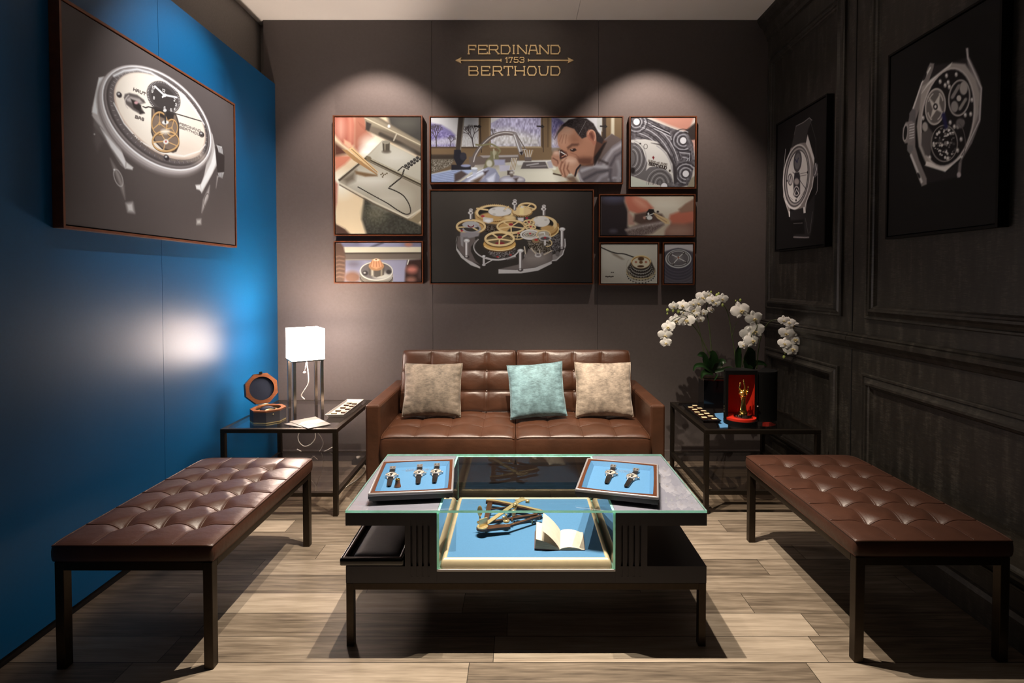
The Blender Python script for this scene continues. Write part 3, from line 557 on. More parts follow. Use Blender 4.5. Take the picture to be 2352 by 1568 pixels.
    # the man at his bench: jacket, neck, head, hair, eye, loupe and both hands
    c.poly([(2080, 350), (2170, 285), (2300, 370), (2300, 850), (1820, 850), (1780, 720), (1820, 650), (1960, 630), (2010, 560)], (124, 112, 114), 3)
    c.poly([(2100, 350), (2170, 288), (2290, 350), (2180, 420), (2090, 520), (2020, 620), (2000, 560), (2070, 450)], (104, 86, 80), 4)
    for pl, w, col in (([(2290, 400), (2180, 470), (2110, 570), (2080, 640)], 9, (168, 158, 160)), ([(2300, 480), (2210, 540), (2160, 640)], 7, (84, 74, 78)), ([(1830, 700), (1960, 650), (2110, 660)], 10, (176, 168, 170)), ([(1850, 800), (2000, 720), (2130, 700)], 8, (84, 76, 80)), ([(2140, 800), (2200, 780), (2290, 790)], 5, (174, 166, 168)), ([(1980, 850), (2050, 770), (2120, 740)], 10, (156, 146, 150)), ([(2160, 690), (2150, 760), (2170, 840)], 8, (90, 80, 84)), ([(2240, 600), (2260, 700), (2240, 850)], 10, (150, 142, 144)), ([(1790, 730), (1810, 790), (1850, 845)], 5, (186, 178, 180)), ([(2030, 580), (2120, 620)], 6, (70, 58, 58))): c.line(pl, w, col, 7)
    c.poly([(1870, 400), (2000, 300), (2110, 370), (2040, 520), (1960, 640), (1880, 640)], (96, 56, 40), 8); c.poly([(1960, 560), (2080, 390), (2110, 380), (2020, 560), (1975, 640)], (30, 22, 22), 5)
    c.poly([(1570, 240), (1640, 180), (1800, 180), (1960, 240), (2000, 330), (1980, 430), (1950, 620), (1860, 640), (1790, 620), (1740, 560), (1670, 540), (1650, 490), (1600, 470), (1560, 420), (1548, 350), (1552, 290)], (176, 116, 86), 4)
    c.ell(1620, 330, 62, 100, (206, 148, 116), 34); c.ell(1660, 240, 60, 40, (212, 160, 130), 26); c.poly([(1750, 560), (1850, 540), (1960, 560), (1940, 640), (1850, 640), (1780, 620)], (112, 66, 48), 14); c.ell(1840, 480, 70, 50, (188, 124, 92), 26); c.ell(1760, 350, 60, 40, (160, 104, 76), 20)
    for pl in ([(1600, 300), (1570, 370)], [(1625, 290), (1600, 390)], [(1650, 300), (1640, 390)], [(1700, 500), (1760, 520), (1800, 560)], [(1660, 440), (1720, 400), (1800, 410)]): c.line(pl, 2.5, (128, 78, 56), 3, .45)
    c.poly([(1660, 440), (1710, 400), (1790, 396), (1780, 420), (1720, 424), (1670, 462)], (100, 62, 46), 7); c.poly([(1690, 462), (1750, 448), (1770, 470), (1730, 488), (1700, 480)], (50, 30, 26), 3); c.ell(1716, 462, 8, 6, (196, 170, 150), 2)
    c.poly([(1600, 470), (1650, 490), (1672, 540), (1650, 556), (1600, 500)], (120, 66, 46), 6)
    c.poly([(1600, 190), (1680, 125), (1790, 100), (1880, 112), (1960, 170), (2010, 260), (2080, 350), (2060, 400), (2000, 370), (1975, 300), (1940, 240), (1900, 240), (1880, 280), (1880, 320), (1830, 340), (1790, 300), (1740, 230), (1650, 200), (1590, 215)], (44, 34, 34), 4)
    c.poly([(1600, 190), (1550, 260), (1515, 350), (1560, 280), (1620, 215)], (76, 62, 56), 4); c.grain(36, 3, 2, [(1620, 180), (1700, 120), (1880, 112), (1980, 200), (2050, 350), (1960, 260), (1880, 300), (1830, 330), (1740, 220)], 21); c.line([(1875, 140), (1790, 300)], 1.1, (170, 164, 158), 1.5, .7)
    c.poly([(1890, 260), (1930, 236), (1975, 262), (1992, 330), (1985, 400), (1960, 412), (1935, 370), (1905, 350), (1886, 310)], (172, 104, 78), 3); c.poly([(1910, 280), (1945, 265), (1966, 310), (1960, 360), (1930, 330)], (112, 58, 42), 7); c.arc(1940, 315, 44, 70, 3, (206, 146, 116), 200, 400, 0, 2.5)
    c.poly([(1560, 470), (1600, 465), (1660, 520), (1640, 570), (1570, 570), (1555, 520)], (64, 34, 30), 4); c.line([(1570, 480), (1560, 620)], 3, (190, 180, 170)); c.line([(1590, 490), (1650, 525)], 3, (214, 206, 198)); c.line([(1600, 545), (1650, 520)], 2.5, (190, 120, 90))
    c.poly([(1480, 540), (1510, 490), (1560, 482), (1575, 560), (1590, 640), (1540, 660), (1500, 640), (1482, 600)], (176, 122, 94), 4); c.line([(1500, 560), (1550, 590), (1560, 640)], 3, (112, 68, 50), 4); c.ell(1535, 500, 30, 20, (216, 172, 146), 12)
    c.poly([(1600, 570), (1680, 532), (1760, 560), (1810, 640), (1790, 700), (1760, 770), (1690, 720), (1650, 780), (1600, 770), (1560, 700), (1550, 640)], (190, 136, 106), 4)
    for pl in ([(1600, 600), (1580, 680), (1600, 740)], [(1640, 600), (1620, 690), (1640, 770)], [(1680, 610), (1660, 680), (1690, 730)], [(1650, 560), (1610, 610)]): c.line(pl, 3, (120, 70, 50), 5)
    c.ell(1700, 590, 60, 26, (222, 176, 148), 20); c.line([(1810, 640), (1770, 690), (1750, 760)], 5, (36, 28, 34), 3)
    c.poly([(1490, 690), (1550, 660), (1570, 700), (1600, 760), (1510, 745)], (196, 184, 150), 5); c.line([(1505, 735), (1590, 755)], 4, (70, 54, 40), 3); c.ell(1515, 680, 20, 12, (238, 232, 214), 5)
    c.poly([(1640, 770), (1740, 760), (1800, 840), (1700, 850)], (120, 92, 74), 10); c.poly([(1560, 830), (1700, 815), (1780, 850), (1540, 850)], (166, 130, 90), 5)
def d_movement(c):
    c.poly([(100, 700), (700, 1270), (2240, 1270), (2240, 900), (1400, 300)], (56, 49, 44), 300, .9); c.ell(900, 150, 900, 160, (74, 66, 58), 200); c.poly([(1900, 40), (2240, 40), (2240, 1260), (1900, 1260)], (44, 36, 33), 260, .8)
    G, G2, GD, S, SD, D = (226, 190, 130), (196, 150, 86), (110, 74, 32), (206, 196, 190), (128, 116, 112), (40, 34, 30)
    # base plate segments and pillars
    c.poly([(462, 640), (445, 720), (460, 800), (540, 900), (760, 1040), (760, 1062), (640, 1020), (510, 920), (448, 820), (444, 700)], S, 2)
    c.poly([(470, 640), (690, 640), (700, 700), (640, 780), (640, 840), (700, 960), (760, 1015), (600, 950), (500, 850), (455, 760)], (112, 98, 92), 3)
    c.poly([(1000, 1072), (1230, 1080), (1480, 1050), (1700, 960), (1700, 1000), (1520, 1090), (1300, 1125), (1000, 1128)], S, 2)
    c.poly([(1010, 1068), (1260, 1010), (1360, 900), (1400, 780), (1700, 860), (1706, 960), (1480, 1048), (1230, 1076)], (120, 106, 100), 3); c.ell(1500, 930, 120, 50, (150, 136, 126), 30)
    c.poly([(1706, 880), (1800, 860), (1860, 740), (1870, 660), (1880, 760), (1850, 880), (1760, 966), (1706, 966)], (150, 138, 132), 2); c.line([(1870, 680), (1878, 760), (1840, 880), (1760, 950), (1706, 960)], 3, (214, 204, 198))
    c.poly([(1640, 640), (1800, 610), (1830, 780), (1700, 870), (1620, 780)], (84, 76, 74), 4); c.grain(120, 2, 2, [(1640, 640), (1800, 610), (1830, 780), (1700, 870), (1620, 780)], 31)
    c.arc(980, 780, 300, 170, 4, S, 20, 215); c.arc(980, 772, 296, 166, 1.5, (90, 80, 76), 20, 215)
    c.line([(840, 920), (900, 940), (1000, 948), (1120, 930), (1220, 900)], 4, S)
    for k in range(8): c.line([(1090 + k * 18, 930 - k * 3), (1120 + k * 16, 950 - k * 4)], 1.5, SD)
    c.poly([(850, 800), (1230, 800), (1190, 890), (1000, 930), (880, 880)], (96, 86, 82), 4); c.grain(150, 2, 2, [(850, 800), (1230, 800), (1190, 890), (1000, 930), (880, 880)], 32)
    c.poly([(1380, 700), (1700, 690), (1680, 830), (1520, 860), (1400, 800)], (92, 80, 66), 4); c.grain(150, 2, 2, [(1380, 650), (1700, 650), (1680, 850), (1500, 870), (1380, 800)], 33)
    for a, b in (((1430, 800), (1500, 880)), ((1600, 880), (1700, 830)), ((1540, 890), (1540, 830)), ((1340, 780), (1360, 900))): c.line([a, b], 4, (196, 176, 150))
    c.ell(1520, 890, 44, 26, S, 2); c.ell(1520, 884, 26, 14, SD, 2); c.ell(1350, 895, 18, 22, SD, 2); c.ell(1775, 870, 28, 36, (110, 100, 96), 3)
    # barrels with chain
    c.poly([(690, 330), (1190, 330), (1190, 500), (1100, 590), (780, 560), (700, 450)], G2, 4); c.poly([(800, 470), (1000, 490), (1010, 580), (830, 580)], (74, 60, 48), 4); c.grain(120, 2, 2, [(800, 490), (1000, 510), (1010, 590), (830, 590)], 34)
    c.ell(950, 345, 250, 112, GD, 2); c.ell(950, 335, 250, 106, G, 2); c.ell(950, 338, 214, 84, D, 2); c.ell(900, 390, 150, 56, G2, 6); c.ell(1020, 320, 152, 62, (214, 206, 198), 2); c.arc(1020, 320, 152, 62, 1.5, (150, 140, 134)); c.line([(720, 280), (860, 300)], 5, G); c.line([(1085, 290), (1130, 255)], 4, G)
    for x, y in ((940, 290), (1080, 310), (945, 355)): c.ell(x, y, 22, 12, (186, 178, 170), 2)
    for k in range(60):
        a = 2 * PI * k / 60; c.line([(950 + 250 * math.cos(a), 335 + 106 * math.sin(a)), (950 + 258 * math.cos(a), 335 + 112 * math.sin(a))], 1.4, G2)
    c.ell(1130, 420, 100, 50, G2, 6); c.ell(1150, 400, 70, 30, G, 8)
    c.poly([(1440, 450), (1780, 500), (1790, 590), (1700, 650), (1500, 600)], G2, 3); c.ell(1580, 485, 190, 108, G, 2); c.ell(1570, 480, 150, 80, D, 2); c.ell(1640, 540, 90, 44, G2, 6); c.ell(1560, 450, 112, 70, (214, 204, 192), 2); c.ell(1500, 500, 26, 12, (186, 176, 166), 2); c.ell(1620, 430, 22, 12, (186, 176, 166), 2); c.ell(1495, 400, 20, 10, (186, 176, 166), 2)
    c.arc(1600, 520, 186, 116, 5, (150, 106, 50), -20, 80); c.arc(1600, 545, 186, 116, 3, (236, 200, 130), -10, 75)
    c.gear(1375, 262, 112, 50, 5, G, 36, 4, .5, GD); c.ell(1310, 330, 128, 62, GD, 2); c.ell(1310, 316, 128, 58, G, 2); c.poly([(1280, 255), (1335, 255), (1330, 360), (1275, 360)], (244, 214, 140), 5); c.ell(1308, 262, 24, 12, (226, 220, 210), 2)
    for k in range(36):
        a = 2 * PI * k / 36; c.line([(1310 + 124 * math.cos(a), 322 + 58 * math.sin(a)), (1310 + 134 * math.cos(a), 326 + 66 * math.sin(a))], 1.6, G2)
    c.poly([(1250, 400), (1330, 400), (1330, 450), (1260, 450)], S, 3)
    c.gear(640, 515, 184, 84, 6, G, 0, 3, .9, GD); c.ell(640, 490, 112, 44, (178, 172, 170), 2); c.arc(650, 540, 112, 52, 5, (160, 154, 156), -60, 170); c.arc(640, 500, 36, 22, 3, (120, 20, 30), 0, 180)
    c.poly([(500, 590), (760, 590), (740, 640), (600, 670), (500, 640)], (150, 140, 140), 4); c.poly([(500, 640), (540, 640), (540, 780), (510, 760)], (150, 142, 140), 3); c.ell(580, 700, 40, 50, (120, 110, 108), 5)
    for x, y in ((640, 300), (1215, 180), (1595, 250)): c.line([(x, y), (x, y + 110)], 9, SD); c.line([(x - 5, y), (x - 5, y + 110)], 3, (230, 222, 214)); c.ell(x, y, 26, 18, S, 2); c.ell(x - 4, y + 36, 34, 22, S, 2); c.ell(x, y + 38, 14, 8, (70, 60, 56), 2); c.line([(x - 16, y - 6), (x + 16, y + 2)], 1.6, (110, 100, 96))
    c.poly([(800, 390), (930, 410), (930, 450), (870, 475), (800, 450)], S, 3); c.ell(795, 380, 24, 14, (170, 40, 60), 2); c.ell(860, 440, 40, 16, (236, 230, 224), 5)
    c.gear(1165, 515, 178, 80, 5.5, G, 0, 5, .3, GD); c.ell(1165, 488, 28, 16, (150, 30, 40), 2)
    c.gear(1400, 465, 68, 34, 4, G, 22, 5, .2, GD); c.gear(1420, 525, 64, 30, 4, G, 22, 5, .4, GD); c.ell(1400, 458, 14, 9, (176, 30, 50), 1.5); c.ell(1420, 516, 14, 9, (176, 30, 50), 1.5); c.ell(1372, 405, 18, 12, (170, 34, 54), 2); c.gear(1250, 640, 90, 40, 3, G, 20, 4, .1, GD); c.ell(1262, 600, 14, 9, (176, 30, 50), 1.5)
    c.ell(1415, 630, 126, 62, (120, 108, 98), 2); c.arc(1415, 620, 120, 56, 5, (216, 206, 196)); c.arc(1415, 622, 84, 38, 3, (206, 196, 186)); c.gear(1415, 618, 60, 26, 2.5, (190, 176, 150), 0, 5); c.ell(1415, 606, 14, 10, (186, 30, 50), 1.5)
    c.ell(1585, 610, 80, 44, (176, 162, 140), 2); c.arc(1590, 620, 90, 56, 3, G); c.line([(1540, 600), (1600, 590), (1610, 640)], 3, (230, 224, 214)); c.ell(1610, 665, 82, 40, (190, 182, 176), 2); c.ell(1610, 672, 60, 22, (90, 80, 76), 3); c.ell(1610, 660, 16, 12, (170, 20, 40), 1.5)
    c.arc(1640, 730, 60, 44, 3, G, -60, 100); c.ell(1490, 700, 50, 30, (150, 118, 80), 3); c.ell(1495, 688, 22, 14, (186, 40, 40), 2); c.line([(1610, 700), (1610, 750)], 6, S)
    c.ell(1015, 760, 216, 86, GD, 3); c.ell(1015, 744, 212, 84, (232, 176, 86), 3); c.ell(1015, 720, 200, 76, (196, 146, 74), 3); c.ell(1015, 700, 180, 64, (110, 90, 60), 4); c.ell(1020, 740, 60, 24, (140, 26, 40), 6); c.arc(1015, 745, 210, 82, 3, (250, 214, 150), 20, 160)
    c.gear(1015, 675, 186, 86, 6.5, (236, 202, 140), 0, 5, .35, GD); c.ell(1018, 655, 30, 16, (140, 26, 40), 2)
    for x, y0, y1 in ((585, 700, 910), (1290, 830, 1080), (1835, 550, 800)): c.line([(x, y0), (x, y1)], 10, SD, 1.5); c.line([(x - 6, y0), (x - 6, y1)], 5, (238, 228, 222), 2); c.ell(x, y0, 40, 24, S, 2); c.ell(x, y0 - 6, 22, 12, (236, 230, 224), 2); c.ell(x, y1, 34, 20, (66, 56, 54), 3); c.ell(x - 5, y1 - 5, 16, 12, S, 3)
    c.line([(808, 900), (808, 1010)], 6, S); c.ell(808, 900, 22, 12, (230, 222, 216), 2); c.ell(808, 1015, 24, 14, S, 2); c.line([(830, 1000), (930, 945)], 3, S); c.ell(990, 910, 18, 10, (190, 50, 50), 2); c.ell(1160, 885, 16, 10, (190, 50, 50), 2); c.ell(520, 570, 16, 12, (180, 40, 60), 2)
def d_bridge(c):
    c.poly([(300, 60), (850, 60), (850, 700), (300, 700)], (216, 200, 184), 2); c.poly([(440, 60), (830, 70), (780, 200), (620, 140)], (206, 134, 110), 8); c.poly([(740, 200), (850, 110), (850, 270), (790, 280)], (62, 50, 46), 6); c.poly([(790, 270), (850, 260), (850, 400)], (220, 160, 140), 5)
    c.poly([(290, 560), (500, 650), (640, 680), (290, 700)], (206, 206, 186), 4); c.poly([(800, 590), (850, 560), (850, 700), (760, 700)], (160, 146, 120), 5)
    c.poly([(300, 76), (430, 82), (640, 165), (775, 212), (820, 290), (838, 450), (815, 570), (780, 650), (640, 680), (560, 650), (400, 600), (290, 560)], (104, 96, 98), 3)
    c.grain(60, 5, 5, [(300, 76), (430, 82), (640, 165), (775, 212), (820, 290), (838, 450), (815, 570), (780, 650), (640, 680), (560, 650), (400, 600), (290, 560)], 41)
    for k in range(9):
        R = 250 + k * 24; c.arc(300, 560, R * .98, R * 1.12, 2.6, (196, 188, 190) if k % 2 else (60, 54, 58), -82 + k, -8 - k, 0, 2)
    for k in range(5): c.arc(345, 115, 30 + k * 16, 30 + k * 16, 2.2, (190, 184, 186) if k % 2 else (58, 52, 56), -60, 150, 0, 2); c.arc(738, 268, 34 + k * 15, 34 + k * 15, 2.2, (186, 180, 184) if k % 2 else (56, 50, 54), 60, 300, 0, 2); c.arc(762, 548, 34 + k * 15, 34 + k * 15, 2.2, (190, 184, 186) if k % 2 else (58, 52, 56), 90, 330, 0, 2)
    for k in range(4): c.line([(470 + k * 10, 130 + k * 14), (620 + k * 4, 195 + k * 14), (640, 260)], 2.4, (206, 198, 198) if k % 2 else (40, 36, 40), 2); c.line([(700 + k * 12, 350 + k * 20), (800 - k * 6, 360 + k * 20), (800 - k * 10, 440)], 2.2, (196, 190, 192) if k % 2 else (50, 44, 48), 2)
    c.poly([(300, 265), (420, 258), (520, 280), (600, 350), (650, 450), (668, 560), (664, 645), (640, 560), (590, 510), (520, 490), (460, 495), (428, 525), (440, 460), (400, 350), (350, 300), (300, 285)], (226, 216, 204), 3)
    c.poly([(470, 290), (560, 300), (640, 400), (690, 520), (690, 620), (664, 640), (650, 470), (600, 370), (540, 310)], (66, 58, 60), 4); c.arc(420, 560, 230, 270, 3, (176, 168, 168), -65, -5, 0, 2)
    c.poly([(300, 290), (360, 320), (410, 390), (434, 470), (424, 530), (470, 500), (560, 500), (630, 570), (650, 650), (560, 650), (400, 600), (295, 560)], (112, 104, 102), 3)
    for k in range(6): c.arc(310, 420, 30 + k * 18, 60 + k * 18, 2, (176, 168, 166) if k % 2 else (74, 66, 66), -80, 80, 0, 2); c.arc(545, 640, 20 + k * 18, 40 + k * 18, 2, (166, 158, 154) if k % 2 else (76, 68, 66), 180, 350, 0, 2)
    for x, y in ((348, 113), (738, 270), (762, 550), (582, 655)): c.ell(x + 3, y + 3, 32, 32, (60, 54, 56), 3); c.ell(x, y, 27, 28, (238, 230, 228), 2)
    c.ell(318, 522, 20, 26, (40, 34, 34), 5); c.ell(380, 296, 8, 6, (50, 40, 40), 2); c.arc(425, 320, 15, 20, 1.5, (90, 80, 76)); c.poly([(480, 410), (490, 400), (500, 412), (490, 432)], (130, 20, 30), 2); c.ell(628, 524, 9, 10, (80, 70, 60), 2)
    x = 449
    c.text('SUISSE-46 RUBIS', (447, 448), (12.2, 2.6), (3, -16), 1.3, (110, 96, 84), .3); c.text('BERTHOUD', (454, 476), (17, 4.2), (3, -23), 2.4, (58, 46, 42), .32)
def d_fingers(c):
    c.poly([(36, 740), (840, 740), (840, 1090), (36, 1090)], (206, 184, 156), 2); c.ell(600, 830, 150, 80, (232, 216, 190), 50)
    c.poly([(36, 740), (250, 740), (240, 790), (275, 880), (270, 1000), (330, 1090), (36, 1090)], (50, 40, 42), 10); c.ell(150, 770, 90, 30, (86, 84, 104), 26); c.ell(150, 1040, 30, 14, (90, 82, 92), 12)
    c.poly([(245, 745), (330, 745), (430, 790), (490, 850), (440, 880), (360, 900), (280, 870), (250, 800)], (206, 112, 84), 8); c.ell(380, 810, 70, 26, (228, 150, 118), 18, .6)
    c.poly([(270, 870), (320, 930), (330, 990), (275, 990)], (196, 144, 124), 7)
    c.poly([(330, 900), (440, 880), (560, 900), (600, 960), (540, 1000), (400, 1000), (320, 960)], (96, 70, 60), 8)
    c.poly([(250, 1030), (360, 985), (560, 955), (580, 990), (480, 1060), (360, 1090), (280, 1090)], (124, 102, 94), 8); c.line([(260, 1030), (400, 1000), (570, 970)], 6, (176, 156, 146), 8); c.grain(40, 2, 3, [(260, 1030), (560, 960), (480, 1060), (300, 1090)], 51)
    c.poly([(590, 1040), (640, 970), (700, 900), (760, 820), (840, 770), (840, 1090), (580, 1090)], (150, 100, 82), 8); c.poly([(630, 905), (700, 880), (840, 870), (840, 960), (740, 985), (650, 980), (620, 940)], (206, 108, 80), 10); c.ell(700, 1040, 100, 46, (174, 128, 106), 24)
    c.poly([(700, 860), (760, 815), (835, 780), (835, 870), (720, 890)], (160, 116, 92), 8)
    c.poly([(432, 880), (450, 858), (490, 860), (500, 890), (480, 910), (470, 950), (430, 945), (425, 910)], (40, 34, 32), 3); c.ell(455, 930, 24, 18, (226, 220, 210), 3); c.ell(445, 898, 8, 12, (230, 224, 214), 2); c.line([(425, 920), (490, 895)], 3, (200, 192, 180)); c.ell(412, 930, 12, 12, (190, 140, 120), 3); c.ell(525, 880, 10, 8, (50, 40, 38), 3)
    c.poly([(484, 888), (500, 892), (620, 945), (628, 985), (590, 980), (520, 935)], (222, 184, 130), 3); c.line([(500, 905), (600, 965)], 2, (176, 130, 80), 3)
def d_fusee(c):
    c.poly([(40, 1150), (530, 1150), (530, 1505), (40, 1505)], (206, 194, 174), 2); c.poly([(40, 1400), (300, 1505), (40, 1505)], (176, 160, 140), 40, .7); c.ell(260, 1250, 200, 80, (218, 206, 186), 60)
    c.poly([(120, 1225), (180, 1250), (240, 1290), (220, 1292), (150, 1256)], (160, 140, 118), 6)
    p = smooth_path([(40, 1188, 0), (90, 1210, 0), (125, 1225, 0), (180, 1240, 0), (240, 1245, 0), (320, 1272, 0)], 10); c.line([(q[0], q[1]) for q in p], 3.2, (50, 44, 40))
    for q in p[::2]: c.ell(q[0], q[1], 5, 5, (84, 76, 68), 1.5)
    c.ell(380, 1390, 122, 78, (150, 128, 96), 3); c.poly([(262, 1370), (310, 1290), (460, 1290), (496, 1370), (440, 1440), (320, 1440)], (70, 60, 52), 4)
    for k in range(5):
        c.arc(380, 1330 + k * 20, 80 + k * 9, 56 + k * 4, 3, (176, 166, 152), 0, 180)
        for j in range(14): a = PI * j / 13; c.ell(380 + (80 + k * 9) * math.cos(a), 1336 + k * 20 + (56 + k * 4) * math.sin(a), 4, 5, (34, 28, 26), 1.5)
    c.arc(380, 1392, 120, 62, 3, (206, 180, 130), 5, 175); c.arc(310, 1340, 50, 60, 2.5, (196, 184, 160), 120, 230)
    c.ell(380, 1312, 82, 54, (176, 120, 56), 2); c.ell(380, 1318, 74, 46, (232, 214, 178), 2); c.arc(380, 1312, 82, 52, 3, (240, 206, 140), 180, 360)
    c.ell(380, 1285, 26, 16, (96, 62, 36), 3); c.ell(380, 1314, 15, 12, (120, 80, 44), 2); c.ell(338, 1312, 10, 9, (186, 110, 80), 2); c.ell(422, 1312, 10, 9, (186, 110, 80), 2); c.ell(378, 1348, 28, 9, (84, 50, 30), 3)
    for x in (134, 148): c.ell(x, 1398, 6, 4, (70, 58, 48), 1.5)
    for k in range(5): c.ell(88 + k * 14, 1432 + (k % 2) * 3, 8, 5, (64, 54, 46), 1.5)
def d_disc(c):
    c.poly([(585, 1155), (840, 1155), (840, 1500), (585, 1500)], (98, 88, 92), 2); c.poly([(585, 1155), (840, 1155), (840, 1230), (700, 1196), (585, 1225)], (206, 194, 190), 6); c.ell(700, 1330, 150, 132, (84, 76, 84), 5)
    for k in range(5): c.arc(703, 1310 + k * 12, 112 + k * 12, 84 + k * 12, 1.5, (126, 118, 126), 0, 180, 0, 3, .6)
    c.ell(703, 1284, 106, 78, (214, 208, 200), 2); c.ell(703, 1282, 96, 70, (88, 80, 80), 2); c.arc(703, 1281, 84, 60, 3, (186, 178, 172)); c.ell(703, 1281, 78, 54, (116, 106, 106), 4); c.ell(703, 1278, 36, 26, (140, 128, 124), 8)
    for x, y in ((640, 1245), (745, 1235), (765, 1310), (660, 1328)): c.line([(703, 1276), (x, y)], 2.5, (228, 220, 210)); c.ell(x, y, 11, 10, (70, 58, 52), 2); c.ell(x - 2, y - 2, 5, 4, (226, 218, 206), 2)
    c.ell(703, 1274, 8, 8, (176, 110, 80), 2)
T1 = gallery('tall picture of tweezers and a tiny chain on a metal tray, far left', 764, 264.7, 971, 541, 750, 250, 3.7333, d_tweezers, (226, 196, 156))
gallery('small wide picture of a gold dome on a steel disc below the tweezers picture', 766, 553.3, 971.5, 651, 750, 250, 3.7333, d_dome, (120, 108, 110))
gallery('long panoramic picture of a watchmaker in a grey jacket at his bench', 985.8, 265.8, 1431.5, 421.9, 970, 250, 5.0043, d_maker, (120, 96, 70))
gallery('large central picture of an exploded golden watch movement on dark grey', 986, 434.7, 1363.4, 652.8, 970, 430, 5.7366, d_movement, (62, 55, 49))
gallery('square picture of an engraved grey metal bridge at the top right', 1446, 266, 1599.6, 432.8, 1370, 250, 3.732, d_bridge, (216, 200, 184))
gallery('wide picture of reddish fingertips filing a small part', 1376, 445.5, 1597, 544.6, 1370, 250, 3.732, d_fingers, (206, 184, 156))
gallery('small picture of a chain-wound cone on a beige ground', 1376.8, 556, 1513.8, 654.6, 1370, 250, 3.732, d_fusee, (206, 194, 174))
gallery('smallest picture, showing a grey four-spoked wheel', 1522.8, 556, 1595.4, 654.4, 1370, 250, 3.732, d_disc, (98, 88, 92))

def side_picture(label, X, sgn, Y0, Y1, Zt, Zb, ox, oy, sc, draw, base, gain, res, frame):
    """picture on a side wall; drawing coordinates are those of an enlargement (ox, oy, sc) carried onto the picture's own plane"""
    d = .04; ex = (0, 1, 0) if sgn > 0 else (0, -1, 0); a = (X, Y0, Zt) if sgn > 0 else (X, Y1, Zt)
    t, q = picture(label, 'picture', a, ex, (0, 0, -1), (sgn, 0, 0), Y1 - Y0, Zt - Zb, d, frame, .009, .005)
    g = .014; W, H = Y1 - Y0 - 2 * g, Zt - Zb - 2 * g; w, h = int(W * res), int(H * res); xp = X + sgn * d
    def mp(x, y):
        p = at(x / sc + ox, y / sc + oy, x=xp); u = (p.y - Y0 - g) if sgn > 0 else (Y1 - g - p.y); return u / W * w, (Zt - g - p.z) / H * h
    c = Print(w, h, mp, base); draw(c); c.mesh('photo_print', t, *q, gain=gain); return t
def d_white_watch(c):
    def E(cx, cy, rx, ry, rot): return [(cx + rx * math.cos(a) * math.cos(rot) - ry * math.sin(a) * math.sin(rot), cy + rx * math.cos(a) * math.sin(rot) + ry * math.sin(a) * math.cos(rot)) for a in np.linspace(0, 2 * PI, 65)[:-1]]
    W_, L, G, DK = (236, 226, 222), (176, 160, 156), (120, 106, 102), (52, 44, 42)
    r = .72
    c.ell(800, 1150, 300, 160, (92, 80, 76), 60, .3, .8)
    c.poly([(135, 560), (150, 640), (150, 800), (180, 890), (230, 800)], (110, 98, 94), 10, .7)
    c.poly([(196, 232), (245, 222), (330, 250), (330, 700), (435, 980), (432, 1046), (390, 1010), (210, 700), (134, 570), (136, 500)], (200, 188, 184), 4)
    c.poly([(196, 232), (240, 224), (180, 560), (134, 540)], (246, 240, 236), 4); c.poly([(150, 600), (230, 690), (400, 950), (432, 1046), (380, 1000), (230, 760), (150, 660)], (120, 108, 104), 6); c.poly([(210, 680), (400, 900), (436, 985), (432, 1040), (300, 850)], (232, 222, 218), 5)
    c.poly([(440, 985), (504, 1036), (496, 1058), (436, 1046)], (222, 212, 206), 4)
    c.poly([(300, 960), (330, 1060), (430, 1320), (420, 1200), (380, 1090)], (150, 136, 130), 8); c.arc(370, 1130, 34, 80, 2, (196, 184, 178), 0, 360, -.35, 3); c.ell(333, 1056, 7, 7, (240, 232, 226), 3); c.ell(156, 738, 6, 6, (220, 212, 206), 3)
    c.poly([(440, 1360), (498, 1352), (514, 1442), (456, 1432)], (214, 202, 196), 10); c.poly([(1072, 1505), (1112, 1500), (1112, 1545), (1072, 1548)], (190, 178, 170), 9)
    c.poly([(1155, 650), (1215, 740), (1235, 840), (1262, 1000), (1200, 1120), (1118, 1270), (1100, 1240), (1140, 1100), (1180, 900)], (196, 184, 178), 4); c.poly([(1240, 850), (1262, 960), (1210, 1090), (1118, 1250), (1108, 1190), (1200, 1000)], (240, 232, 226), 5)
    c.poly([(1062, 1195), (1108, 1190), (1112, 1244), (1070, 1230)], (236, 226, 220), 5); c.poly([(1190, 1200), (1180, 1300), (1118, 1440), (1130, 1330)], (180, 166, 160), 8); c.arc(1160, 1330, 20, 60, 2, (90, 78, 74), 0, 360, .2, 3); c.poly([(1255, 1110), (1265, 1120), (1246, 1220)], (170, 156, 150), 6)
    c.poly([(1236, 850), (1268, 826), (1304, 850), (1322, 940), (1320, 1080), (1304, 1134), (1262, 1110), (1250, 1000)], (58, 48, 46), 4); c.poly([(1250, 835), (1300, 850), (1312, 920), (1270, 900)], (206, 198, 194), 4); c.poly([(1262, 1085), (1318, 1080), (1304, 1134), (1266, 1120)], (196, 188, 184), 4)
    for k in range(6): c.line([(1262 + k * 9, 850 + k * 3), (1270 + k * 8, 920)], 1.5, (70, 60, 58), 1.5); c.line([(1262 + k * 9, 1090), (1275 + k * 6, 1130)], 1.5, (70, 60, 58), 1.5)
    # bezel built from nested ovals
    Q = [((704, 604), (586, 404), W_), ((700, 612), (560, 392), G), ((704, 606), (548, 384), L)]
    def O(cx, cy, rx, ry, col, blur=2, rot=.735, op=1): c.poly(E(cx, cy, rx, ry, rot), col, blur, op)
    O(694, 626, 600, 392, (126, 112, 108), 8); O(696, 612, 592, 384, (160, 146, 142), 4); O(706, 600, 588, 378, (190, 176, 172), 3)
    O(712, 596, 575, 362, (246, 238, 234), 3); O(714, 594, 562, 350, (96, 84, 82), 3); O(716, 592, 552, 342, (140, 126, 122), 5)
    O(720, 588, 540, 330, (74, 64, 62), 4); O(724, 584, 524, 316, (104, 92, 90), 6)
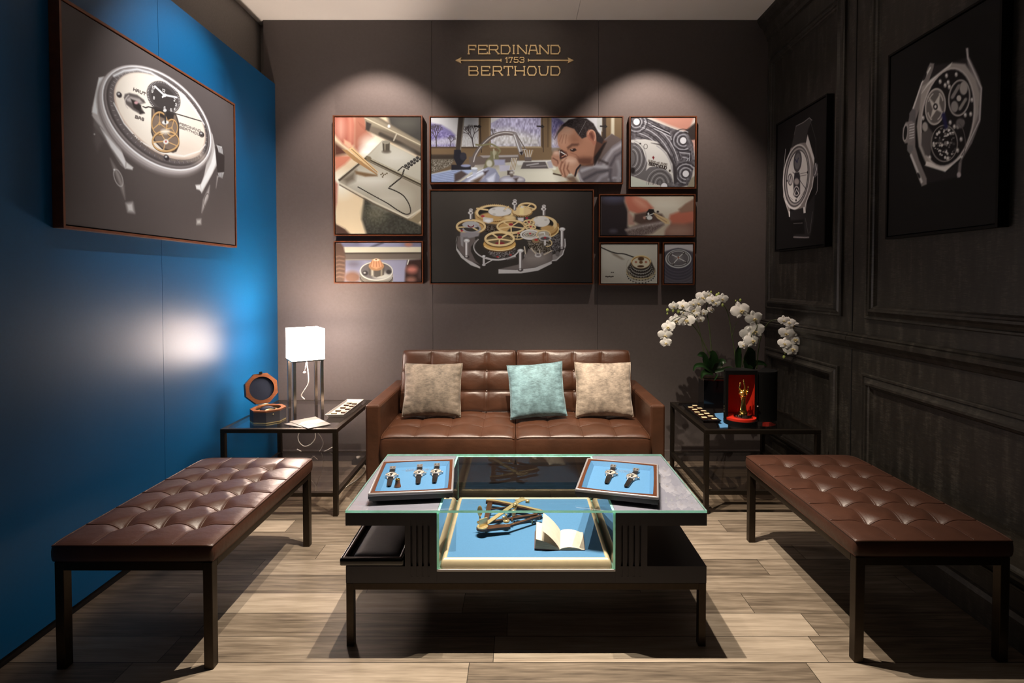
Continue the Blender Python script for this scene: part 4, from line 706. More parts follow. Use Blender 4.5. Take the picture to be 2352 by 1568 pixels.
    for k in range(60):
        a = 2 * PI * k / 60; ca, sa = math.cos(a), math.sin(a); R = .735
        q = [(730 + m * (520 * ca * math.cos(R) - 312 * sa * math.sin(R)), 584 + m * (520 * ca * math.sin(R) + 312 * sa * math.cos(R))) for m in (.955, .995)]
        c.line(q, 1.2, (176, 164, 160), 1.2, .7)
    O(742, 576, 492, 286, (206, 176, 156), 3); O(744, 568, 480, 274, (240, 220, 200), 4); O(700, 520, 330, 190, (248, 232, 214), 60)
    O(1000, 880, 160, 60, (236, 208, 186), 30, .5, .6)
    c.line([(330, 460), (420, 640), (560, 800), (760, 905), (960, 935), (1100, 890), (1150, 830)], 2.2, (250, 244, 236), 4)
    c.poly(E(776, 408, 170, 128, .75), (84, 74, 72), 2.5); c.poly(E(776, 412, 126, 90, .75), (66, 58, 56), 3)
    for k in range(60):
        a = 2 * PI * k / 60; R = .75; q = [(776 + m * (168 * math.cos(a) * math.cos(R) - 126 * math.sin(a) * math.sin(R)), 408 + m * (168 * math.cos(a) * math.sin(R) + 126 * math.sin(a) * math.cos(R))) for m in (.9, .98)]; c.line(q, 1, (206, 196, 190), 1)
    for s_, x, y in (('12', 765, 352), ('9', 668, 360), ('8', 682, 420), ('2', 866, 438), ('3', 880, 482), ('4', 868, 520), ('5', 835, 528), ('6', 778, 510), ('10', 672, 325)): c.text(s_, (x, y), (18, 8), (3, -22), 1.6, (226, 216, 210), .25)
    c.line([(700, 310), (785, 390)], 5, (246, 240, 238), 2); c.line([(785, 385), (895, 408)], 4, (246, 240, 238), 2); c.line([(785, 390), (765, 405)], 4, (230, 222, 220)); c.ell(785, 388, 18, 16, (236, 228, 224), 2)
    for x, y in ((378, 384), (1116, 740), (802, 948)): c.ell(x, y, 22, 28, (50, 42, 42), 3, -.6); c.ell(x - 4, y - 8, 11, 9, (214, 206, 202), 3)
    c.text('HAUT', (505, 345), (26, 11), (5, -22), 2.2, (96, 82, 76), .3); c.text('BAS', (522, 592), (26, 9), (4, -22), 2.2, (96, 82, 76), .3)
    c.poly([(420, 410), (430, 378), (470, 368), (540, 385), (600, 430), (614, 456), (560, 470), (608, 550), (570, 560), (500, 520), (440, 470)], (96, 84, 80), 4); c.poly([(440, 420), (480, 400), (560, 420), (590, 455), (540, 470), (450, 440)], (176, 160, 152), 5); c.poly([(480, 420), (530, 440), (575, 480), (570, 540), (510, 500)], (46, 38, 36), 4); c.ell(530, 455, 18, 14, (206, 150, 150), 3); c.poly([(560, 510), (608, 546), (560, 556)], (54, 46, 44), 3); c.arc(500, 450, 70, 70, 2, (206, 190, 180), 90, 200, .7, 3)
    c.poly([(668, 500), (700, 490), (800, 520), (890, 560), (915, 640), (915, 840), (890, 895), (860, 905), (760, 870), (690, 800), (664, 720)], (60, 50, 46), 3); c.poly([(676, 510), (800, 530), (885, 570), (905, 650), (905, 835), (870, 890), (765, 860), (700, 795), (674, 715)], (132, 108, 92), 3)
    c.poly([(690, 500), (800, 520), (870, 560), (860, 620), (790, 600), (700, 560)], (52, 44, 42), 4)
    c.gear(740, 640, 70, 100, 3.5, (206, 156, 96), 0, 3, .5, (110, 76, 44)); c.gear(850, 680, 50, 74, 3.5, (206, 156, 96), 0, 3, .9, (110, 76, 44)); c.gear(795, 800, 118, 90, 4, (214, 164, 104), 0, 5, .5, (110, 76, 44)); c.ell(792, 632, 30, 18, (236, 230, 224), 3); c.ell(797, 806, 24, 22, (236, 226, 216), 3); c.ell(797, 804, 9, 10, (190, 90, 80), 2); c.ell(790, 715, 40, 20, (240, 224, 204), 8)
    c.line([(590, 490), (615, 500), (640, 492), (790, 525), (1126, 625)], 2.6, (58, 50, 48), 1.4); c.line([(790, 530), (792, 630)], 6, (66, 58, 56), 2); c.ell(788, 524, 16, 14, (222, 214, 208), 2)
    c.text('FERDINAND', (918, 652), (22.5, 8.2), (3, -18), 1.7, (112, 96, 88), .28); c.text('BERTHOUD', (918, 682), (25, 9.6), (3, -18), 1.7, (112, 96, 88), .28)
    for i, ch in enumerate('CHRONOMETRE'): a = i / 10; x = 498 + 250 * a; y = 756 + 205 * a ** .85; c.text(ch, (x, y), (20, 14), (4, -18), 2, (116, 98, 88), .2)
    for i, ch in enumerate('VAL-DE-TRAVERS'): a = i / 13; x = 838 + 250 * a; y = 972 + 22 * math.sin(a * 2.2) - 40 * a ** 3; c.text(ch, (x, y), (15, 1 - 4 * a), (2, -15), 1.5, (130, 112, 100), .2)
    O(712, 596, 575, 362, (0, 0, 0), 3, op=0)
    c.line([(330, 215), (420, 170), (540, 155), (660, 185), (800, 270), (960, 390), (1060, 520), (1140, 650)], 4, (246, 240, 238), 5)
def d_dark_watch(c):
    W_, L = (206, 188, 178), (128, 112, 104)
    c.poly([(262, 352), (380, 278), (405, 300), (370, 380), (350, 500), (300, 540), (215, 560), (240, 450)], (46, 40, 38), 4); c.line([(262, 352), (330, 318), (380, 278), (405, 300)], 1.6, (130, 116, 110), 2); c.line([(385, 290), (440, 480), (440, 640)], 1.4, (60, 54, 52), 2); c.line([(245, 430), (262, 355)], 1.2, (110, 98, 94), 2)
    c.poly([(208, 1120), (345, 1080), (430, 960), (420, 1180), (390, 1330), (370, 1356), (250, 1360), (240, 1330), (340, 1320), (330, 1190), (215, 1200)], (34, 29, 28), 5); c.line([(240, 1348), (340, 1352), (376, 1350)], 3, (120, 104, 98), 3); c.line([(240, 1226), (320, 1222)], 1.5, (96, 84, 80), 2); c.line([(345, 1180), (370, 1320)], 1.2, (84, 74, 70), 1.5); c.line([(410, 1120), (385, 1310)], 1.2, (90, 80, 76), 1.5)
    c.poly([(215, 550), (300, 505), (350, 500), (365, 430), (385, 500), (425, 640), (430, 760), (410, 900), (365, 1010), (345, 1130), (330, 1130), (328, 1085), (250, 1106), (210, 1080), (205, 1168), (192, 1130), (150, 990), (148, 760)], (120, 104, 96), 3)
    c.poly([(365, 430), (385, 500), (425, 640), (420, 700), (390, 600), (350, 510)], (186, 168, 158), 3); c.line([(168, 560), (150, 760), (150, 985), (196, 1120)], 2.4, (176, 160, 150), 2); c.line([(424, 760), (405, 900), (350, 1040), (336, 1110)], 3, (206, 190, 180), 2)
    c.poly([(412, 740), (440, 680), (458, 700), (455, 790), (430, 815), (414, 800)], (84, 74, 72), 3); c.line([(436, 688), (446, 740), (430, 790)], 2, (206, 192, 184), 2); c.line([(455, 780), (452, 930), (438, 965)], 2, (150, 134, 128), 2)
    c.ell(268, 805, 122, 292, (186, 168, 158), 3, .1); c.ell(268, 805, 112, 276, (62, 54, 52), 3, .1); c.ell(270, 805, 104, 262, (150, 132, 124), 4, .1); c.ell(272, 806, 96, 244, (46, 40, 40), 3, .1); c.ell(273, 806, 90, 234, (196, 178, 166), 3, .1)
    c.arc(266, 812, 118, 284, 3, (236, 220, 210), 60, 130, .1, 3)
    c.ell(276, 668, 36, 98, (64, 56, 56), 2, .08); c.ell(276, 668, 26, 72, (96, 86, 84), 3, .08); c.line([(255, 650), (272, 680), (282, 640)], 3, (36, 34, 60), 2)
    c.ell(210, 832, 22, 54, (70, 60, 58), 2); c.ell(211, 832, 17, 44, (170, 152, 144), 3); c.line([(204, 850), (216, 800)], 3, (40, 34, 36), 2)
    c.poly([(250, 770), (290, 765), (298, 800), (298, 960), (270, 1000), (240, 975), (238, 850)], (44, 38, 40), 3); c.ell(268, 850, 22, 30, (150, 130, 122), 5); c.arc(266, 935, 22, 40, 3, (176, 156, 146)); c.line([(245, 975), (266, 920), (288, 960)], 2.4, (206, 190, 180)); c.line([(232, 764), (290, 830), (348, 915)], 1.6, (40, 34, 40), 1.2)
    for x, y in ((180, 843), (364, 768), (262, 1018)): c.ell(x, y, 6, 10, (30, 26, 28), 2)
    c.line([(300, 780), (355, 768)], 1.4, (110, 96, 92), 1.2); c.line([(300, 800), (355, 790)], 1.4, (110, 96, 92), 1.2); c.line([(205, 990), (235, 1015)], 1.2, (120, 104, 98), 1.2); c.line([(285, 1010), (340, 930)], 1.2, (120, 104, 98), 1.2)
    c.poly([(195, 1118), (208, 1118), (208, 1168), (198, 1165)], (214, 198, 188), 2); c.poly([(326, 1080), (342, 1080), (348, 1130), (330, 1134)], (214, 198, 188), 2)
def d_back_watch(c):
    c.poly([(330, 400), (480, 375), (570, 345), (580, 400), (620, 480), (380, 520)], (34, 28, 27), 5); c.poly([(310, 990), (440, 1030), (540, 960), (520, 1060), (330, 1100)], (28, 23, 22), 5)
    c.poly([(340, 400), (350, 378), (375, 382), (370, 410), (305, 600), (285, 660), (262, 730), (262, 880), (285, 960), (330, 1070), (330, 1105), (300, 1118), (285, 1080), (230, 925), (214, 900), (222, 720), (244, 650)], (112, 98, 92), 3)
    c.line([(350, 410), (300, 500), (250, 650)], 4, (190, 174, 164), 3); c.line([(236, 930), (300, 1090)], 5, (180, 164, 156), 3); c.ell(318, 460, 8, 26, (30, 26, 26), 3, .4); c.ell(282, 1052, 8, 18, (30, 26, 26), 3, -.4)
    c.poly([(224, 740), (226, 680), (244, 652), (264, 660), (262, 740)], (90, 80, 78), 3); c.poly([(214, 870), (250, 870), (250, 900), (232, 918), (216, 905)], (100, 90, 86), 3)
    c.poly([(188, 770), (205, 732), (240, 726), (258, 740), (256, 840), (226, 856), (200, 860), (186, 830)], (120, 106, 100), 3); c.ell(203, 795, 15, 56, (150, 134, 126), 2, .1); c.ell(203, 797, 10, 42, (16, 13, 13), 2, .1)
    for k in range(6): c.line([(228, 750 + k * 16), (254, 744 + k * 16)], 1.6, (190, 176, 168), 1.5)
    c.poly([(562, 290), (580, 290), (582, 340), (640, 460), (662, 530), (650, 730), (600, 860), (540, 960), (532, 1055), (512, 1065), (520, 980), (600, 800), (640, 640), (620, 500), (574, 390)], (104, 90, 86), 3); c.line([(570, 295), (575, 350), (655, 530), (645, 720), (540, 945)], 2.4, (176, 160, 152), 2.5); c.ell(522, 1048, 12, 16, (160, 140, 136), 3)
    c.poly([(300, 520), (380, 470), (480, 378), (560, 385), (620, 470), (646, 560), (640, 680), (600, 800), (530, 940), (440, 1028), (330, 992), (282, 880), (270, 760), (290, 620)], (146, 130, 120), 4)
    c.poly([(300, 560), (340, 510), (470, 400), (480, 378), (350, 480)], (206, 190, 178), 4); c.poly([(320, 992), (440, 1028), (540, 940), (530, 920), (430, 990), (330, 970)], (222, 206, 192), 4)
    c.ell(455, 705, 160, 302, (170, 152, 142), 2.5, .15); c.ell(455, 705, 150, 290, (22, 18, 18), 3, .15)
    c.ell(382, 640, 62, 112, (166, 150, 138), 2, .1); c.ell(382, 640, 54, 100, (92, 80, 74), 3, .1); c.poly([(340, 580), (375, 620), (410, 560), (405, 620), (425, 680), (390, 660), (350, 720), (365, 655)], (182, 166, 152), 3); c.ell(382, 640, 14, 20, (40, 34, 32), 2); c.ell(382, 640, 6, 9, (206, 190, 176), 2)
    for a in range(4): c.arc(382, 640, 46, 84, 3, (160, 144, 132), a * 90 + 20, a * 90 + 60, .1)
    c.ell(524, 588, 66, 112, (152, 136, 126), 2, .12); c.ell(524, 588, 57, 100, (24, 20, 20), 3, .12); c.ell(550, 530, 24, 40, (150, 134, 124), 3); c.ell(496, 640, 22, 34, (130, 116, 108), 3); c.line([(485, 580), (520, 520)], 8, (120, 106, 98), 3); c.line([(530, 650), (560, 600)], 7, (130, 116, 106), 3); c.ell(522, 590, 14, 18, (170, 154, 142), 2)
    c.poly([(300, 800), (340, 760), (370, 800), (350, 940), (320, 930), (298, 870)], (74, 64, 60), 4)
    c.arc(435, 860, 78, 108, 2.5, (110, 98, 90)); r = random.Random(8)
    for k in range(90):
        a, q = r.uniform(0, 2 * PI), r.uniform(0, 1) ** .6; c.ell(440 + 70 * q * math.cos(a), 860 + 95 * q * math.sin(a), r.uniform(3, 9), r.uniform(3, 10), r.choice([(170, 154, 142), (110, 98, 90), (206, 190, 178), (60, 52, 50)]), 2)
    for x, y in ((410, 490), (448, 455), (506, 448), (440, 512), (465, 522), (458, 495), (600, 600), (592, 685), (308, 708), (470, 735), (530, 740), (545, 735), (515, 760), (495, 760), (535, 835), (514, 902), (457, 950), (348, 945), (560, 690)): c.ell(x, y, 9, 14, (160, 144, 134), 3); c.ell(x - 1, y - 3, 4, 5, (216, 202, 190), 2)
    c.ell(320, 760, 17, 28, (150, 134, 124), 3); c.ell(530, 740, 26, 30, (96, 84, 80), 4); c.line([(430, 690), (445, 760)], 8, (24, 22, 60), 5); c.arc(500, 860, 60, 130, 1.5, (80, 70, 66), -70, 60)
side_picture('large picture on the blue wall of a tilted white-dialled watch', WL, 1, 1.866, 3.012, 2.256, 1.436, 180, 120, 3.921, d_white_watch, (88, 76, 73), 1.0, 500, M['wood_f'])
side_picture('picture of a strapped watch on black, hanging in the further wall panel', WR, -1, 2.838, 3.394, 2.254, 1.432, 1760, 200, 3.92, d_dark_watch, (16, 13, 12), 2.2, 440, M['matte_black'])
side_picture("picture of a watch's open back on black, hanging in the nearer wall panel", WR, -1, 1.816, 2.372, 2.258, 1.434, 2000, 0, 2.6133, d_back_watch, (13, 11, 10), 2.2, 460, M['matte_black'])

# wall sign
sg = thing('wall_sign', 'brass lettered sign with two arrows and a year, high on the back wall', 'sign', at(1181, 175, y=WY))
SY_ = WY - .012
def sp(x, y): p = at(x / 7.84 + 1030, y / 7.84 + 80, y=SY_); return Vector((p.x, 0, p.z))
def strokes(b, pls, w, y0, y1):
    for pl in pls:
        for p, q in zip(pl[:-1], pl[1:]):
            y0 += .00013; y1 -= .00013
            d = (q - p); L = d.length
            if L < 1e-5: continue
            d /= L; n = Vector((-d.z, 0, d.x)); p2, q2 = p - d * w * .5, q + d * w * .5
            c4 = [p2 + n * w / 2, q2 + n * w / 2, q2 - n * w / 2, p2 - n * w / 2]
            b.add([Vector((v.x, y, v.z)) for y in (y0, y1) for v in c4], [(0, 1, 2, 3), (7, 6, 5, 4), (0, 4, 5, 1), (1, 5, 6, 2), (2, 6, 7, 3), (3, 7, 4, 0)])
def letter(ch, x0, x1, yt, yb, w, nm):
    wd, st = FONT[ch]; hw = w * 2340 * .5 * .95; x0 += hw; x1 -= hw; yt += hw; yb -= hw
    if ch == 'I': x0 = x1 = (x0 + x1) / 2
    f = lambda p: sp(x0 + (x1 - x0) * (p[0] / wd if wd else 0), yb - (yb - yt) * p[1])
    b = MB(); pls = [[f(p) for p in pl] for pl in st]
    for k in FEET.get(ch, []): c = f(k); e = w * .95; pls.append([c - Vector((e * .62, 0, 0)), c + Vector((e * .62, 0, 0))])
    k = random.uniform(0, .0004); strokes(b, pls, w, SY_ - k, SY_ + .0115); b.build(nm, M['sign_brass'], sg)
for ch, x0, x1 in zip('FERDINAND', (357, 535, 728, 943, 1152, 1245, 1440, 1640, 1840), (500, 705, 910, 1115, 1200, 1412, 1612, 1808, 2015)): letter(ch, x0, x1, 181, 345, .0070, 'letter')
for ch, x0, x1 in zip('BERTHOUD', (362, 590, 800, 995, 1197, 1420, 1628, 1840), (540, 750, 975, 1165, 1373, 1585, 1802, 2015)): letter(ch, x0, x1, 562, 730, .0070, 'letter')
for ch, x0, x1 in zip('1753', (1025, 1085, 1175, 1280), (1070, 1158, 1260, 1365)): letter(ch, x0, x1, 400, 498, .0050, 'numeral')
for s_, tip, end in ((1, 125, 955), (-1, 2255, 1430)):
    b = MB(); strokes(b, [[sp(tip + s_ * 60, 456), sp(end - s_ * 12, 456)]], .0062, SY_, SY_ + .0115); strokes(b, [[sp(end - s_ * 8, 438), sp(end - s_ * 8, 474)]], .006, SY_ - .0004, SY_ + .0115)
    q = [sp(tip, 456), sp(tip + s_ * 108, 405), sp(tip + s_ * 88, 456), sp(tip + s_ * 108, 508)]
    b.add([Vector((v.x, y, v.z)) for y in (SY_ - .0006, SY_ + .0115) for v in q], [(0, 1, 2, 3), (7, 6, 5, 4), (0, 4, 5, 1), (1, 5, 6, 2), (2, 6, 7, 3), (3, 7, 4, 0)]); b.build('arrow', M['sign_brass'], sg)

# ------------------------------------------------------------------ upholstery
def tuft_h(f, g, nx, ny, a, b):
    su = abs(math.sin(PI * f)) if .5 < f < nx - .5 else 1.0
    sv = abs(math.sin(PI * g)) if .5 < g < ny - .5 else 1.0
    return a * (su ** .38) * (sv ** .38) + b * min(1, math.sqrt(su * su + sv * sv)) ** .8
def cushion(W, D, T, nx, ny, a, b, T0, res=14, crown=.012, bulge=.006, edge=.010, sag=0):
    """tufted block, local x 0..W, y 0..D, top near z=0, bottom -T; returns mesh builder and its rim loop"""
    mb = MB(); U, V = nx * res, ny * res; base = -(a + b)
    def P(i, j):
        u, v = 2 * i / U - 1, 2 * j / V - 1; q_ = min(1, min((1 - abs(u)) * W / 2, (1 - abs(v)) * D / 2) / .03); q_ = q_ * q_ * (3 - 2 * q_)
        x = W / 2 + u * W / 2 * (1 - .012 * abs(v) ** 10); y = D / 2 + v * D / 2 * (1 - .012 * abs(u) ** 10)
        z = base + (a + b) * (1 - q_) * .93 + q_ * tuft_h((u + 1) / 2 * nx, (v + 1) / 2 * ny, nx, ny, a, b) + crown * (1 - u * u) * (1 - v * v) - edge * (abs(u) ** 16 + abs(v) ** 16) * .7
        z -= sag * (1 - .5 * abs(u)) * 0
        return Vector((x, y, z))
    w = U + 1; vs = [T0 @ P(i, j) for j in range(V + 1) for i in range(U + 1)]
    fs = [(j * w + i, j * w + i + 1, (j + 1) * w + i + 1, (j + 1) * w + i) for j in range(V) for i in range(U)]
    loop = [(i, 0) for i in range(U)] + [(U, j) for j in range(V)] + [(i, V) for i in range(U, 0, -1)] + [(0, j) for j in range(V, 0, -1)]
    n = len(loop); rim = [P(*q) for q in loop]; cx = Vector((W / 2, D / 2, 0)); rings = [[j * w + i for i, j in loop]]
    for o, dz in ((bulge * .5, .12), (bulge, .35), (bulge, .65), (bulge * .6, .88), (0, 1.0)):
        ids = []
        for k, p in enumerate(rim):
            t = (rim[(k + 1) % n] - rim[k - 1]); nn = Vector((t.y, -t.x, 0)); nn = nn.normalized() if nn.length > 0 else nn
            q = Vector((p.x, p.y, 0)) + nn * o; q.z = p.z + (-T - p.z) * dz; ids.append(len(vs)); vs.append(T0 @ q)
        rings.append(ids)
    for r0, r1 in zip(rings[:-1], rings[1:]): fs += [(r0[k], r1[k], r1[(k + 1) % n], r0[(k + 1) % n]) for k in range(n)]
    fs.append(tuple(rings[-1])); mb.add(vs, fs, True)
    return mb, [T0 @ (p + Vector((0, 0, -.001))) for p in rim[::2]], P
def seam_tubes(W, D, nx, ny, P, res, T0, r):
    mb = MB()
    for i in range(1, nx): mb.tube([T0 @ (P(i * res, j) + Vector((r * .5, 0, r * .5))) for j in range(0, ny * res + 1)], r, 6)
    for j in range(1, ny): mb.tube([T0 @ (P(i, j * res) + Vector((0, r * .5, r * .5))) for i in range(0, nx * res + 1)], r, 6)
    return mb
def ring_tube(b, pts, r, n=8): b.tube(pts + pts[:2], r, n, False)
def bench(label, x0, x1, y0, y1, leg0):
    t = thing('tufted_bench', label, 'bench', ((x0 + x1) / 2, (y0 + y1) / 2, 0), 'tufted leather benches')
    Z = .414; W, D = x1 - x0, y1 - y0; T0 = Matrix.Translation((x0, y0, Z))
    c, rim, P = cushion(W, D, .062, 4, 6, .006, .028, T0, 16, .008, .004, .006)
    cu = c.build('seat_cushion', M['leather_b'], t)
    s = seam_tubes(W, D, 4, 6, P, 16, T0, .0022); s.build('stitched_seam', M['leather_b'], cu)
    b = MB(); ring_tube(b, rim, .0032); b.build('piping', M['leather_b'], cu)
    for i in range(1, 4):
        for j in range(1, 6): b = MB(); b.ball(T0 @ (P(i * 16, j * 16) + Vector((0, 0, .001))), .0045, 8, (1, 1, .6)); b.build('tuft_button', M['leather_b'], cu)
    i = .006; L = .030; fx0, fx1, fy0, fy1 = x0 + i, x1 - i, y0 + i, y1 - i
    b = MB(); b.box(fx0 + L, fx1 - L, fy0, fy0 + L, .322, .3492).box(fx0 + L, fx1 - L, fy1 - L, fy1, .322, .3492).box(fx0, fx0 + L, fy0 + L, fy1 - L, .322, .3492).box(fx1 - L, fx1, fy0 + L, fy1 - L, .322, .3492)
    b.build('rail', M['iron'], t, .001)
    for X in (fx0, fx1 - L):
        for Y in (fy0, fy1 - L): MB().box(X, X + L, Y, Y + L, .0, .3492).build('leg', M['iron'], t, .002)
bench('tufted brown leather bench in front of the blue wall', -1.490, -.974, 1.642, 2.455, None)
bench('tufted brown leather bench against the dark panelled wall', 1.092, 1.606, 1.672, 2.495, None)

# sofa
SX0, SX1, SF, SB = -.838, .802, 2.835, 3.56
so = thing('sofa', 'brown leather two-seat sofa with buttoned back against the grey wall', 'sofa', (0, 3.2, 0))
MB().box(SX0 + .083, SX1 - .083, SF + .03, SB, .13, .235).build('base', M['leather'], so, .006)
for s_ in (0, 1):
    x0 = SX0 if s_ == 0 else SX1 - .082; b = MB(); b.box(x0, x0 + .082, SF, SB, .10, .568); b.build('arm', M['leather'], so, .012)
MB().box(SX0 + .083, SX1 - .083, SB - .085, SB, .236, .74).build('back_frame', M['leather'], so, .012)
for s_ in (0, 1):
    for Y in (SF + .02, SB - .06): MB().box((SX0 + .02, SX1 - .06)[s_], (SX0 + .06, SX1 - .02)[s_], Y, Y + .04, 0, .10).build('leg', M['iron'], so, .002)
mid = (SX0 + SX1) / 2 + .004; sw = (SX1 - SX0 - .164) / 2 - .006
for s_ in (0, 1):
    x0 = SX0 + .085 if s_ == 0 else mid + .002
    T0 = Matrix.Translation((x0, SF - .008, .408)) @ Matrix.Rotation(math.radians(1.5), 4, 'X')
    c, rim, P = cushion(sw, .50, .165, 4, 3, .011, .016, T0, 16, .020, .012, .016); cu = c.build('seat_cushion', M['leather'], so)
    seam_tubes(sw, .5, 4, 3, P, 16, T0, .0018).build('stitched_seam', M['leather'], cu); b = MB(); ring_tube(b, rim, .0035); b.build('piping', M['leather'], cu)
for s_ in (0, 1):
    x0 = SX0 + .096 if s_ == 0 else mid + .006; bw = sw - .012
    R = Matrix(((1, 0, 0, 0), (0, 0, -1, 0), (0, 1, 0, 0), (0, 0, 0, 1)))
    T0 = Matrix.Translation((x0, 3.245, .425)) @ Matrix.Rotation(math.radians(-13), 4, 'X') @ R
    c, rim, P = cushion(bw, .385, .12, 4, 3, .014, .020, T0, 16, .018, .010, .016); cu = c.build('back_cushion', M['leather'], so)
    seam_tubes(bw, .385, 4, 3, P, 16, T0, .0018).build('stitched_seam', M['leather'], cu); b = MB(); ring_tube(b, rim, .0035); b.build('piping', M['leather'], cu)
    for i in range(1, 4):
        for j in (1, 2): b = MB(); b.ball((0, 0, 0), .0095, 10, (1, 1, .6), T0 @ Matrix.Translation(P(i * 16, j * 16) + Vector((0, 0, .003)))); b.build('button', M['leather'], cu)
def pillow(label, mat, tl, tr, br, bl, Yb, lean, seed):
    """scatter cushion standing on the seat; the four corners give its outline"""
    B = [at(*p, y=Yb) for p in (bl, br)]; T = [at(*p, y=Yb + lean) for p in (tl, tr)]
    C = (B[0] + B[1] + T[0] + T[1]) / 4; ex = ((B[1] - B[0]) + (T[1] - T[0])) / 2; ey = ((T[0] - B[0]) + (T[1] - B[1])) / 2
    W, Hh = ex.length, ey.length; z = ex.cross(ey).normalized(); x = ex.normalized(); y = z.cross(x)
    Mx = Matrix((x, y, z)).transposed().to_4x4(); Mx.translation = C; r = random.Random(seed)
    ph = [r.uniform(0, 6) for _ in range(8)]
    t = thing('throw_pillow', label, 'pillow', (C.x, C.y, min(B[0].z, B[1].z)), 'scatter cushions on the sofa')
    def surf(sg_):
        def f(u, v):
            a, b_ = 2 * u - 1, 2 * v - 1
            X = a * W / 2 * (1.03 - .055 * (1 - b_ * b_)) * (1 + .006 * math.sin(9 * b_ + ph[0])); Y = b_ * Hh / 2 * (1.03 - .055 * (1 - a * a)) * (1 + .006 * math.sin(8 * a + ph[1]))
            h = .062 * ((1 - a * a + 1e-9) * (1 - b_ * b_ + 1e-9)) ** .42
            e = 1 - min(1, (1 - max(abs(a), abs(b_))) * 3.2)
            h += .004 * e * math.sin(26 * (a if abs(b_) > abs(a) else b_) + ph[2]) * (1 - max(abs(a), abs(b_)) ** 8) + .003 * math.sin(3 * a + 2 * b_ + ph[3]) * (1 - a ** 4) * (1 - b_ ** 4)
            return Mx @ Vector((X, Y, sg_ * h))
        return f
    b = MB(); b.grid(surf(1), 44, 44); b.grid(surf(-1), 44, 44, flip=True); b.build('cover', mat, t, weld=True)
    b = MB(); e = [surf(1)(*q) for q in [(k / 20, 0) for k in range(20)] + [(1, k / 20) for k in range(20)] + [(1 - k / 20, 1) for k in range(20)] + [(0, 1 - k / 20) for k in range(20)]]
    ring_tube(b, e, .0022, 6); b.build('seam_edge', mat, t)
pillow('taupe velvet scatter cushion at the left end of the sofa', M['pil_taupe'], (931, 835), (1059.6, 836), (1058, 955), (926, 955), 3.085, .085, 1)
pillow('pale blue velvet scatter cushion leaning crooked in the middle of the sofa', M['pil_blue'], (1162, 842), (1286.5, 831), (1303, 953), (1179, 961), 3.06, .10, 2)
pillow('beige velvet scatter cushion at the right end of the sofa', M['pil_beige'], (1322.5, 834), (1447.6, 833), (1452, 956), (1323, 955), 3.085, .085, 3)

# ------------------------------------------------------------------ glass side tables
def side_table(label, x0, x1, y0, y1, Z, mat):
    t = thing('side_table', label, 'side table', ((x0 + x1) / 2, (y0 + y1) / 2, 0), 'glass side tables'); L = .024
    for X in (x0, x1 - L):
        for Y in (y0, y1 - L): MB().box(X, X + L, Y, Y + L, 0, Z - .0225).build('leg', mat, t, .0015)
    for z, nm in ((Z - .022, 'top_rail'), (.105, 'lower_rail')):
        e = 0 if nm == 'top_rail' else L
        b = MB(); b.box(x0 + e, x1 - e, y0, y0 + L, z, z + .022).box(x0 + e, x1 - e, y1 - L, y1, z, z + .022).box(x0, x0 + L, y0 + L, y1 - L, z, z + .022).box(x1 - L, x1, y0 + L, y1 - L, z, z + .022); b.build(nm, mat, t, .0012)
    MB().box(x0 + L + .001, x1 - L - .001, y0 + L + .001, y1 - L - .001, Z - .0085, Z - .0005).build('glass_top', M['tint'], t)
    MB().box(x0 + L + .001, x1 - L - .001, y0 + L + .001, y1 - L - .001, .119, .1265).build('glass_shelf', M['tint'], t)
side_table('dark metal side table with glass top between the blue wall and the sofa', -1.573, -.957, 2.734, 3.405, .4655, M['iron'])
side_table('dark metal side table with glass top right of the sofa under the orchids', .993, 1.609, 2.760, 3.405, .4525, M['iron_r'])
TL, TR_ = .4657, .4527

# table lamp
lc = at(703.5, 938.5, z=TL); lc.y = 3.170; lc.x = -1.298; A33 = math.radians(34)
lamp = thing('table_lamp', 'glowing white cube lamp on four tall nickel legs', 'lamp', (lc.x, lc.y, TL)); lamp.rotation_euler.z = A33
for i in (-1, 1):
    for j in (-1, 1): MB().box(i * .078 - .0085, i * .078 + .0085, j * .078 - .0085, j * .078 + .0085, .0005, .300).build('leg', M['steel'], lamp, .001, local=True)
b = MB()
for i in (-1, 1): b.box(-.0865, .0865, i * .0865 - .006, i * .0865 + .006, .3003, .3075).box(i * .0865 - .006, i * .0865 + .006, -.080, .080, .3003, .3075)
b.build('top_frame', M['steel'], lamp, local=True)
s = .0925; b = MB()
for a in ((-s, s, -s, -s + .004), (-s, s, s - .004, s), (-s, -s + .004, -s + .004, s - .004), (s - .004, s, -s + .004, s - .004)): b.box(*a, .308, .492)
b.build('lamp_shade', M['shade'], lamp, local=True)
MB().tube([(0, 0, .308), (0, 0, .34)], .018, 16).lathe([(.001, .34), (.02, .35), (.03, .38), (.022, .41), (.001, .425)], 16).build('bulb', M['shade'], lamp, local=True)
def wpath(pts, Y, n=8): return smooth_path([at(px, py, y=Y) for px, py in pts], n)
Mi = (Matrix.Translation(lamp.location) @ Matrix.Rotation(A33, 4, 'Z')).inverted()
b = MB(); b.tube([Mi @ p for p in wpath([(704, 826), (705, 836), (708, 858), (708, 880), (699, 896), (692.5, 908), (700, 917)], 3.17)], .0032, 8); b.build('power_cord', M['cord'], lamp, local=True)
b = MB(); b.ball(Mi @ at(699.5, 855, y=3.15), .0085, 12, (1.1, .7, .8)).tube([Mi @ at(700, 851, y=3.15), Mi @ at(703, 832, y=3.16)], .0012, 6); b.build('pull_switch', M['cord'], lamp, local=True)
bl = bpy.data.lights.new('lamp_bulb_light', 'POINT'); bo = bpy.data.objects.new('lamp_bulb_light', bl); COL.objects.link(bo); bl.energy = 13; bl.color = (1, .78, .62); bl.shadow_soft_size = .045; bo.location = (lc.x, lc.y, TL + .44)
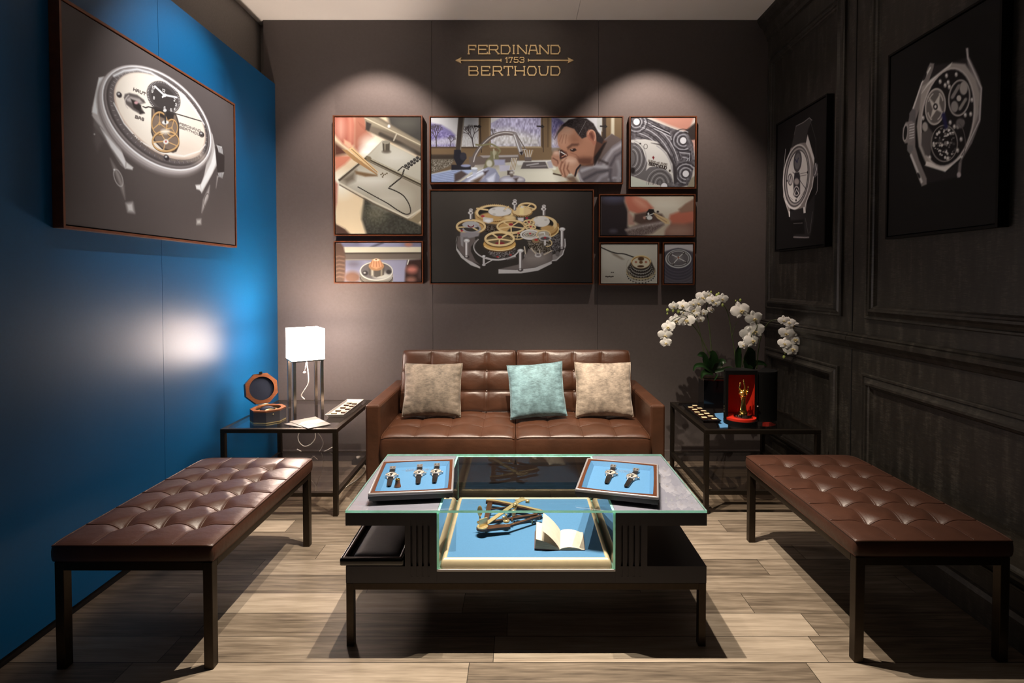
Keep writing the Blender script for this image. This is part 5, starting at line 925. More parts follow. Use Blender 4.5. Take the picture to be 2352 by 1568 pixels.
bu = spot('added_ceiling_fill', (lc.x, lc.y, TL + .45), (lc.x, lc.y, 3), 95, 50, .8, (1, .82, .70), .03)  # added spot above the bulb, put in to brighten the ceiling
# loose cable under the table
c1 = MB(); f1 = lambda x, y, Y: at(x / 6.533 + 500, y / 6.533 + 980, y=Y)
c1.tube(smooth_path([f1(1240, 60, 3.2), f1(1205, 140, 3.2), f1(1225, 230, 3.2), f1(1300, 290, 3.2), f1(1390, 265, 3.2), f1(1455, 190, 3.2), f1(1465, 110, 3.2), f1(1440, 30, 3.2)], 8), .0028, 8)
c1.tube(smooth_path([f1(1440, 30, 3.2), f1(1500, 90, 3.3), f1(1560, 170, 3.35), f1(1580, 270, 3.4), f1(1500, 400, 3.44), f1(1400, 470, 3.46)], 8), .0022, 8)
c1.tube(smooth_path([f1(1190, 335, 3.42), f1(1290, 385, 3.42), f1(1400, 405, 3.42), f1(1520, 395, 3.42), f1(1640, 350, 3.42), f1(1720, 305, 3.42)], 8), .0032, 8)
c1.tube(smooth_path([f1(1250, 375, 3.44), f1(1330, 410, 3.44), f1(1420, 430, 3.46), f1(1500, 490, 3.47)], 8), .0026, 8)
tag(c1.build('power_cable', M['cord']), 'loose white cable looping under the left side table', 'cable')
c2 = MB(); P0 = [Vector((-1.03, 3.45, .03)), Vector((-1.0, 3.38, .012)), Vector((-1.005, 3.25, .006)), Vector((-1.045, 3.10, .005))]; c2.tube(smooth_path(P0, 8), .003, 8)
tag(c2.build('power_cable', M['cord']), 'white cable trailing over the floor from the black power strip', 'cable')
ps = thing('power_strip', 'small black power strip on the floor by the back wall', 'power strip', (-1.03, 3.53, 0)); b = MB(); b.box(-1.13, -1.0, 3.505, 3.55, .0005, .035); b.build('housing', M['matte_black'], ps, .004)
MB().tube([(-1.09, 3.525, .0355), (-1.09, 3.525, .052)], .014, 14).build('plug', M['cord'], ps)

# octagonal watch box
def octo(r, n=8, off=PI / 8): return [(r * math.cos(off + 2 * PI * k / n), r * math.sin(off + 2 * PI * k / n)) for k in range(n)]
bx = thing('watch_box', 'open octagonal watch box with cherry wood rim and grey sides', 'box', (-1.405, 2.915, TL + .0005)); aB = math.radians(42); bx.rotation_euler.z = aB; bx.scale = (.92, .92, .92)
# local -y faces the viewer's right, +y carries the hinge
b = MB(); b.prism(octo(.101), 0, .007); b.build('base_trim', M['brass'], bx, .001, local=True)
def oct_ring(r_out, r_in, z0, z1, mb, n=64):
    O8 = octo(r_out)
    def on(a):
        k = (a - PI / 8) / (PI / 4); i = math.floor(k); f = k - i; p, q = O8[i % 8], O8[(i + 1) % 8]; return (p[0] + (q[0] - p[0]) * f, p[1] + (q[1] - p[1]) * f)
    vs = []; 
    for k in range(n):
        a = PI / 8 + 2 * PI * k / n; x, y = on(a); cx, cy = r_in * math.cos(a), r_in * math.sin(a)
        vs += [(x, y, z0), (x, y, z1), (cx, cy, z1), (cx, cy, z0)]
    fs = []
    for k in range(n):
        i, j = 4 * k, 4 * ((k + 1) % n)
        for q in range(4): fs.append((i + q, j + q, j + (q + 1) % 4, i + (q + 1) % 4))
    mb.add(vs, fs); return mb
oct_ring(.101, .075, .0071, .066, MB()).build('body', M['grey_lacquer'], bx, local=True)
oct_ring(.101, .072, .0662, .0755, MB()).build('rim', M['wood_o'], bx, local=True)
MB().lathe([(.0745, .008), (.0745, .045), (.001, .048)], 40, smooth=False).build('well', M['wood_o'], bx, local=True)
b = MB(); b.lathe([(.050, .0482), (.062, .0482), (.062, .060), (.050, .060), (.050, .0482)], 40); b.build('inner_ring', M['brass'], bx, local=True)
b = MB()
def wc(u, v):
    a = (u - .5) * PI * .9; return Vector((.044 * math.sin(a), (v - .5) * .062, .050 + .030 * math.cos(a)))
b.grid(wc, 16, 8); b.grid(lambda u, v: wc(u, v) * 1.0 - Vector((0, 0, .004)), 16, 8, flip=True); b.build('watch_cushion', M['navy'], bx, local=True)
lid = MB(); Lm = Matrix.Translation((0, .102, .078)) @ Matrix.Rotation(math.radians(76), 4, 'X') @ Matrix.Translation((0, .098, -.001))
def xf(mb): mb.v = [tuple(Lm @ Vector(v)) for v in mb.v]; return mb
ld = xf(oct_ring(.101, .076, -.030, -.0002, MB()).prism(octo(.100), -.036, -.0301)).build('lid', M['grey_lacquer'], bx, local=True)
xf(oct_ring(.1005, .073, 0, .006, MB())).build('lid_rim', M['wood_o'], ld, local=True)
xf(MB().lathe([(.0755, -.003), (.0755, -.024), (.001, -.024)], 40, smooth=False)).build('lid_lining', M['navy'], ld, local=True)
xf(MB().box(-.009, .009, .090, .104, .0062, .011)).build('clasp', M['matte_black'], ld, .001, local=True)
MB().ball((0, -.0945, .052), .004, 10).build('lock', M['brass'], bx, local=True)
MB().tube([(-.03, .098, .0775), (.03, .098, .0775)], .003, 8).build('hinge', M['brass'], bx, local=True)

# leaflets on the left side table
def leaflet(label, pts, z, mat, pr=None):
    q = [at(*p, z=z) for p in pts]; c = sum(q, Vector()) / len(q); t = thing('leaflet', label, 'leaflet', (c.x, c.y, z), 'grey leaflets on the side table')
    b = MB(); b.add([v for v in q] + [v + Vector((0, 0, .0016)) for v in q], [(3, 2, 1, 0), (4, 5, 6, 7), (0, 1, 5, 4), (1, 2, 6, 5), (2, 3, 7, 6), (3, 0, 4, 7)]); b.build('sheet', mat, t)
    if pr: 
        q = [at(*p, z=z + .0019) for p in pr]; MB().add(q, [tuple(range(len(q)))]).build('printed_image', M['white'], t)
leaflet('lower grey leaflet half hidden under the other', [(652, 974), (668, 970), (690, 972), (696, 982)], TL + .0005, M['card'])
leaflet('grey leaflet with a white printed picture lying on top of another leaflet', [(664.6, 967.9), (708, 984.3), (760.1, 973.8), (724.5, 957)], TL + .003, M['card'], [(685, 976), (693, 969), (704, 966), (731, 962), (746, 967), (727, 972), (713, 970)])

def choc_tray(label, corners, Z, z0, mat, centres, cl, grp, names):
    q = [at(*p, z=z0 + .022) for p in corners]  # near-left, near-right, far-right, far-left
    c = sum(q, Vector()) / 4; t = thing('serving_tray', label, 'tray', (c.x, c.y, z0), 'small trays of chocolates')
    b = MB(); top = [v.copy() for v in q]; inn = [c + (v - c) * .86 for v in q]; bot = [c + (v - c) * .84 for v in q]
    for v in top: v.z = z0 + .022
    for v in inn: v.z = z0 + .014
    for v in bot: v.z = z0
    rim_i = [c + (v - c) * .94 for v in top]
    for v in rim_i: v.z = z0 + .022
    b.add(bot + top + rim_i + inn, [(3, 2, 1, 0)] + [(i, (i + 1) % 4, 4 + (i + 1) % 4, 4 + i) for i in range(4)] + [(4 + i, 4 + (i + 1) % 4, 8 + (i + 1) % 4, 8 + i) for i in range(4)] + [(8 + i, 8 + (i + 1) % 4, 12 + (i + 1) % 4, 12 + i) for i in range(4)] + [(12, 13, 14, 15)])
    b.build('dish', mat, t, .0012)
    first = None; ax = (q[3] - q[0]); ang = math.atan2(ax.y, ax.x)
    for p in centres:
        p_ = at(*p, z=z0 + .022)
        if first is None:
            o = thing('chocolate_square', cl, 'chocolate', (p_.x, p_.y, z0 + .0145), grp); o.rotation_euler.z = ang
            MB().box(-.0095, .0095, -.0140, .0140, 0, .0085).build('chocolate_block', M['choc'], o, .0008, local=True); MB().box(-.0097, .0097, -.0142, .0142, .0086, .0102).build('gold_top', M['choc_top'], o, .0005, local=True); first = o
        else: o = copy_tree(first); o.location = (p_.x, p_.y, z0 + .0145)
        o['label'] = cl + ', ' + names[centres.index(p)]
wt = [(x / 7.587 + 540, y / 7.587 + 840) for x, y in ((1722, 822), (1797, 770), (1880, 718), (1940, 672), (1990, 640), (1893, 797), (1965, 740), (2035, 690), (2082, 650))]
choc_tray('white oblong tray holding chocolates beside the cube lamp', [(745.6, 952), (789, 952), (836.6, 916.4), (797, 916.2)], None, TL, M['white'], wt, 'gold-topped chocolate square on the white tray', 'chocolates on the white tray', ['left row, ' + k for k in ('nearest', 'second from the viewer', 'middle', 'second from the wall', 'furthest')] + ['right row, ' + k for k in ('nearest', 'second from the viewer', 'second from the wall', 'furthest')])
bt = [(x / 9.046 + 1540, y / 9.046 + 840) for x, y in ((505, 828), (418, 862), (605, 883), (503, 910), (685, 938), (552, 965), (755, 992), (632, 1013), (832, 1047), (700, 1073), (910, 1102))]
choc_tray('black oblong tray holding chocolates at the left edge of the right side table', [(1616, 966), (1658, 966), (1600, 926), (1567, 928)], None, TR_, M['black'], bt, 'gold-topped chocolate square on the black tray', 'chocolates on the black tray', ['right row, furthest', 'left row, furthest', 'right row, second from the wall', 'left row, second from the wall', 'right row, third from the wall', 'left row, third from the wall', 'right row, third from the viewer', 'left row, second from the viewer', 'right row, second from the viewer', 'left row, nearest', 'right row, nearest'])

# ------------------------------------------------------------------ coffee table with display case
X0, X1, Y0, Y1 = -.587, .639, 1.7525, 2.325; V0, V1 = -.2775, .3291; C0, C1 = -.3857, .4375; ZB, ZT = .2203, .4606
ct = thing('coffee_table', 'grey coffee table with glass top and a central glass display case', 'coffee table', ((X0 + X1) / 2, (Y0 + Y1) / 2, 0))
for X in (X0, X1 - .025):
    for Y in (Y0 + .001, Y1 - .026): MB().box(X, X + .025, Y, Y + .025, 0, .2195).build('leg', M['iron'], ct, .0015)
MB().box(X0 + .0252, X1 - .0252, Y0 + .001, Y0 + .026, .1965, .2195).box(X0 + .0252, X1 - .0252, Y1 - .026, Y1 - .001, .1965, .2195).box(X0, X0 + .025, Y0 + .0262, Y1 - .0262, .1965, .2195).box(X1 - .025, X1, Y0 + .0262, Y1 - .0262, .1965, .2195).build('rail', M['iron'], ct, .001)
MB().box(X0, X1, Y0, Y1, ZB, .2783 - .018).box(X0, V0 - .0002, Y0, Y1, .2783 - .018, .2783).box(V1 + .0002, X1, Y0, Y1, .2783 - .018, .2783).build('base_slab', M['grey_lacquer'], ct)
for a, c in ((X0, V0), (V1, X1)):
    MB().box(a, c - .0003, Y0, Y1, .4174, ZT).build('wing', [M['grey_lacquer']], ct)
    MB().box(a + .001, c - .0015, Y0 + .001, Y1 - .001, ZT, ZT + .0006).build('lit_top_face', M['lit_top'], ct)  # thin face over the wing, its paler colour stands for overhead light
for a, c in ((C0, V0), (V1, C1)):
    b = MB(); b.box(a, c - .0004, Y0 + .009, Y1 - .002, .2784, .4173); bo_ = b.build('column', M['grey_lacquer'], ct)
    gs = [a + .019, a + .0385, a + .0575, a + .0775]
    if a > 0: gs = [a + .0185, a + .039, a + .0595, a + .080]
    b = MB(); xs = [a] + [v for g in gs for v in (g, g + .0068)] + [c - .0004]
    for i in range(0, len(xs), 2): b.box(xs[i], xs[i + 1], Y0 - .0008, Y0 + .0088, .244, .4365)
    b.box(a, c - .0004, Y0 - .0008, Y0 - .0001, .2210, .244).box(a, c - .0004, Y0 - .0008, Y0 - .0001, .4365, ZT - .0005)
    for g in gs:
        for zc, s1 in ((.244, 1), (.4365, -1)):
            pts = [(g + .0034 + .0034 * math.cos(k * PI / 6), .0034 * (1 - math.sin(k * PI / 6))) for k in range(7)]
    b.build('fluted_front', M['grey_lacquer'], ct)
gT = MB().box(X0, X1, Y0, Y1, ZT + .0009, .4696)
gT.m = [1, 1, 1, 1, 0, 0]; gT.build('glass_top', [M['glass'], M['glass_edge']], ct)
g = MB().box(V0, V0 + .008, Y0 + .001, Y1 - .001, .2612, ZT + .0004); g.m = [0, 0, 1, 1, 1, 1]; g.build('side_pane', [M['glass'], M['glass_edge']], ct)
g = MB().box(V1 - .008, V1, Y0 + .001, Y1 - .001, .2612, ZT + .0004); g.m = [0, 0, 1, 1, 1, 1]; g.build('side_pane', [M['glass'], M['glass_edge']], ct)
g = MB().box(V0 + .0083, V1 - .0083, Y1 - .010, Y1 - .002, .2612, ZT + .0004); g.m = [1, 1, 0, 0, 1, 1]; g.build('rear_pane', [M['glass'], M['glass_edge']], ct)
MB().box(V0, V1, Y0 - .0015, Y0 + .0008, .2605, .2680).build('front_strip', M['white_edge'], ct, .0006)
B0, B1, BY0, BY1 = V0 + .0085, V1 - .0085, Y0 + .004, 2.285
bed = MB().box(B0 + .020, B1 - .020, BY0 + .020, BY1 - .020, .2612, .2925).build('display_bed', M['blue_cloth'], ct)
def rounded(x0, x1, y0, y1, r, n=5):
    out = []
    for cx, cy, a in ((x1 - r, y1 - r, 0), (x0 + r, y1 - r, 90), (x0 + r, y0 + r, 180), (x1 - r, y0 + r, 270)):
        for k in range(n + 1): t = math.radians(a + 90 * k / n); out.append(Vector((cx + r * math.cos(t), cy + r * math.sin(t), 0)))
    return out
def rim_sweep(x0, x1, y0, y1, r, prof):
    mb = MB(); rings = []
    for d, z in prof: rings.append([p + Vector((0, 0, z)) for p in rounded(x0 + d, x1 - d, y0 + d, y1 - d, max(r - d, .001))])
    n = len(rings[0]); vs = [p for q in rings for p in q]
    return mb.add(vs, [(i * n + k, i * n + (k + 1) % n, (i + 1) * n + (k + 1) % n, (i + 1) * n + k) for i in range(len(rings) - 1) for k in range(n)], True)
rim_sweep(B0, B1, BY0, BY1, .012, [(0, .2613), (0, .270), (.002, .279), (.005, .287), (.009, .2925), (.013, .2958), (.017, .2972), (.020, .2965), (.0213, .293), (.0215, .2926)]).build('brass_rim', M['rim_brass'], bed)
# little spirit-level glints on the panes are left to the light; shelf tray under the left wing
st = thing('watch_tray', 'dark tray with a charcoal cushion on the left shelf of the coffee table', 'tray', (-.50, 1.91, .279))
tx0, tx1, ty0, ty1 = -.605, -.3885, 1.742, 2.06
rim_sweep(tx0, tx1, ty0, ty1, .006, [(.004, .2840), (0, .287), (0, .303), (.0015, .308), (.004, .3095), (.006, .3085), (.0065, .3075)]).build('tray_edge', M['black'], st)
rim_sweep(tx0 + .0066, tx1 - .0066, ty0 + .0066, ty1 - .0066, .004, [(0, .3073), (.0005, .3082), (.010, .3082), (.0105, .3060), (.0108, .2880)]).build('wooden_border', M['darkwood'], st)
MB().box(tx0 + .005, tx1 - .005, ty0 + .005, ty1 - .005, .2842, .2878).box(tx0 + .03, tx0 + .05, ty0 + .03, ty0 + .05, .279, .2841).box(tx1 - .05, tx1 - .03, ty1 - .05, ty1 - .03, .279, .2841).build('tray_floor', M['matte_black'], st)
rim = MB(); cx0, cx1, cy0, cy1 = tx0 + .038, tx1 - .018, ty0 + .018, ty1 - .035
rim = rim_sweep(cx0, cx1, cy0, cy1, .02, [(0, .2880), (0, .300), (.003, .306), (.010, .310), (.03, .312), (.05, .3125)]); n_ = 24
rim.f.append(list(range(len(rim.v) - n_, len(rim.v)))); rim.sm.append(False); rim.m.append(0); rim.build('tray_cushion', M['wall'], st)

# watch trays on the glass
ZG = .4698
def tray(label, corners):
    q = [at(*p, z=ZG + .034) for p in corners]; c = sum(q, Vector()) / 4; ex = ((q[1] - q[0]) + (q[2] - q[3])) / 2; ey = ((q[0] - q[3]) + (q[1] - q[2])) / 2
    W, D = ex.length, ey.length; t = thing('watch_tray', label, 'tray', (c.x, c.y, ZG), 'blue-lined watch trays'); t.rotation_euler.z = math.atan2(ex.y, ex.x)
    w, d = W / 2, D / 2
    b = MB(); b.box(-w + .004, w - .004, -d + .004, d - .004, .006, .0145); b.box(-w + .001, w - .001, -d + .001, -d + .008, .0147, .024).box(-w + .001, w - .001, d - .008, d - .001, .0147, .024).box(-w + .001, -w + .008, -d + .008, d - .008, .0147, .024).box(w - .008, w - .001, -d + .008, d - .008, .0147, .024)
    for i in (-1, 1):
        for j in (-1, 1): b.box(i * (w - .02) - .006, i * (w - .02) + .006, j * (d - .02) - .006, j * (d - .02) + .006, 0, .006)
    b.build('tray_body', M['tray_dark'], t, local=True)
    mb = rim_sweep(-w, w, -d, d, .006, [(.001, .024), (0, .027), (.0005, .032), (.003, .0345), (.006, .0345), (.008, .033)]); mb.build('tray_edge', M['tray_grey'], t, local=True)
    N = 14
    def side(a, b_, bow, z):
        a, b_ = Vector(a), Vector(b_); dd = b_ - a; nn = Vector((dd.y, -dd.x)).normalized()
        return [Vector((*(a + dd * (k / N) + nn * bow * 4 * (k / N) * (1 - k / N)), z)) for k in range(N)]
    def loop(ix, iy, bow, z):
        x, y = w - ix, d - iy; return side((-x, -y), (x, -y), bow, z) + side((x, -y), (x, y), bow * .3, z) + side((x, y), (-x, y), bow, z) + side((-x, y), (-x, -y), bow * .3, z)
    def band(l0, l1, mb): n = len(l0); mb.add(l0 + l1, [(k, (k + 1) % n, n + (k + 1) % n, n + k) for k in range(n)])
    b = MB(); band(loop(.0075, .0075, 0, .0335), loop(.020, .024, .007, .0335), b); band(loop(.020, .024, .007, .0335), loop(.0205, .0245, .007, .0315), b); b.build('wooden_border', M['wood'], t, local=True)
    b = MB(); l0, l1, l2 = loop(.0206, .0246, .007, .0322), loop(.034, .038, .001, .0165), None; band(l0, l1, b); n = len(l1); b.add(l1, [tuple(range(n))]); ln = b.build('blue_lining', M['blue_cloth'], t, local=True)
    # stamped lettering
    b = MB()
    def word(s_, y, h, Wd):
        tot = sum(FONT[ch][0] * .8 + .34 for ch in s_) - .34; k = Wd / tot; x = -Wd / 2
        for ch in s_:
            wd, stt = FONT[ch]
            for pl in stt:
                P2 = [Vector((x + p[0] * .8 * k, y + p[1] * h, 0)) for p in pl]
                for p, q_ in zip(P2[:-1], P2[1:]):
                    dd = (q_ - p).normalized(); nn = Vector((-dd.y, dd.x, 0)) * .0006; b.add([p + nn + Vector((0, 0, .0168)), p - nn + Vector((0, 0, .0168)), q_ - nn + Vector((0, 0, .0168)), q_ + nn + Vector((0, 0, .0168))], [(0, 1, 2, 3)])
            x += (wd * .8 + .34) * k
    word('FERDINAND', d * .60, .010, .088); word('BERTHOUD', d * .60 - .0165, .010, .088)
    for s_ in (-1, 1): b.box(min(s_ * .012, s_ * .062), max(s_ * .012, s_ * .062), d * .60 - .0036, d * .60 - .0028, .0166, .0169)
    b.build('stamped_lettering', M['tray_grey'], ln, local=True)
    return t
tray('tilted blue-lined tray holding three watches on the left wing of the coffee table', [(875.3, 1058.2), (1041, 1052.7), (1045, 1125), (847.6, 1134)])
tray('tilted blue-lined tray holding two watches on the right wing of the coffee table', [(1357.3, 1051.4), (1520.4, 1066.7), (1505, 1140), (1310, 1121.8)])
def make_watch(label):
    t = thing('wrist_watch', label, 'watch', (0, 0, 0), 'watches lying in the blue trays')
    b = MB(); o8 = octo(.0235); b.prism(o8, .0005, .0085)
    for i in (-1, 1):
        for j in (-1, 1): b.add([(i * .009, j * .019, .001), (i * .0145, j * .017, .001), (i * .0135, j * .0275, .001), (i * .0105, j * .0275, .001), (i * .009, j * .019, .008), (i * .0145, j * .017, .008), (i * .0135, j * .0275, .0035), (i * .0105, j * .0275, .0035)], [(0, 1, 2, 3), (4, 7, 6, 5), (0, 4, 5, 1), (1, 5, 6, 2), (2, 6, 7, 3), (3, 7, 4, 0)])
    cs = b.build('case', M['chrome'], t, .0006, local=True)
    MB().lathe([(.0215, .0085), (.0215, .0105), (.0195, .0118), (.0178, .0112), (.0175, .0098)], 32, cap=False).build('bezel', M['chrome'], cs, local=True)
    MB().lathe([(.0001, .0096), (.0176, .0096)], 32, cap=False).build('dial', M['dial'], cs, local=True)
    b = MB(); b.lathe([(.0001, .0099), (.0065, .0099)], 20, Matrix.Translation((0, .0075, 0)), cap=False).box(-.0035, .0035, -.013, -.001, .0097, .0100).box(-.014, -.007, -.0035, .0035, .0097, .0100); b.build('sub_dial', M['matte_black'], cs, local=True)
    b = MB(); b.box(-.0004, .0004, -.003, .013, .0102, .0105, Matrix.Rotation(-.6, 4, 'Z')).box(-.0006, .0006, 0, .008, .0102, .0105, Matrix.Rotation(.9, 4, 'Z')); b.build('hand', M['chrome'], cs, local=True)
    MB().tube([(.0225, 0, .005), (.0285, 0, .005)], .0036, 12).build('crown', M['chrome'], cs, local=True)
    def strp(y0, y1, w0, w1, n=14, lift=.004):
        s_ = 1 if y1 > y0 else -1; b = MB()
        def f(u, v, top):
            y = y0 + (y1 - y0) * v; w = w0 + (w1 - w0) * v; e = max(0, (v - .9) / .1); w *= math.sqrt(max(.06, 1 - e * e * .8))
            return Vector(((u - .5) * w, y, (.0048 if top else .0008) + lift * math.sin(PI * min(1, v * 1.1)) * .25))
        b.grid(lambda u, v: f(u, v, 1), 4, n); b.grid(lambda u, v: f(u, v, 0), 4, n, flip=True)
        for u in (0, 1): b.add([f(u, k / n, q) for k in range(n + 1) for q in (0, 1)], [(2 * k, 2 * k + 2, 2 * k + 3, 2 * k + 1) for k in range(n)])
        return b
    s2 = strp(-.0205, -.102, .0215, .0165); s2.build('strap', M['strap'], t, local=True)
    s1 = strp(.0205, .062, .0205, .018); s1.build('strap', M['strap'], t, local=True)
    b = MB(); b.box(-.0115, .0115, .058, .064, .005, .011).box(-.0115, .0115, .076, .081, .004, .013).box(-.0115, -.0092, .060, .080, .004, .0125).box(.0092, .0115, .060, .080, .004, .0125).box(-.003, .003, .062, .078, .011, .0128); b.box(-.0085, .0085, .0645, .0755, .002, .006); b.build('buckle', M['chrome'], t, .0007, local=True)
    return t
w0 = make_watch('watch at the left edge of the left tray, beside the copper loupe')
zw = ZG + .0180
specs = [((820 + 665 / 9.046, 1030 + 560 / 9.046), (820 + 715 / 9.046, 1030 + 360 / 9.046), None),
 ((820 + 1290 / 9.046, 1030 + 495 / 9.046), (820 + 1312 / 9.046, 1030 + 310 / 9.046), 'middle watch of the three in the left tray'),
 ((820 + 1640 / 9.046, 1030 + 475 / 9.046), (820 + 1672 / 9.046, 1030 + 292 / 9.046), 'rightmost watch of the three in the left tray'),
 ((1290 + 735 / 6.533, 1030 + 358 / 6.533), (1290 + 790 / 6.533, 1030 + 235 / 6.533), 'watch further left in the right tray, nearer the sofa'),
 ((1290 + 1058 / 6.533, 1030 + 412 / 6.533), (1290 + 1142 / 6.533, 1030 + 285 / 6.533), 'watch further right in the right tray, nearer the viewer')]
for i, (c_, u_, lb) in enumerate(specs):
    o = w0 if i == 0 else copy_tree(w0)
    if lb: o['label'] = lb
    c3, u3 = at(*c_, z=zw + .008), at(*u_, z=zw + .008); o.location = (c3.x, c3.y, zw); d = u3 - c3
    if i == 0: o.location.x += .006; o.location.y += .010
    o.rotation_euler.z = math.atan2(d.y, d.x) - PI / 2
lp = at(820 + 845 / 9.046, 1030 + 785 / 9.046, z=zw); lo = thing('loupe', "turned copper-brown watchmaker's loupe in the left tray", 'loupe', (lp.x, lp.y, zw))
b = MB(); b.lathe([(.0125, 0), (.0122, .003), (.0100, .009), (.0085, .018), (.0083, .026), (.0070, .0265)], 28, cap=False); b.build('eyepiece_body', M['wood_o'], lo, local=True)
MB().lathe([(.0084, .0262), (.0088, .0275), (.0078, .0285), (.0066, .0275), (.0064, .024)], 28, cap=False).build('brass_ring', M['gold'], lo, local=True); MB().lathe([(.0001, .0265), (.004, .0258), (.0066, .0245)], 20, cap=False).build('lens', M['black'], lo, local=True)

# sextant
def s6(x, y, z): return at(x / 5.113 + 980, y / 5.113 + 1120, z=z)
sx = thing('sextant', 'brass and dark bronze sextant on the blue bed of the display case', 'sextant', tuple(s6(800, 420, .2927)))
zf = .322; piv = s6(655, 465, zf)
def flat(mb, pts, z0, z1): mb.prism([(p.x, p.y) for p in pts], z0, z1); return mb
def bar(p, q, w, z0, z1, mb=None, w2=None):
    mb = mb or MB(); d = (q - p); d.z = 0; d.normalize(); n = Vector((-d.y, d.x, 0)); w2 = w2 or w
    return flat(mb, [p + n * w / 2, p - n * w / 2, q - n * w2 / 2, q + n * w2 / 2], z0, z1)
arc_c = [s6(x, y, zf) for x, y in ((700, 145), (780, 150), (860, 162), (940, 178), (1020, 196), (1100, 215), (1180, 232), (1250, 250), (1310, 263), (1355, 280))]
arc_c = smooth_path([(p.x, p.y, 0) for p in arc_c], 4)
def arcband(w, off, z0, z1):
    mb = MB(); vs = []
    for i, p in enumerate(arc_c):
        t = (arc_c[min(i + 1, len(arc_c) - 1)] - arc_c[max(i - 1, 0)]).normalized(); n = Vector((-t.y, t.x, 0)); 
        for s_, z in ((-1, z0), (1, z0), (1, z1), (-1, z1)): vs.append(p + n * (off + s_ * w / 2) + Vector((0, 0, z)))
    k = len(arc_c); return mb.add(vs, [(4 * i + j, 4 * i + (j + 1) % 4, 4 * i + 4 + (j + 1) % 4, 4 * i + 4 + j) for i in range(k - 1) for j in range(4)] + [(0, 1, 2, 3), (4 * k - 1, 4 * k - 2, 4 * k - 3, 4 * k - 4)])
b = arcband(.026, 0, zf - .010, zf)
bar(s6(745, 165, zf), s6(690, 400, zf), .020, zf - .009, zf - .0005, b, .018); bar(s6(690, 400, zf), s6(1300, 300, zf), .013, zf - .0085, zf - .0007, b); bar(s6(760, 240, zf), s6(1010, 215, zf), .007, zf - .0055, zf - .001, b); bar(piv, s6(980, 440, zf), .034, zf - .0095, zf + .0003, b, .022); bar(s6(950, 440, zf), s6(1345, 315, zf), .012, zf - .008, zf - .0009, b); bar(s6(1000, 380, zf), s6(1060, 200, zf), .007, zf - .0057, zf - .0011, b)
b.lathe([(.0001, -.0064), (.023, -.0064), (.023, .0006), (.0001, .0006)], 28, Matrix.Translation((piv.x, piv.y, zf)), smooth=False, cap=False); b.build('frame', M['darkwood'], sx)
arcband(.013, .002, zf + .0003, zf + .0020).build('graduated_arc', M['brass'], sx)
e = s6(1095, 160, zf); b = bar(piv, e, .018, zf + .0025, zf + .0062, None, .020); b.lathe([(.0001, .0008), (.021, .0008), (.021, .0056), (.0001, .0056)], 28, Matrix.Translation((piv.x, piv.y, zf)), smooth=False, cap=False); bar(e + Vector((-.012, -.014, 0)), e + Vector((.02, .014, 0)), .032, zf + .0058, zf + .0085, b); b.build('index_arm', M['brass'], sx, .0006)
m1 = s6(650, 455, zf); b = MB(); d = Vector((.9, .43, 0)).normalized(); n = Vector((-d.y, d.x, 0))
pm = piv + d * .004; b.box(-.018, .018, -.002, .002, .006, .034, Matrix.Translation((pm.x, pm.y, zf)) @ Matrix.Rotation(math.atan2(.62, .78), 4, 'Z')); b.build('index_mirror', M['brass'], sx, .0005)
p = s6(625, 430, zf); b = MB(); b.tube([(p.x, p.y, zf - .002), (p.x, p.y, zf + .030)], .003, 10); b.ball((p.x, p.y, zf + .052), .011, 18, (.9, .35, 1.9)); b.ball((p.x - .006, p.y, zf + .008), .006, 10); b.build('shade_glass', M['brass'], sx)
p = s6(935, 400, zf); b = MB(); b.lathe([(.0001, .001), (.013, .001), (.013, .006), (.006, .009), (.0035, .012), (.0035, .028), (.006, .030), (.0001, .031)], 20, Matrix.Translation((p.x, p.y, zf)), cap=False); b.ball((p.x - .01, p.y + .006, zf + .014), .006, 10); b.build('horizon_mirror', M['brass'], sx)
p = s6(1030, 330, zf); b = MB(); b.tube([(p.x - .003, p.y, zf + .001), (p.x - .003, p.y, zf + .024)], .008, 14); b.lathe([(.007, -.007), (.009, -.007), (.009, .007), (.007, .007), (.007, -.007)], 24, Matrix.Translation((p.x + .003, p.y + .014, zf + .036)) @ Matrix.Rotation(PI / 2, 4, 'X'), cap=False); b.tube([(p.x + .003, p.y + .014, zf + .001), (p.x + .003, p.y + .014, zf + .027)], .0028, 10); b.build('eyepiece_ring', M['brass'], sx)
p = s6(1185, 175, zf); b = MB(); b.tube([(p.x - .008, p.y, zf + .006), (p.x + .008, p.y - .002, zf + .006)], .0075, 14); b.build('clamp_screw', M['brass'], sx)
for q in ((700, 430), (760, 175), (1240, 335)): p = s6(*q, zf); MB().tube([(p.x, p.y, .2927), (p.x, p.y, zf - .0065)], .0032, 10).build('foot', M['brass'], sx)
b = bar(s6(1050, 300, zf), s6(1330, 330, zf), .012, zf - .016, zf - .0065, None, .010); b.build('handle', M['darkwood'], sx, .002)

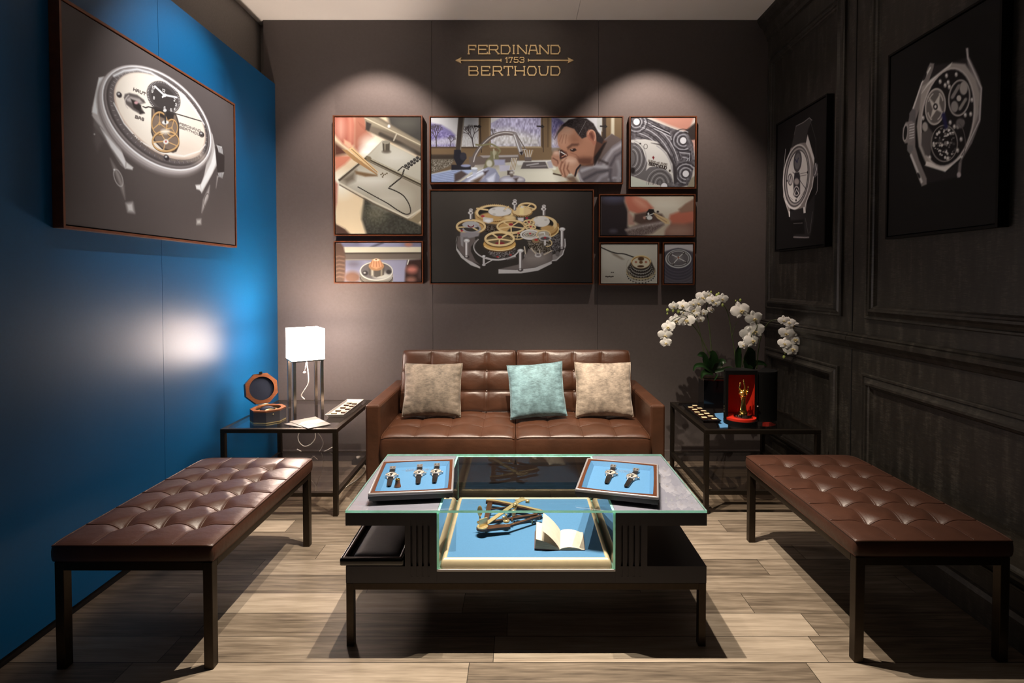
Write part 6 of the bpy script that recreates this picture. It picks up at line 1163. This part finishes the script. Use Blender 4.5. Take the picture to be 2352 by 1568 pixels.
# open antique book
zb = .2927; S0 = at(1285, 1264, z=zb); S1 = at(1286.5, 1221, z=zb); Rf = at(1343, 1264, z=zb); Rb = at(1338.5, 1224, z=zb); Lf = at(1228.5, 1263.5, z=zb); Lb = Vector((Lf.x + .006, S1.y - .004, zb))
bk = thing('open_book', 'small old open book with a standing page in the display case', 'book', tuple(S0))
def sheet(fn, n, m, th, mb):
    mb.grid(lambda u, v: fn(u, v) + Vector((0, 0, th)), n, m); mb.grid(fn, n, m, flip=True)
    for v in (0, 1): mb.add([fn(k / n, v) + Vector((0, 0, t)) for k in range(n + 1) for t in (0, th)], [(2 * k, 2 * k + 2, 2 * k + 3, 2 * k + 1) for k in range(n)])
    for u in (0, 1): mb.add([fn(u, k / m) + Vector((0, 0, t)) for k in range(m + 1) for t in (0, th)], [(2 * k, 2 * k + 2, 2 * k + 3, 2 * k + 1) for k in range(m)])
    return mb
def lerp(a, b_, t): return a + (b_ - a) * t
def qd(A, B, C, D): return lambda u, v: lerp(lerp(A, B, u), lerp(D, C, u), v)
cr = qd(S0, Rf, Rb, S1); cl = qd(S0, Lf, Lb, S1)
b = MB(); sheet(lambda u, v: cr(u * 1.02, v) + Vector((0, 0, .0003)), 4, 2, .002, b); sheet(lambda u, v: cl(u * 1.02, v) + Vector((0, 0, .0003 + .004 * u)), 4, 2, .002, b); b.build('cover', M['cover'], bk)
def rt(u, v): return cr(u, v) + Vector((0, 0, .0035 + .010 * math.sin(PI * min(1, u * 1.15)) ** .7 * (1 - .3 * u)))
b = MB(); b.grid(rt, 16, 4); 
for v in (0, 1): b.add([q for k in range(17) for q in (rt(k / 16, v), cr(k / 16, v) + Vector((0, 0, .0026)))], [(2 * k, 2 * k + 2, 2 * k + 3, 2 * k + 1) for k in range(16)], mi=1)
b.add([rt(1, 0), rt(1, 1), cr(1, 1) + Vector((0, 0, .0026)), cr(1, 0) + Vector((0, 0, .0026))], [(0, 1, 2, 3)], mi=1); b.build('right_pages', [M['paper'], M['paper_edge']], bk)
def lt(u, v): return cl(u, v) + Vector((.004 * u, 0, .004 + .036 * u ** .9 + .004 * math.sin(PI * u)))
b = MB(); b.grid(lt, 14, 4, flip=True)
for v in (0, 1): b.add([q for k in range(15) for q in (lt(k / 14, v), cl(k / 14, v) + Vector((0, 0, .0026 + .004 * k / 14)))], [(2 * k, 2 * k + 2, 2 * k + 3, 2 * k + 1) for k in range(14)], mi=1)
b.add([lt(1, 0), lt(1, 1), cl(1, 1) + Vector((0, 0, .0066)), cl(1, 0) + Vector((0, 0, .0066))], [(0, 1, 2, 3)], mi=1); b.build('left_pages', [M['paper'], M['paper_edge']], bk)
def lf(u, v): p = lerp(S0, S1, v); L = .098; a = math.radians(118 + 12 * u); return p + Vector((L * u * math.cos(a), .0, .008 + L * u * math.sin(a) * .86))
b = MB(); b.grid(lf, 10, 4); b.grid(lambda u, v: lf(u, v) + Vector((-.0006 * u, 0, .0)), 10, 4, flip=True); b.build('standing_page', M['paper'], bk)

# ------------------------------------------------------------------ right side table: planter, orchids, trophy case, booklet
PB0, PB1, PY0, PY1, PZ = 1.150, 1.455, 3.225, 3.325, TR_
pl = thing('planter', 'gloss black rectangular planter with pale rim holding the orchids', 'planter', ((PB0 + PB1) / 2, (PY0 + PY1) / 2, PZ))
b = MB(); b.box(PB0, PB1, PY0, PY0 + .006, PZ, PZ + .172).box(PB0, PB1, PY1 - .006, PY1, PZ, PZ + .172).box(PB0, PB0 + .006, PY0 + .006, PY1 - .006, PZ, PZ + .172).box(PB1 - .006, PB1, PY0 + .006, PY1 - .006, PZ, PZ + .172); b.box(PB0 + .006, PB1 - .006, PY0 + .006, PY1 - .006, PZ, PZ + .006); b.build('box', M['black'], pl)
b = MB(); b.box(PB0 - .0005, PB1 + .0005, PY0 - .0005, PY0 + .0065, PZ + .1722, PZ + .182).box(PB0 - .0005, PB1 + .0005, PY1 - .0065, PY1 + .0005, PZ + .1722, PZ + .182).box(PB0 - .0005, PB0 + .0065, PY0 + .0065, PY1 - .0065, PZ + .1722, PZ + .182).box(PB1 - .0065, PB1 + .0005, PY0 + .0065, PY1 - .0065, PZ + .1722, PZ + .182); b.build('pale_rim', M['steel'], pl)
MB().grid(lambda u, v: Vector((PB0 + .0065 + (PB1 - PB0 - .013) * u, PY0 + .0065 + (PY1 - PY0 - .013) * v, PZ + .160 + .006 * math.sin(u * 40) * math.cos(v * 33))), 24, 10).build('soil', M['soil'], pl)
fo = lambda x, y, Y: at(x / 6.533 + 1500, y / 6.533 + 650, y=Y)
def petal(mb, T, L, Wd, ang, cup, tip=.8, mi=0, r=None):
    ca, sa = math.cos(ang), math.sin(ang); n = 6
    def f(u, v):
        s_ = v; w = Wd * .5 * max(1e-4, math.sin(PI * min(1, (s_ * .955 + .045)) ** tip)) ** .55; x = (2 * u - 1) * w; y = L * s_
        z = cup * L * (s_ * s_) - .18 * abs(2 * u - 1) ** 2 * w + .03 * L * math.sin(7 * s_ + 4 * u)
        return T @ Vector((y * ca - x * sa, y * sa + x * ca, z))
    mb.grid(f, n, n + 1, mi=mi)
def flower(root, px, py, rpx, Y, roll, yaw, pitch, rr):
    p = fo(px, py, Y); r = 1.12 * rpx / 6.533 / (F_PX / Y); N = Vector((math.sin(yaw), -math.cos(yaw), math.sin(pitch)))
    x = Vector((math.cos(yaw), math.sin(yaw), 0)); F = frame_of(p, x, N) @ Matrix.Rotation(roll, 4, 'Z')
    b = MB(); petal(b, F, r * 1.0, r * .70, PI / 2, -.12); petal(b, F, r * .88, r * .62, PI * 1.28, -.10); petal(b, F, r * .88, r * .62, PI * 1.72, -.10)
    F2 = F @ Matrix.Translation((0, 0, r * .06)); petal(b, F2, r * 1.08, r * 1.12, PI * .06, -.16, .95); petal(b, F2, r * 1.08, r * 1.12, PI * .94, -.16, .95)
    fl = b.build('flower', M['petal'], root)
    b = MB(); b.ball((0, -r * .05, r * .16), r * .10, 8, (.9, 1.3, 1), F); petal(b, F @ Matrix.Translation((0, -r * .08, r * .14)), r * .26, r * .24, PI * 1.5, .25); petal(b, F @ Matrix.Translation((0, -r * .08, r * .14)), r * .28, r * .2, PI * 1.05, .6); petal(b, F @ Matrix.Translation((0, -r * .08, r * .14)), r * .28, r * .2, PI * 1.95, .6)
    b.build('lip', M['lip'], fl)
rr = random.Random(12)
def leaf(root, pts, wd, Y, up=.2):
    P_ = smooth_path([fo(x, y, Yk) for x, y, Yk in pts], 6); n = len(P_) - 1; b = MB()
    def f(u, v):
        k = v * n; i = min(int(k), n - 1); p = P_[i].lerp(P_[i + 1], k - i); t = (P_[i + 1] - P_[i]).normalized(); sd = t.cross(Vector((.25, -1, .35))).normalized()
        w = wd * .5 * math.sin(PI * (.12 + .88 * v) ** .9) ** .6; q = 2 * u - 1; nn = sd.cross(t); return p + sd * q * w + nn * (.25 * abs(q) * w)
    b.grid(f, 6, 18); b.grid(lambda u, v: f(u, v) + Vector((0, .001, -.0012)), 6, 18, flip=True); b.build('leaf', M['green'], root)
def orchid(label, base, stems, flowers, buds, leaves, Y, faces):
    t = thing('orchid', label, 'orchid', tuple(base), 'white orchids in the black planter')
    for pts, r0, r1 in stems:
        P_ = smooth_path([fo(x, y, yy + .012) for x, y, yy in pts], 8); k = len(P_); b = MB(); b.tube(P_, [r0 + (r1 - r0) * i / (k - 1) for i in range(k)], 8); b.build('stem', M['stem'], t)
    for i, (x, y, r) in enumerate(flowers): flower(t, x, y, r, Y(x, y) - .012 + rr.uniform(-.012, .012), rr.uniform(-.3, .3), faces(x, y) + rr.uniform(-.3, .3), rr.uniform(-.25, .2), rr)
    for x, y, r in buds: p = fo(x, y, Y(x, y)); b = MB(); b.ball(p, r / 6.533 / (F_PX / 3.2), 10, (.85, .85, 1.15)); b.build('bud', M['bud'], t)
    for pts, wd in leaves: leaf(t, pts, wd, 3.3)
Yl = lambda x, y: 3.30 - .10 * max(0, (700 - x)) / 600
orchid('orchid arching to the left over the sofa, with the densest white flowers', (1.25, 3.28, PZ + .165),
 [([(905, 1350, 3.29), (860, 1120, 3.28), (780, 940, 3.27), (680, 740, 3.26), (580, 610, 3.25), (500, 500, 3.23), (400, 500, 3.21), (290, 560, 3.20), (190, 700, 3.20), (160, 840, 3.20)], .0042, .0018),
  ([(780, 1100, 3.28), (750, 980, 3.28), (700, 720, 3.27), (640, 560, 3.26), (610, 470, 3.25), (490, 420, 3.23), (350, 400, 3.21), (215, 420, 3.20)], .0030, .0014),
  ([(920, 1350, 3.30), (880, 1050, 3.30), (845, 680, 3.30), (800, 380, 3.30), (830, 280, 3.30), (760, 210, 3.29), (680, 300, 3.28), (620, 400, 3.27)], .0040, .0018),
  ([(800, 400, 3.30), (750, 420, 3.29), (720, 500, 3.28)], .0016, .0012)],
 [(310, 345, 66), (445, 335, 82), (345, 560, 95), (505, 555, 108), (228, 655, 95), (178, 780, 95), (192, 895, 78), (606, 405, 100), (680, 300, 85), (748, 215, 95), (825, 180, 62), (870, 400, 52), (712, 545, 58), (760, 445, 55), (600, 315, 66), (650, 470, 50), (455, 440, 45)],
 [(215, 405, 25), (215, 458, 16), (300, 415, 22), (590, 500, 18), (380, 425, 30)],
 [([(850, 1330, 3.29), (800, 1200, 3.27), (740, 1080, 3.25), (665, 1080, 3.22)], .05), ([(900, 1340, 3.29), (900, 1200, 3.28), (880, 1080, 3.27), (850, 1030, 3.26)], .075), ([(900, 1350, 3.28), (820, 1280, 3.22), (740, 1230, 3.20), (640, 1240, 3.19), (600, 1320, 3.18)], .03), ([(910, 1340, 3.29), (960, 1250, 3.27), (1030, 1180, 3.25), (1100, 1190, 3.24)], .05), ([(900, 1360, 3.26), (820, 1330, 3.22), (750, 1350, 3.19), (720, 1440, 3.18)], .035), ([(920, 1360, 3.25), (960, 1370, 3.22), (940, 1420, 3.20), (910, 1465, 3.19)], .012), ([(930, 1330, 3.25), (1040, 1300, 3.24), (1120, 1270, 3.24), (1190, 1260, 3.24)], .02)], Yl, lambda x, y: -.15 + (x - 500) / 1500)
orchid('orchid standing in the middle, one spray drooping over the red case', (1.36, 3.30, PZ + .165),
 [([(1250, 1290, 3.30), (1220, 1000, 3.30), (1185, 800, 3.30), (1130, 480, 3.30), (1060, 330, 3.30), (960, 260, 3.30), (890, 250, 3.29)], .0042, .0018), ([(1190, 790, 3.30), (1215, 680, 3.30), (1250, 600, 3.30), (1278, 560, 3.30)], .0026, .0010),
  ([(1140, 450, 3.30), (1185, 340, 3.29), (1240, 268, 3.28), (1310, 255, 3.27)], .0014, .0010), ([(1340, 1250, 3.30), (1370, 1100, 3.29), (1420, 980, 3.27), (1440, 900, 3.25), (1480, 780, 3.24), (1560, 660, 3.24), (1520, 540, 3.24), (1400, 430, 3.24), (1315, 400, 3.24)], .0030, .0016)],
 [(890, 255, 80), (940, 300, 62), (1040, 235, 78), (1315, 410, 130), (1515, 530, 112), (1520, 715, 130), (1425, 775, 110), (1482, 860, 118), (1352, 930, 66)],
 [(870, 133, 18), (960, 185, 30), (985, 158, 20), (1240, 265, 14), (1310, 255, 22), (1045, 330, 24)],
 [([(1280, 1290, 3.31), (1270, 1150, 3.31), (1275, 1020, 3.31), (1300, 930, 3.30)], .05), ([(1420, 1290, 3.32), (1430, 1150, 3.32), (1440, 1040, 3.31), (1430, 960, 3.30)], .085), ([(1500, 1290, 3.33), (1530, 1200, 3.34), (1640, 1200, 3.35), (1710, 1245, 3.36)], .03)], lambda x, y: 3.27, lambda x, y: .0)
orchid('orchid arching to the right towards the dark panelled wall', (1.43, 3.31, PZ + .165),
 [([(1555, 1290, 3.31), (1580, 1000, 3.31), (1630, 760, 3.30), (1690, 650, 3.28), (1760, 575, 3.26), (1850, 548, 3.24), (1940, 550, 3.22), (2010, 600, 3.20), (2075, 690, 3.19), (2080, 780, 3.19), (2050, 900, 3.19), (2000, 1010, 3.19), (1968, 1095, 3.19)], .0038, .0014)],
 [(1960, 560, 72), (2040, 590, 78), (2110, 640, 84), (2180, 710, 98), (2000, 750, 98), (2135, 840, 112), (1972, 905, 85), (2082, 985, 115)], [(1965, 1108, 24), (1985, 1050, 12)],
 [([(1500, 1290, 3.33), (1515, 1200, 3.33), (1520, 1100, 3.33), (1530, 1000, 3.33)], .02)], lambda x, y: 3.17, lambda x, y: -.2)

# trophy case: black drum, red inside, its front half swung open like a door
TC = Vector((1.232, 2.885, TR_)); RC = .088; HC = .286
tc = thing('trophy_case', 'black drum-shaped case, open, lined in bright red', 'case', tuple(TC))
def half_shell(cx, cy, r, th, z0, z1, a0, a1, mb, mi=0):
    prof = [(r, z0), (r, z1), (r - th, z1), (r - th, z0), (r, z0)]
    mb.lathe(prof, 28, Matrix.Translation((cx, cy, 0)), smooth=False, mi=mi, a0=a0, a1=a1, cap=False)
    for a in (a0, a1): mb.add([(cx + q * math.cos(a), cy + q * math.sin(a), z) for q, z in prof[:4]], [(0, 1, 2, 3)])
    return mb
aF = math.radians(-2); half_shell(TC.x, TC.y, RC, .004, TC.z + .028, TC.z + HC, aF, PI + aF, MB()).build('drum', M['black'], tc)
half_shell(TC.x, TC.y, RC - .0045, .0015, TC.z + .042, TC.z + HC - .012, aF + .01, PI + aF - .01, MB()).build('red_lining', M['red'], tc)
MB().lathe([(.0001, 0), (RC, 0), (RC, .028), (.0001, .028)], 48, Matrix.Translation(TC), smooth=False, cap=False).build('base', M['matte_black'], tc)
MB().lathe([(.0001, .0285), (RC - .006, .0285), (RC - .006, .041), (.0001, .041)], 48, Matrix.Translation(TC), smooth=False, cap=False).build('red_floor', M['red'], tc)
b = MB(); b.lathe([(.0001, HC - .011), (RC - .0045, HC - .011), (RC, HC + .0003), (RC, HC + .012), (.0001, HC + .012)], 28, Matrix.Translation(TC), smooth=False, cap=False, a0=aF, a1=PI + aF); b.build('lid', M['matte_black'], tc)
b = MB(); b.box(TC.x - RC, TC.x - RC + .016, TC.y - .012, TC.y - .002, TC.z + .0285, TC.z + HC - .0122).box(TC.x + RC - .012, TC.x + RC, TC.y - .012, TC.y - .004, TC.z + .0285, TC.z + HC - .0122).box(TC.x - RC, TC.x + RC, TC.y - .012, TC.y - .002, TC.z + HC - .012, TC.z + HC + .012); b.build('opening_frame', M['matte_black'], tc, .001)
hx, hy = TC.x + RC + .004, TC.y - .002; dc = Vector((hx + .052, hy + .078, 0)); a0 = math.atan2(hy - dc.y, hx - dc.x)
half_shell(dc.x, dc.y, RC, .004, TC.z + .012, TC.z + HC - .004, a0, a0 + PI, MB().lathe([(.0001, TC.z + HC - .0038), (RC, TC.z + HC - .0038), (RC, TC.z + HC + .002), (.0001, TC.z + HC + .002)], 28, Matrix.Translation((dc.x, dc.y, 0)), smooth=False, a0=a0, a1=a0 + PI, cap=False)).build('door', M['matte_black'], tc)
half_shell(dc.x, dc.y, RC - .0045, .0015, TC.z + .020, TC.z + HC - .012, a0 + .02, a0 + PI - .02, MB()).build('door_lining', M['red'], tc)
MB().ball((TC.x + RC + .001, TC.y - .016, TC.z + .10), .005, 10).build('catch', M['chrome'], tc)
# golden hand trophy
tp = TC + Vector((.006, -.018, .0412)); tr = thing('hand_trophy', 'golden raised hand trophy on a ridged chrome base inside the red case', 'trophy', tuple(tp))
b = MB(); b.lathe([(.0001, 0), (.048, 0), (.048, .005), (.044, .0055), (.044, .0075), (.048, .008), (.048, .013), (.044, .0135), (.044, .0155), (.046, .016), (.046, .020), (.030, .0225), (.0001, .0225)], 40, Matrix.Translation(tp), smooth=False, cap=False); b.build('base', M['dark_chrome'], tr)
b = MB(); arm = [(0, 0, .0228), (0, 0, .045), (0, 0, .075), (0, 0, .10), (0, 0, .108)]; b.tube([tp + Vector(p) for p in arm], [.0255, .0185, .0150, .0145, .0150], 24); b.build('forearm', M['gold'], tr)
b = MB(); b.lathe([(.0150, .108), (.0165, .1095), (.0165, .111), (.015, .1125)], 24, Matrix.Translation(tp), cap=False)
b.tube([tp + Vector(p) for p in ((0, 0, .110), (-.001, 0, .120), (-.001, 0, .134), (0, 0, .148), (0, .001, .156))], [.0130, .0220, .0275, .0250, .014], 20)
def finger(pts, r): pts = [(p[0] * 1.25, p[1] * 1.15, p[2]) for p in pts]; r *= 1.15; b.tube(smooth_path([tp + Vector(p) for p in pts], 5), [r * (1 - .3 * k / (5 * (len(pts) - 1))) for k in range(5 * (len(pts) - 1) + 1)], 10)
finger([(.004, -.002, .150), (.006, -.004, .168), (.003, -.004, .186), (.001, -.003, .201)], .0052); b.ball(tp + Vector((.001, -.003, .204)), .0050, 12)
finger([(-.010, -.002, .148), (-.017, -.004, .160), (-.015, -.004, .175), (-.014, -.003, .186)], .0046); b.ball(tp + Vector((-.0175, -.003, .189)), .0045, 12)
finger([(.015, -.002, .146), (.020, -.004, .156), (.021, -.004, .166)], .0044); b.ball(tp + Vector((.026, -.004, .169)), .0042, 12)
finger([(-.006, -.012, .150), (-.008, -.024, .152), (-.006, -.027, .142), (-.003, -.022, .134)], .0052); finger([(.010, -.012, .148), (.011, -.024, .148), (.009, -.026, .138), (.006, -.021, .131)], .0050)
finger([(-.020, -.006, .130), (-.021, -.018, .138), (-.010, -.026, .140), (.001, -.027, .138)], .0056); b.build('hand', M['gold'], tr)
bk2 = thing('booklet', 'blue booklet lying between the black tray and the red case', 'booklet', tuple(at(1655, 965, z=TR_)))
q = [at(*p, z=TR_ + .0006) for p in ((1672, 982), (1672, 948), (1641, 950), (1654, 983))]; MB().add(q + [v + Vector((0, 0, .003)) for v in q], [(0, 1, 2, 3), (4, 5, 6, 7), (0, 4, 5, 1), (1, 5, 6, 2), (2, 6, 7, 3), (3, 7, 4, 0)]).build('blue_cover', M['blue_cloth'], bk2)
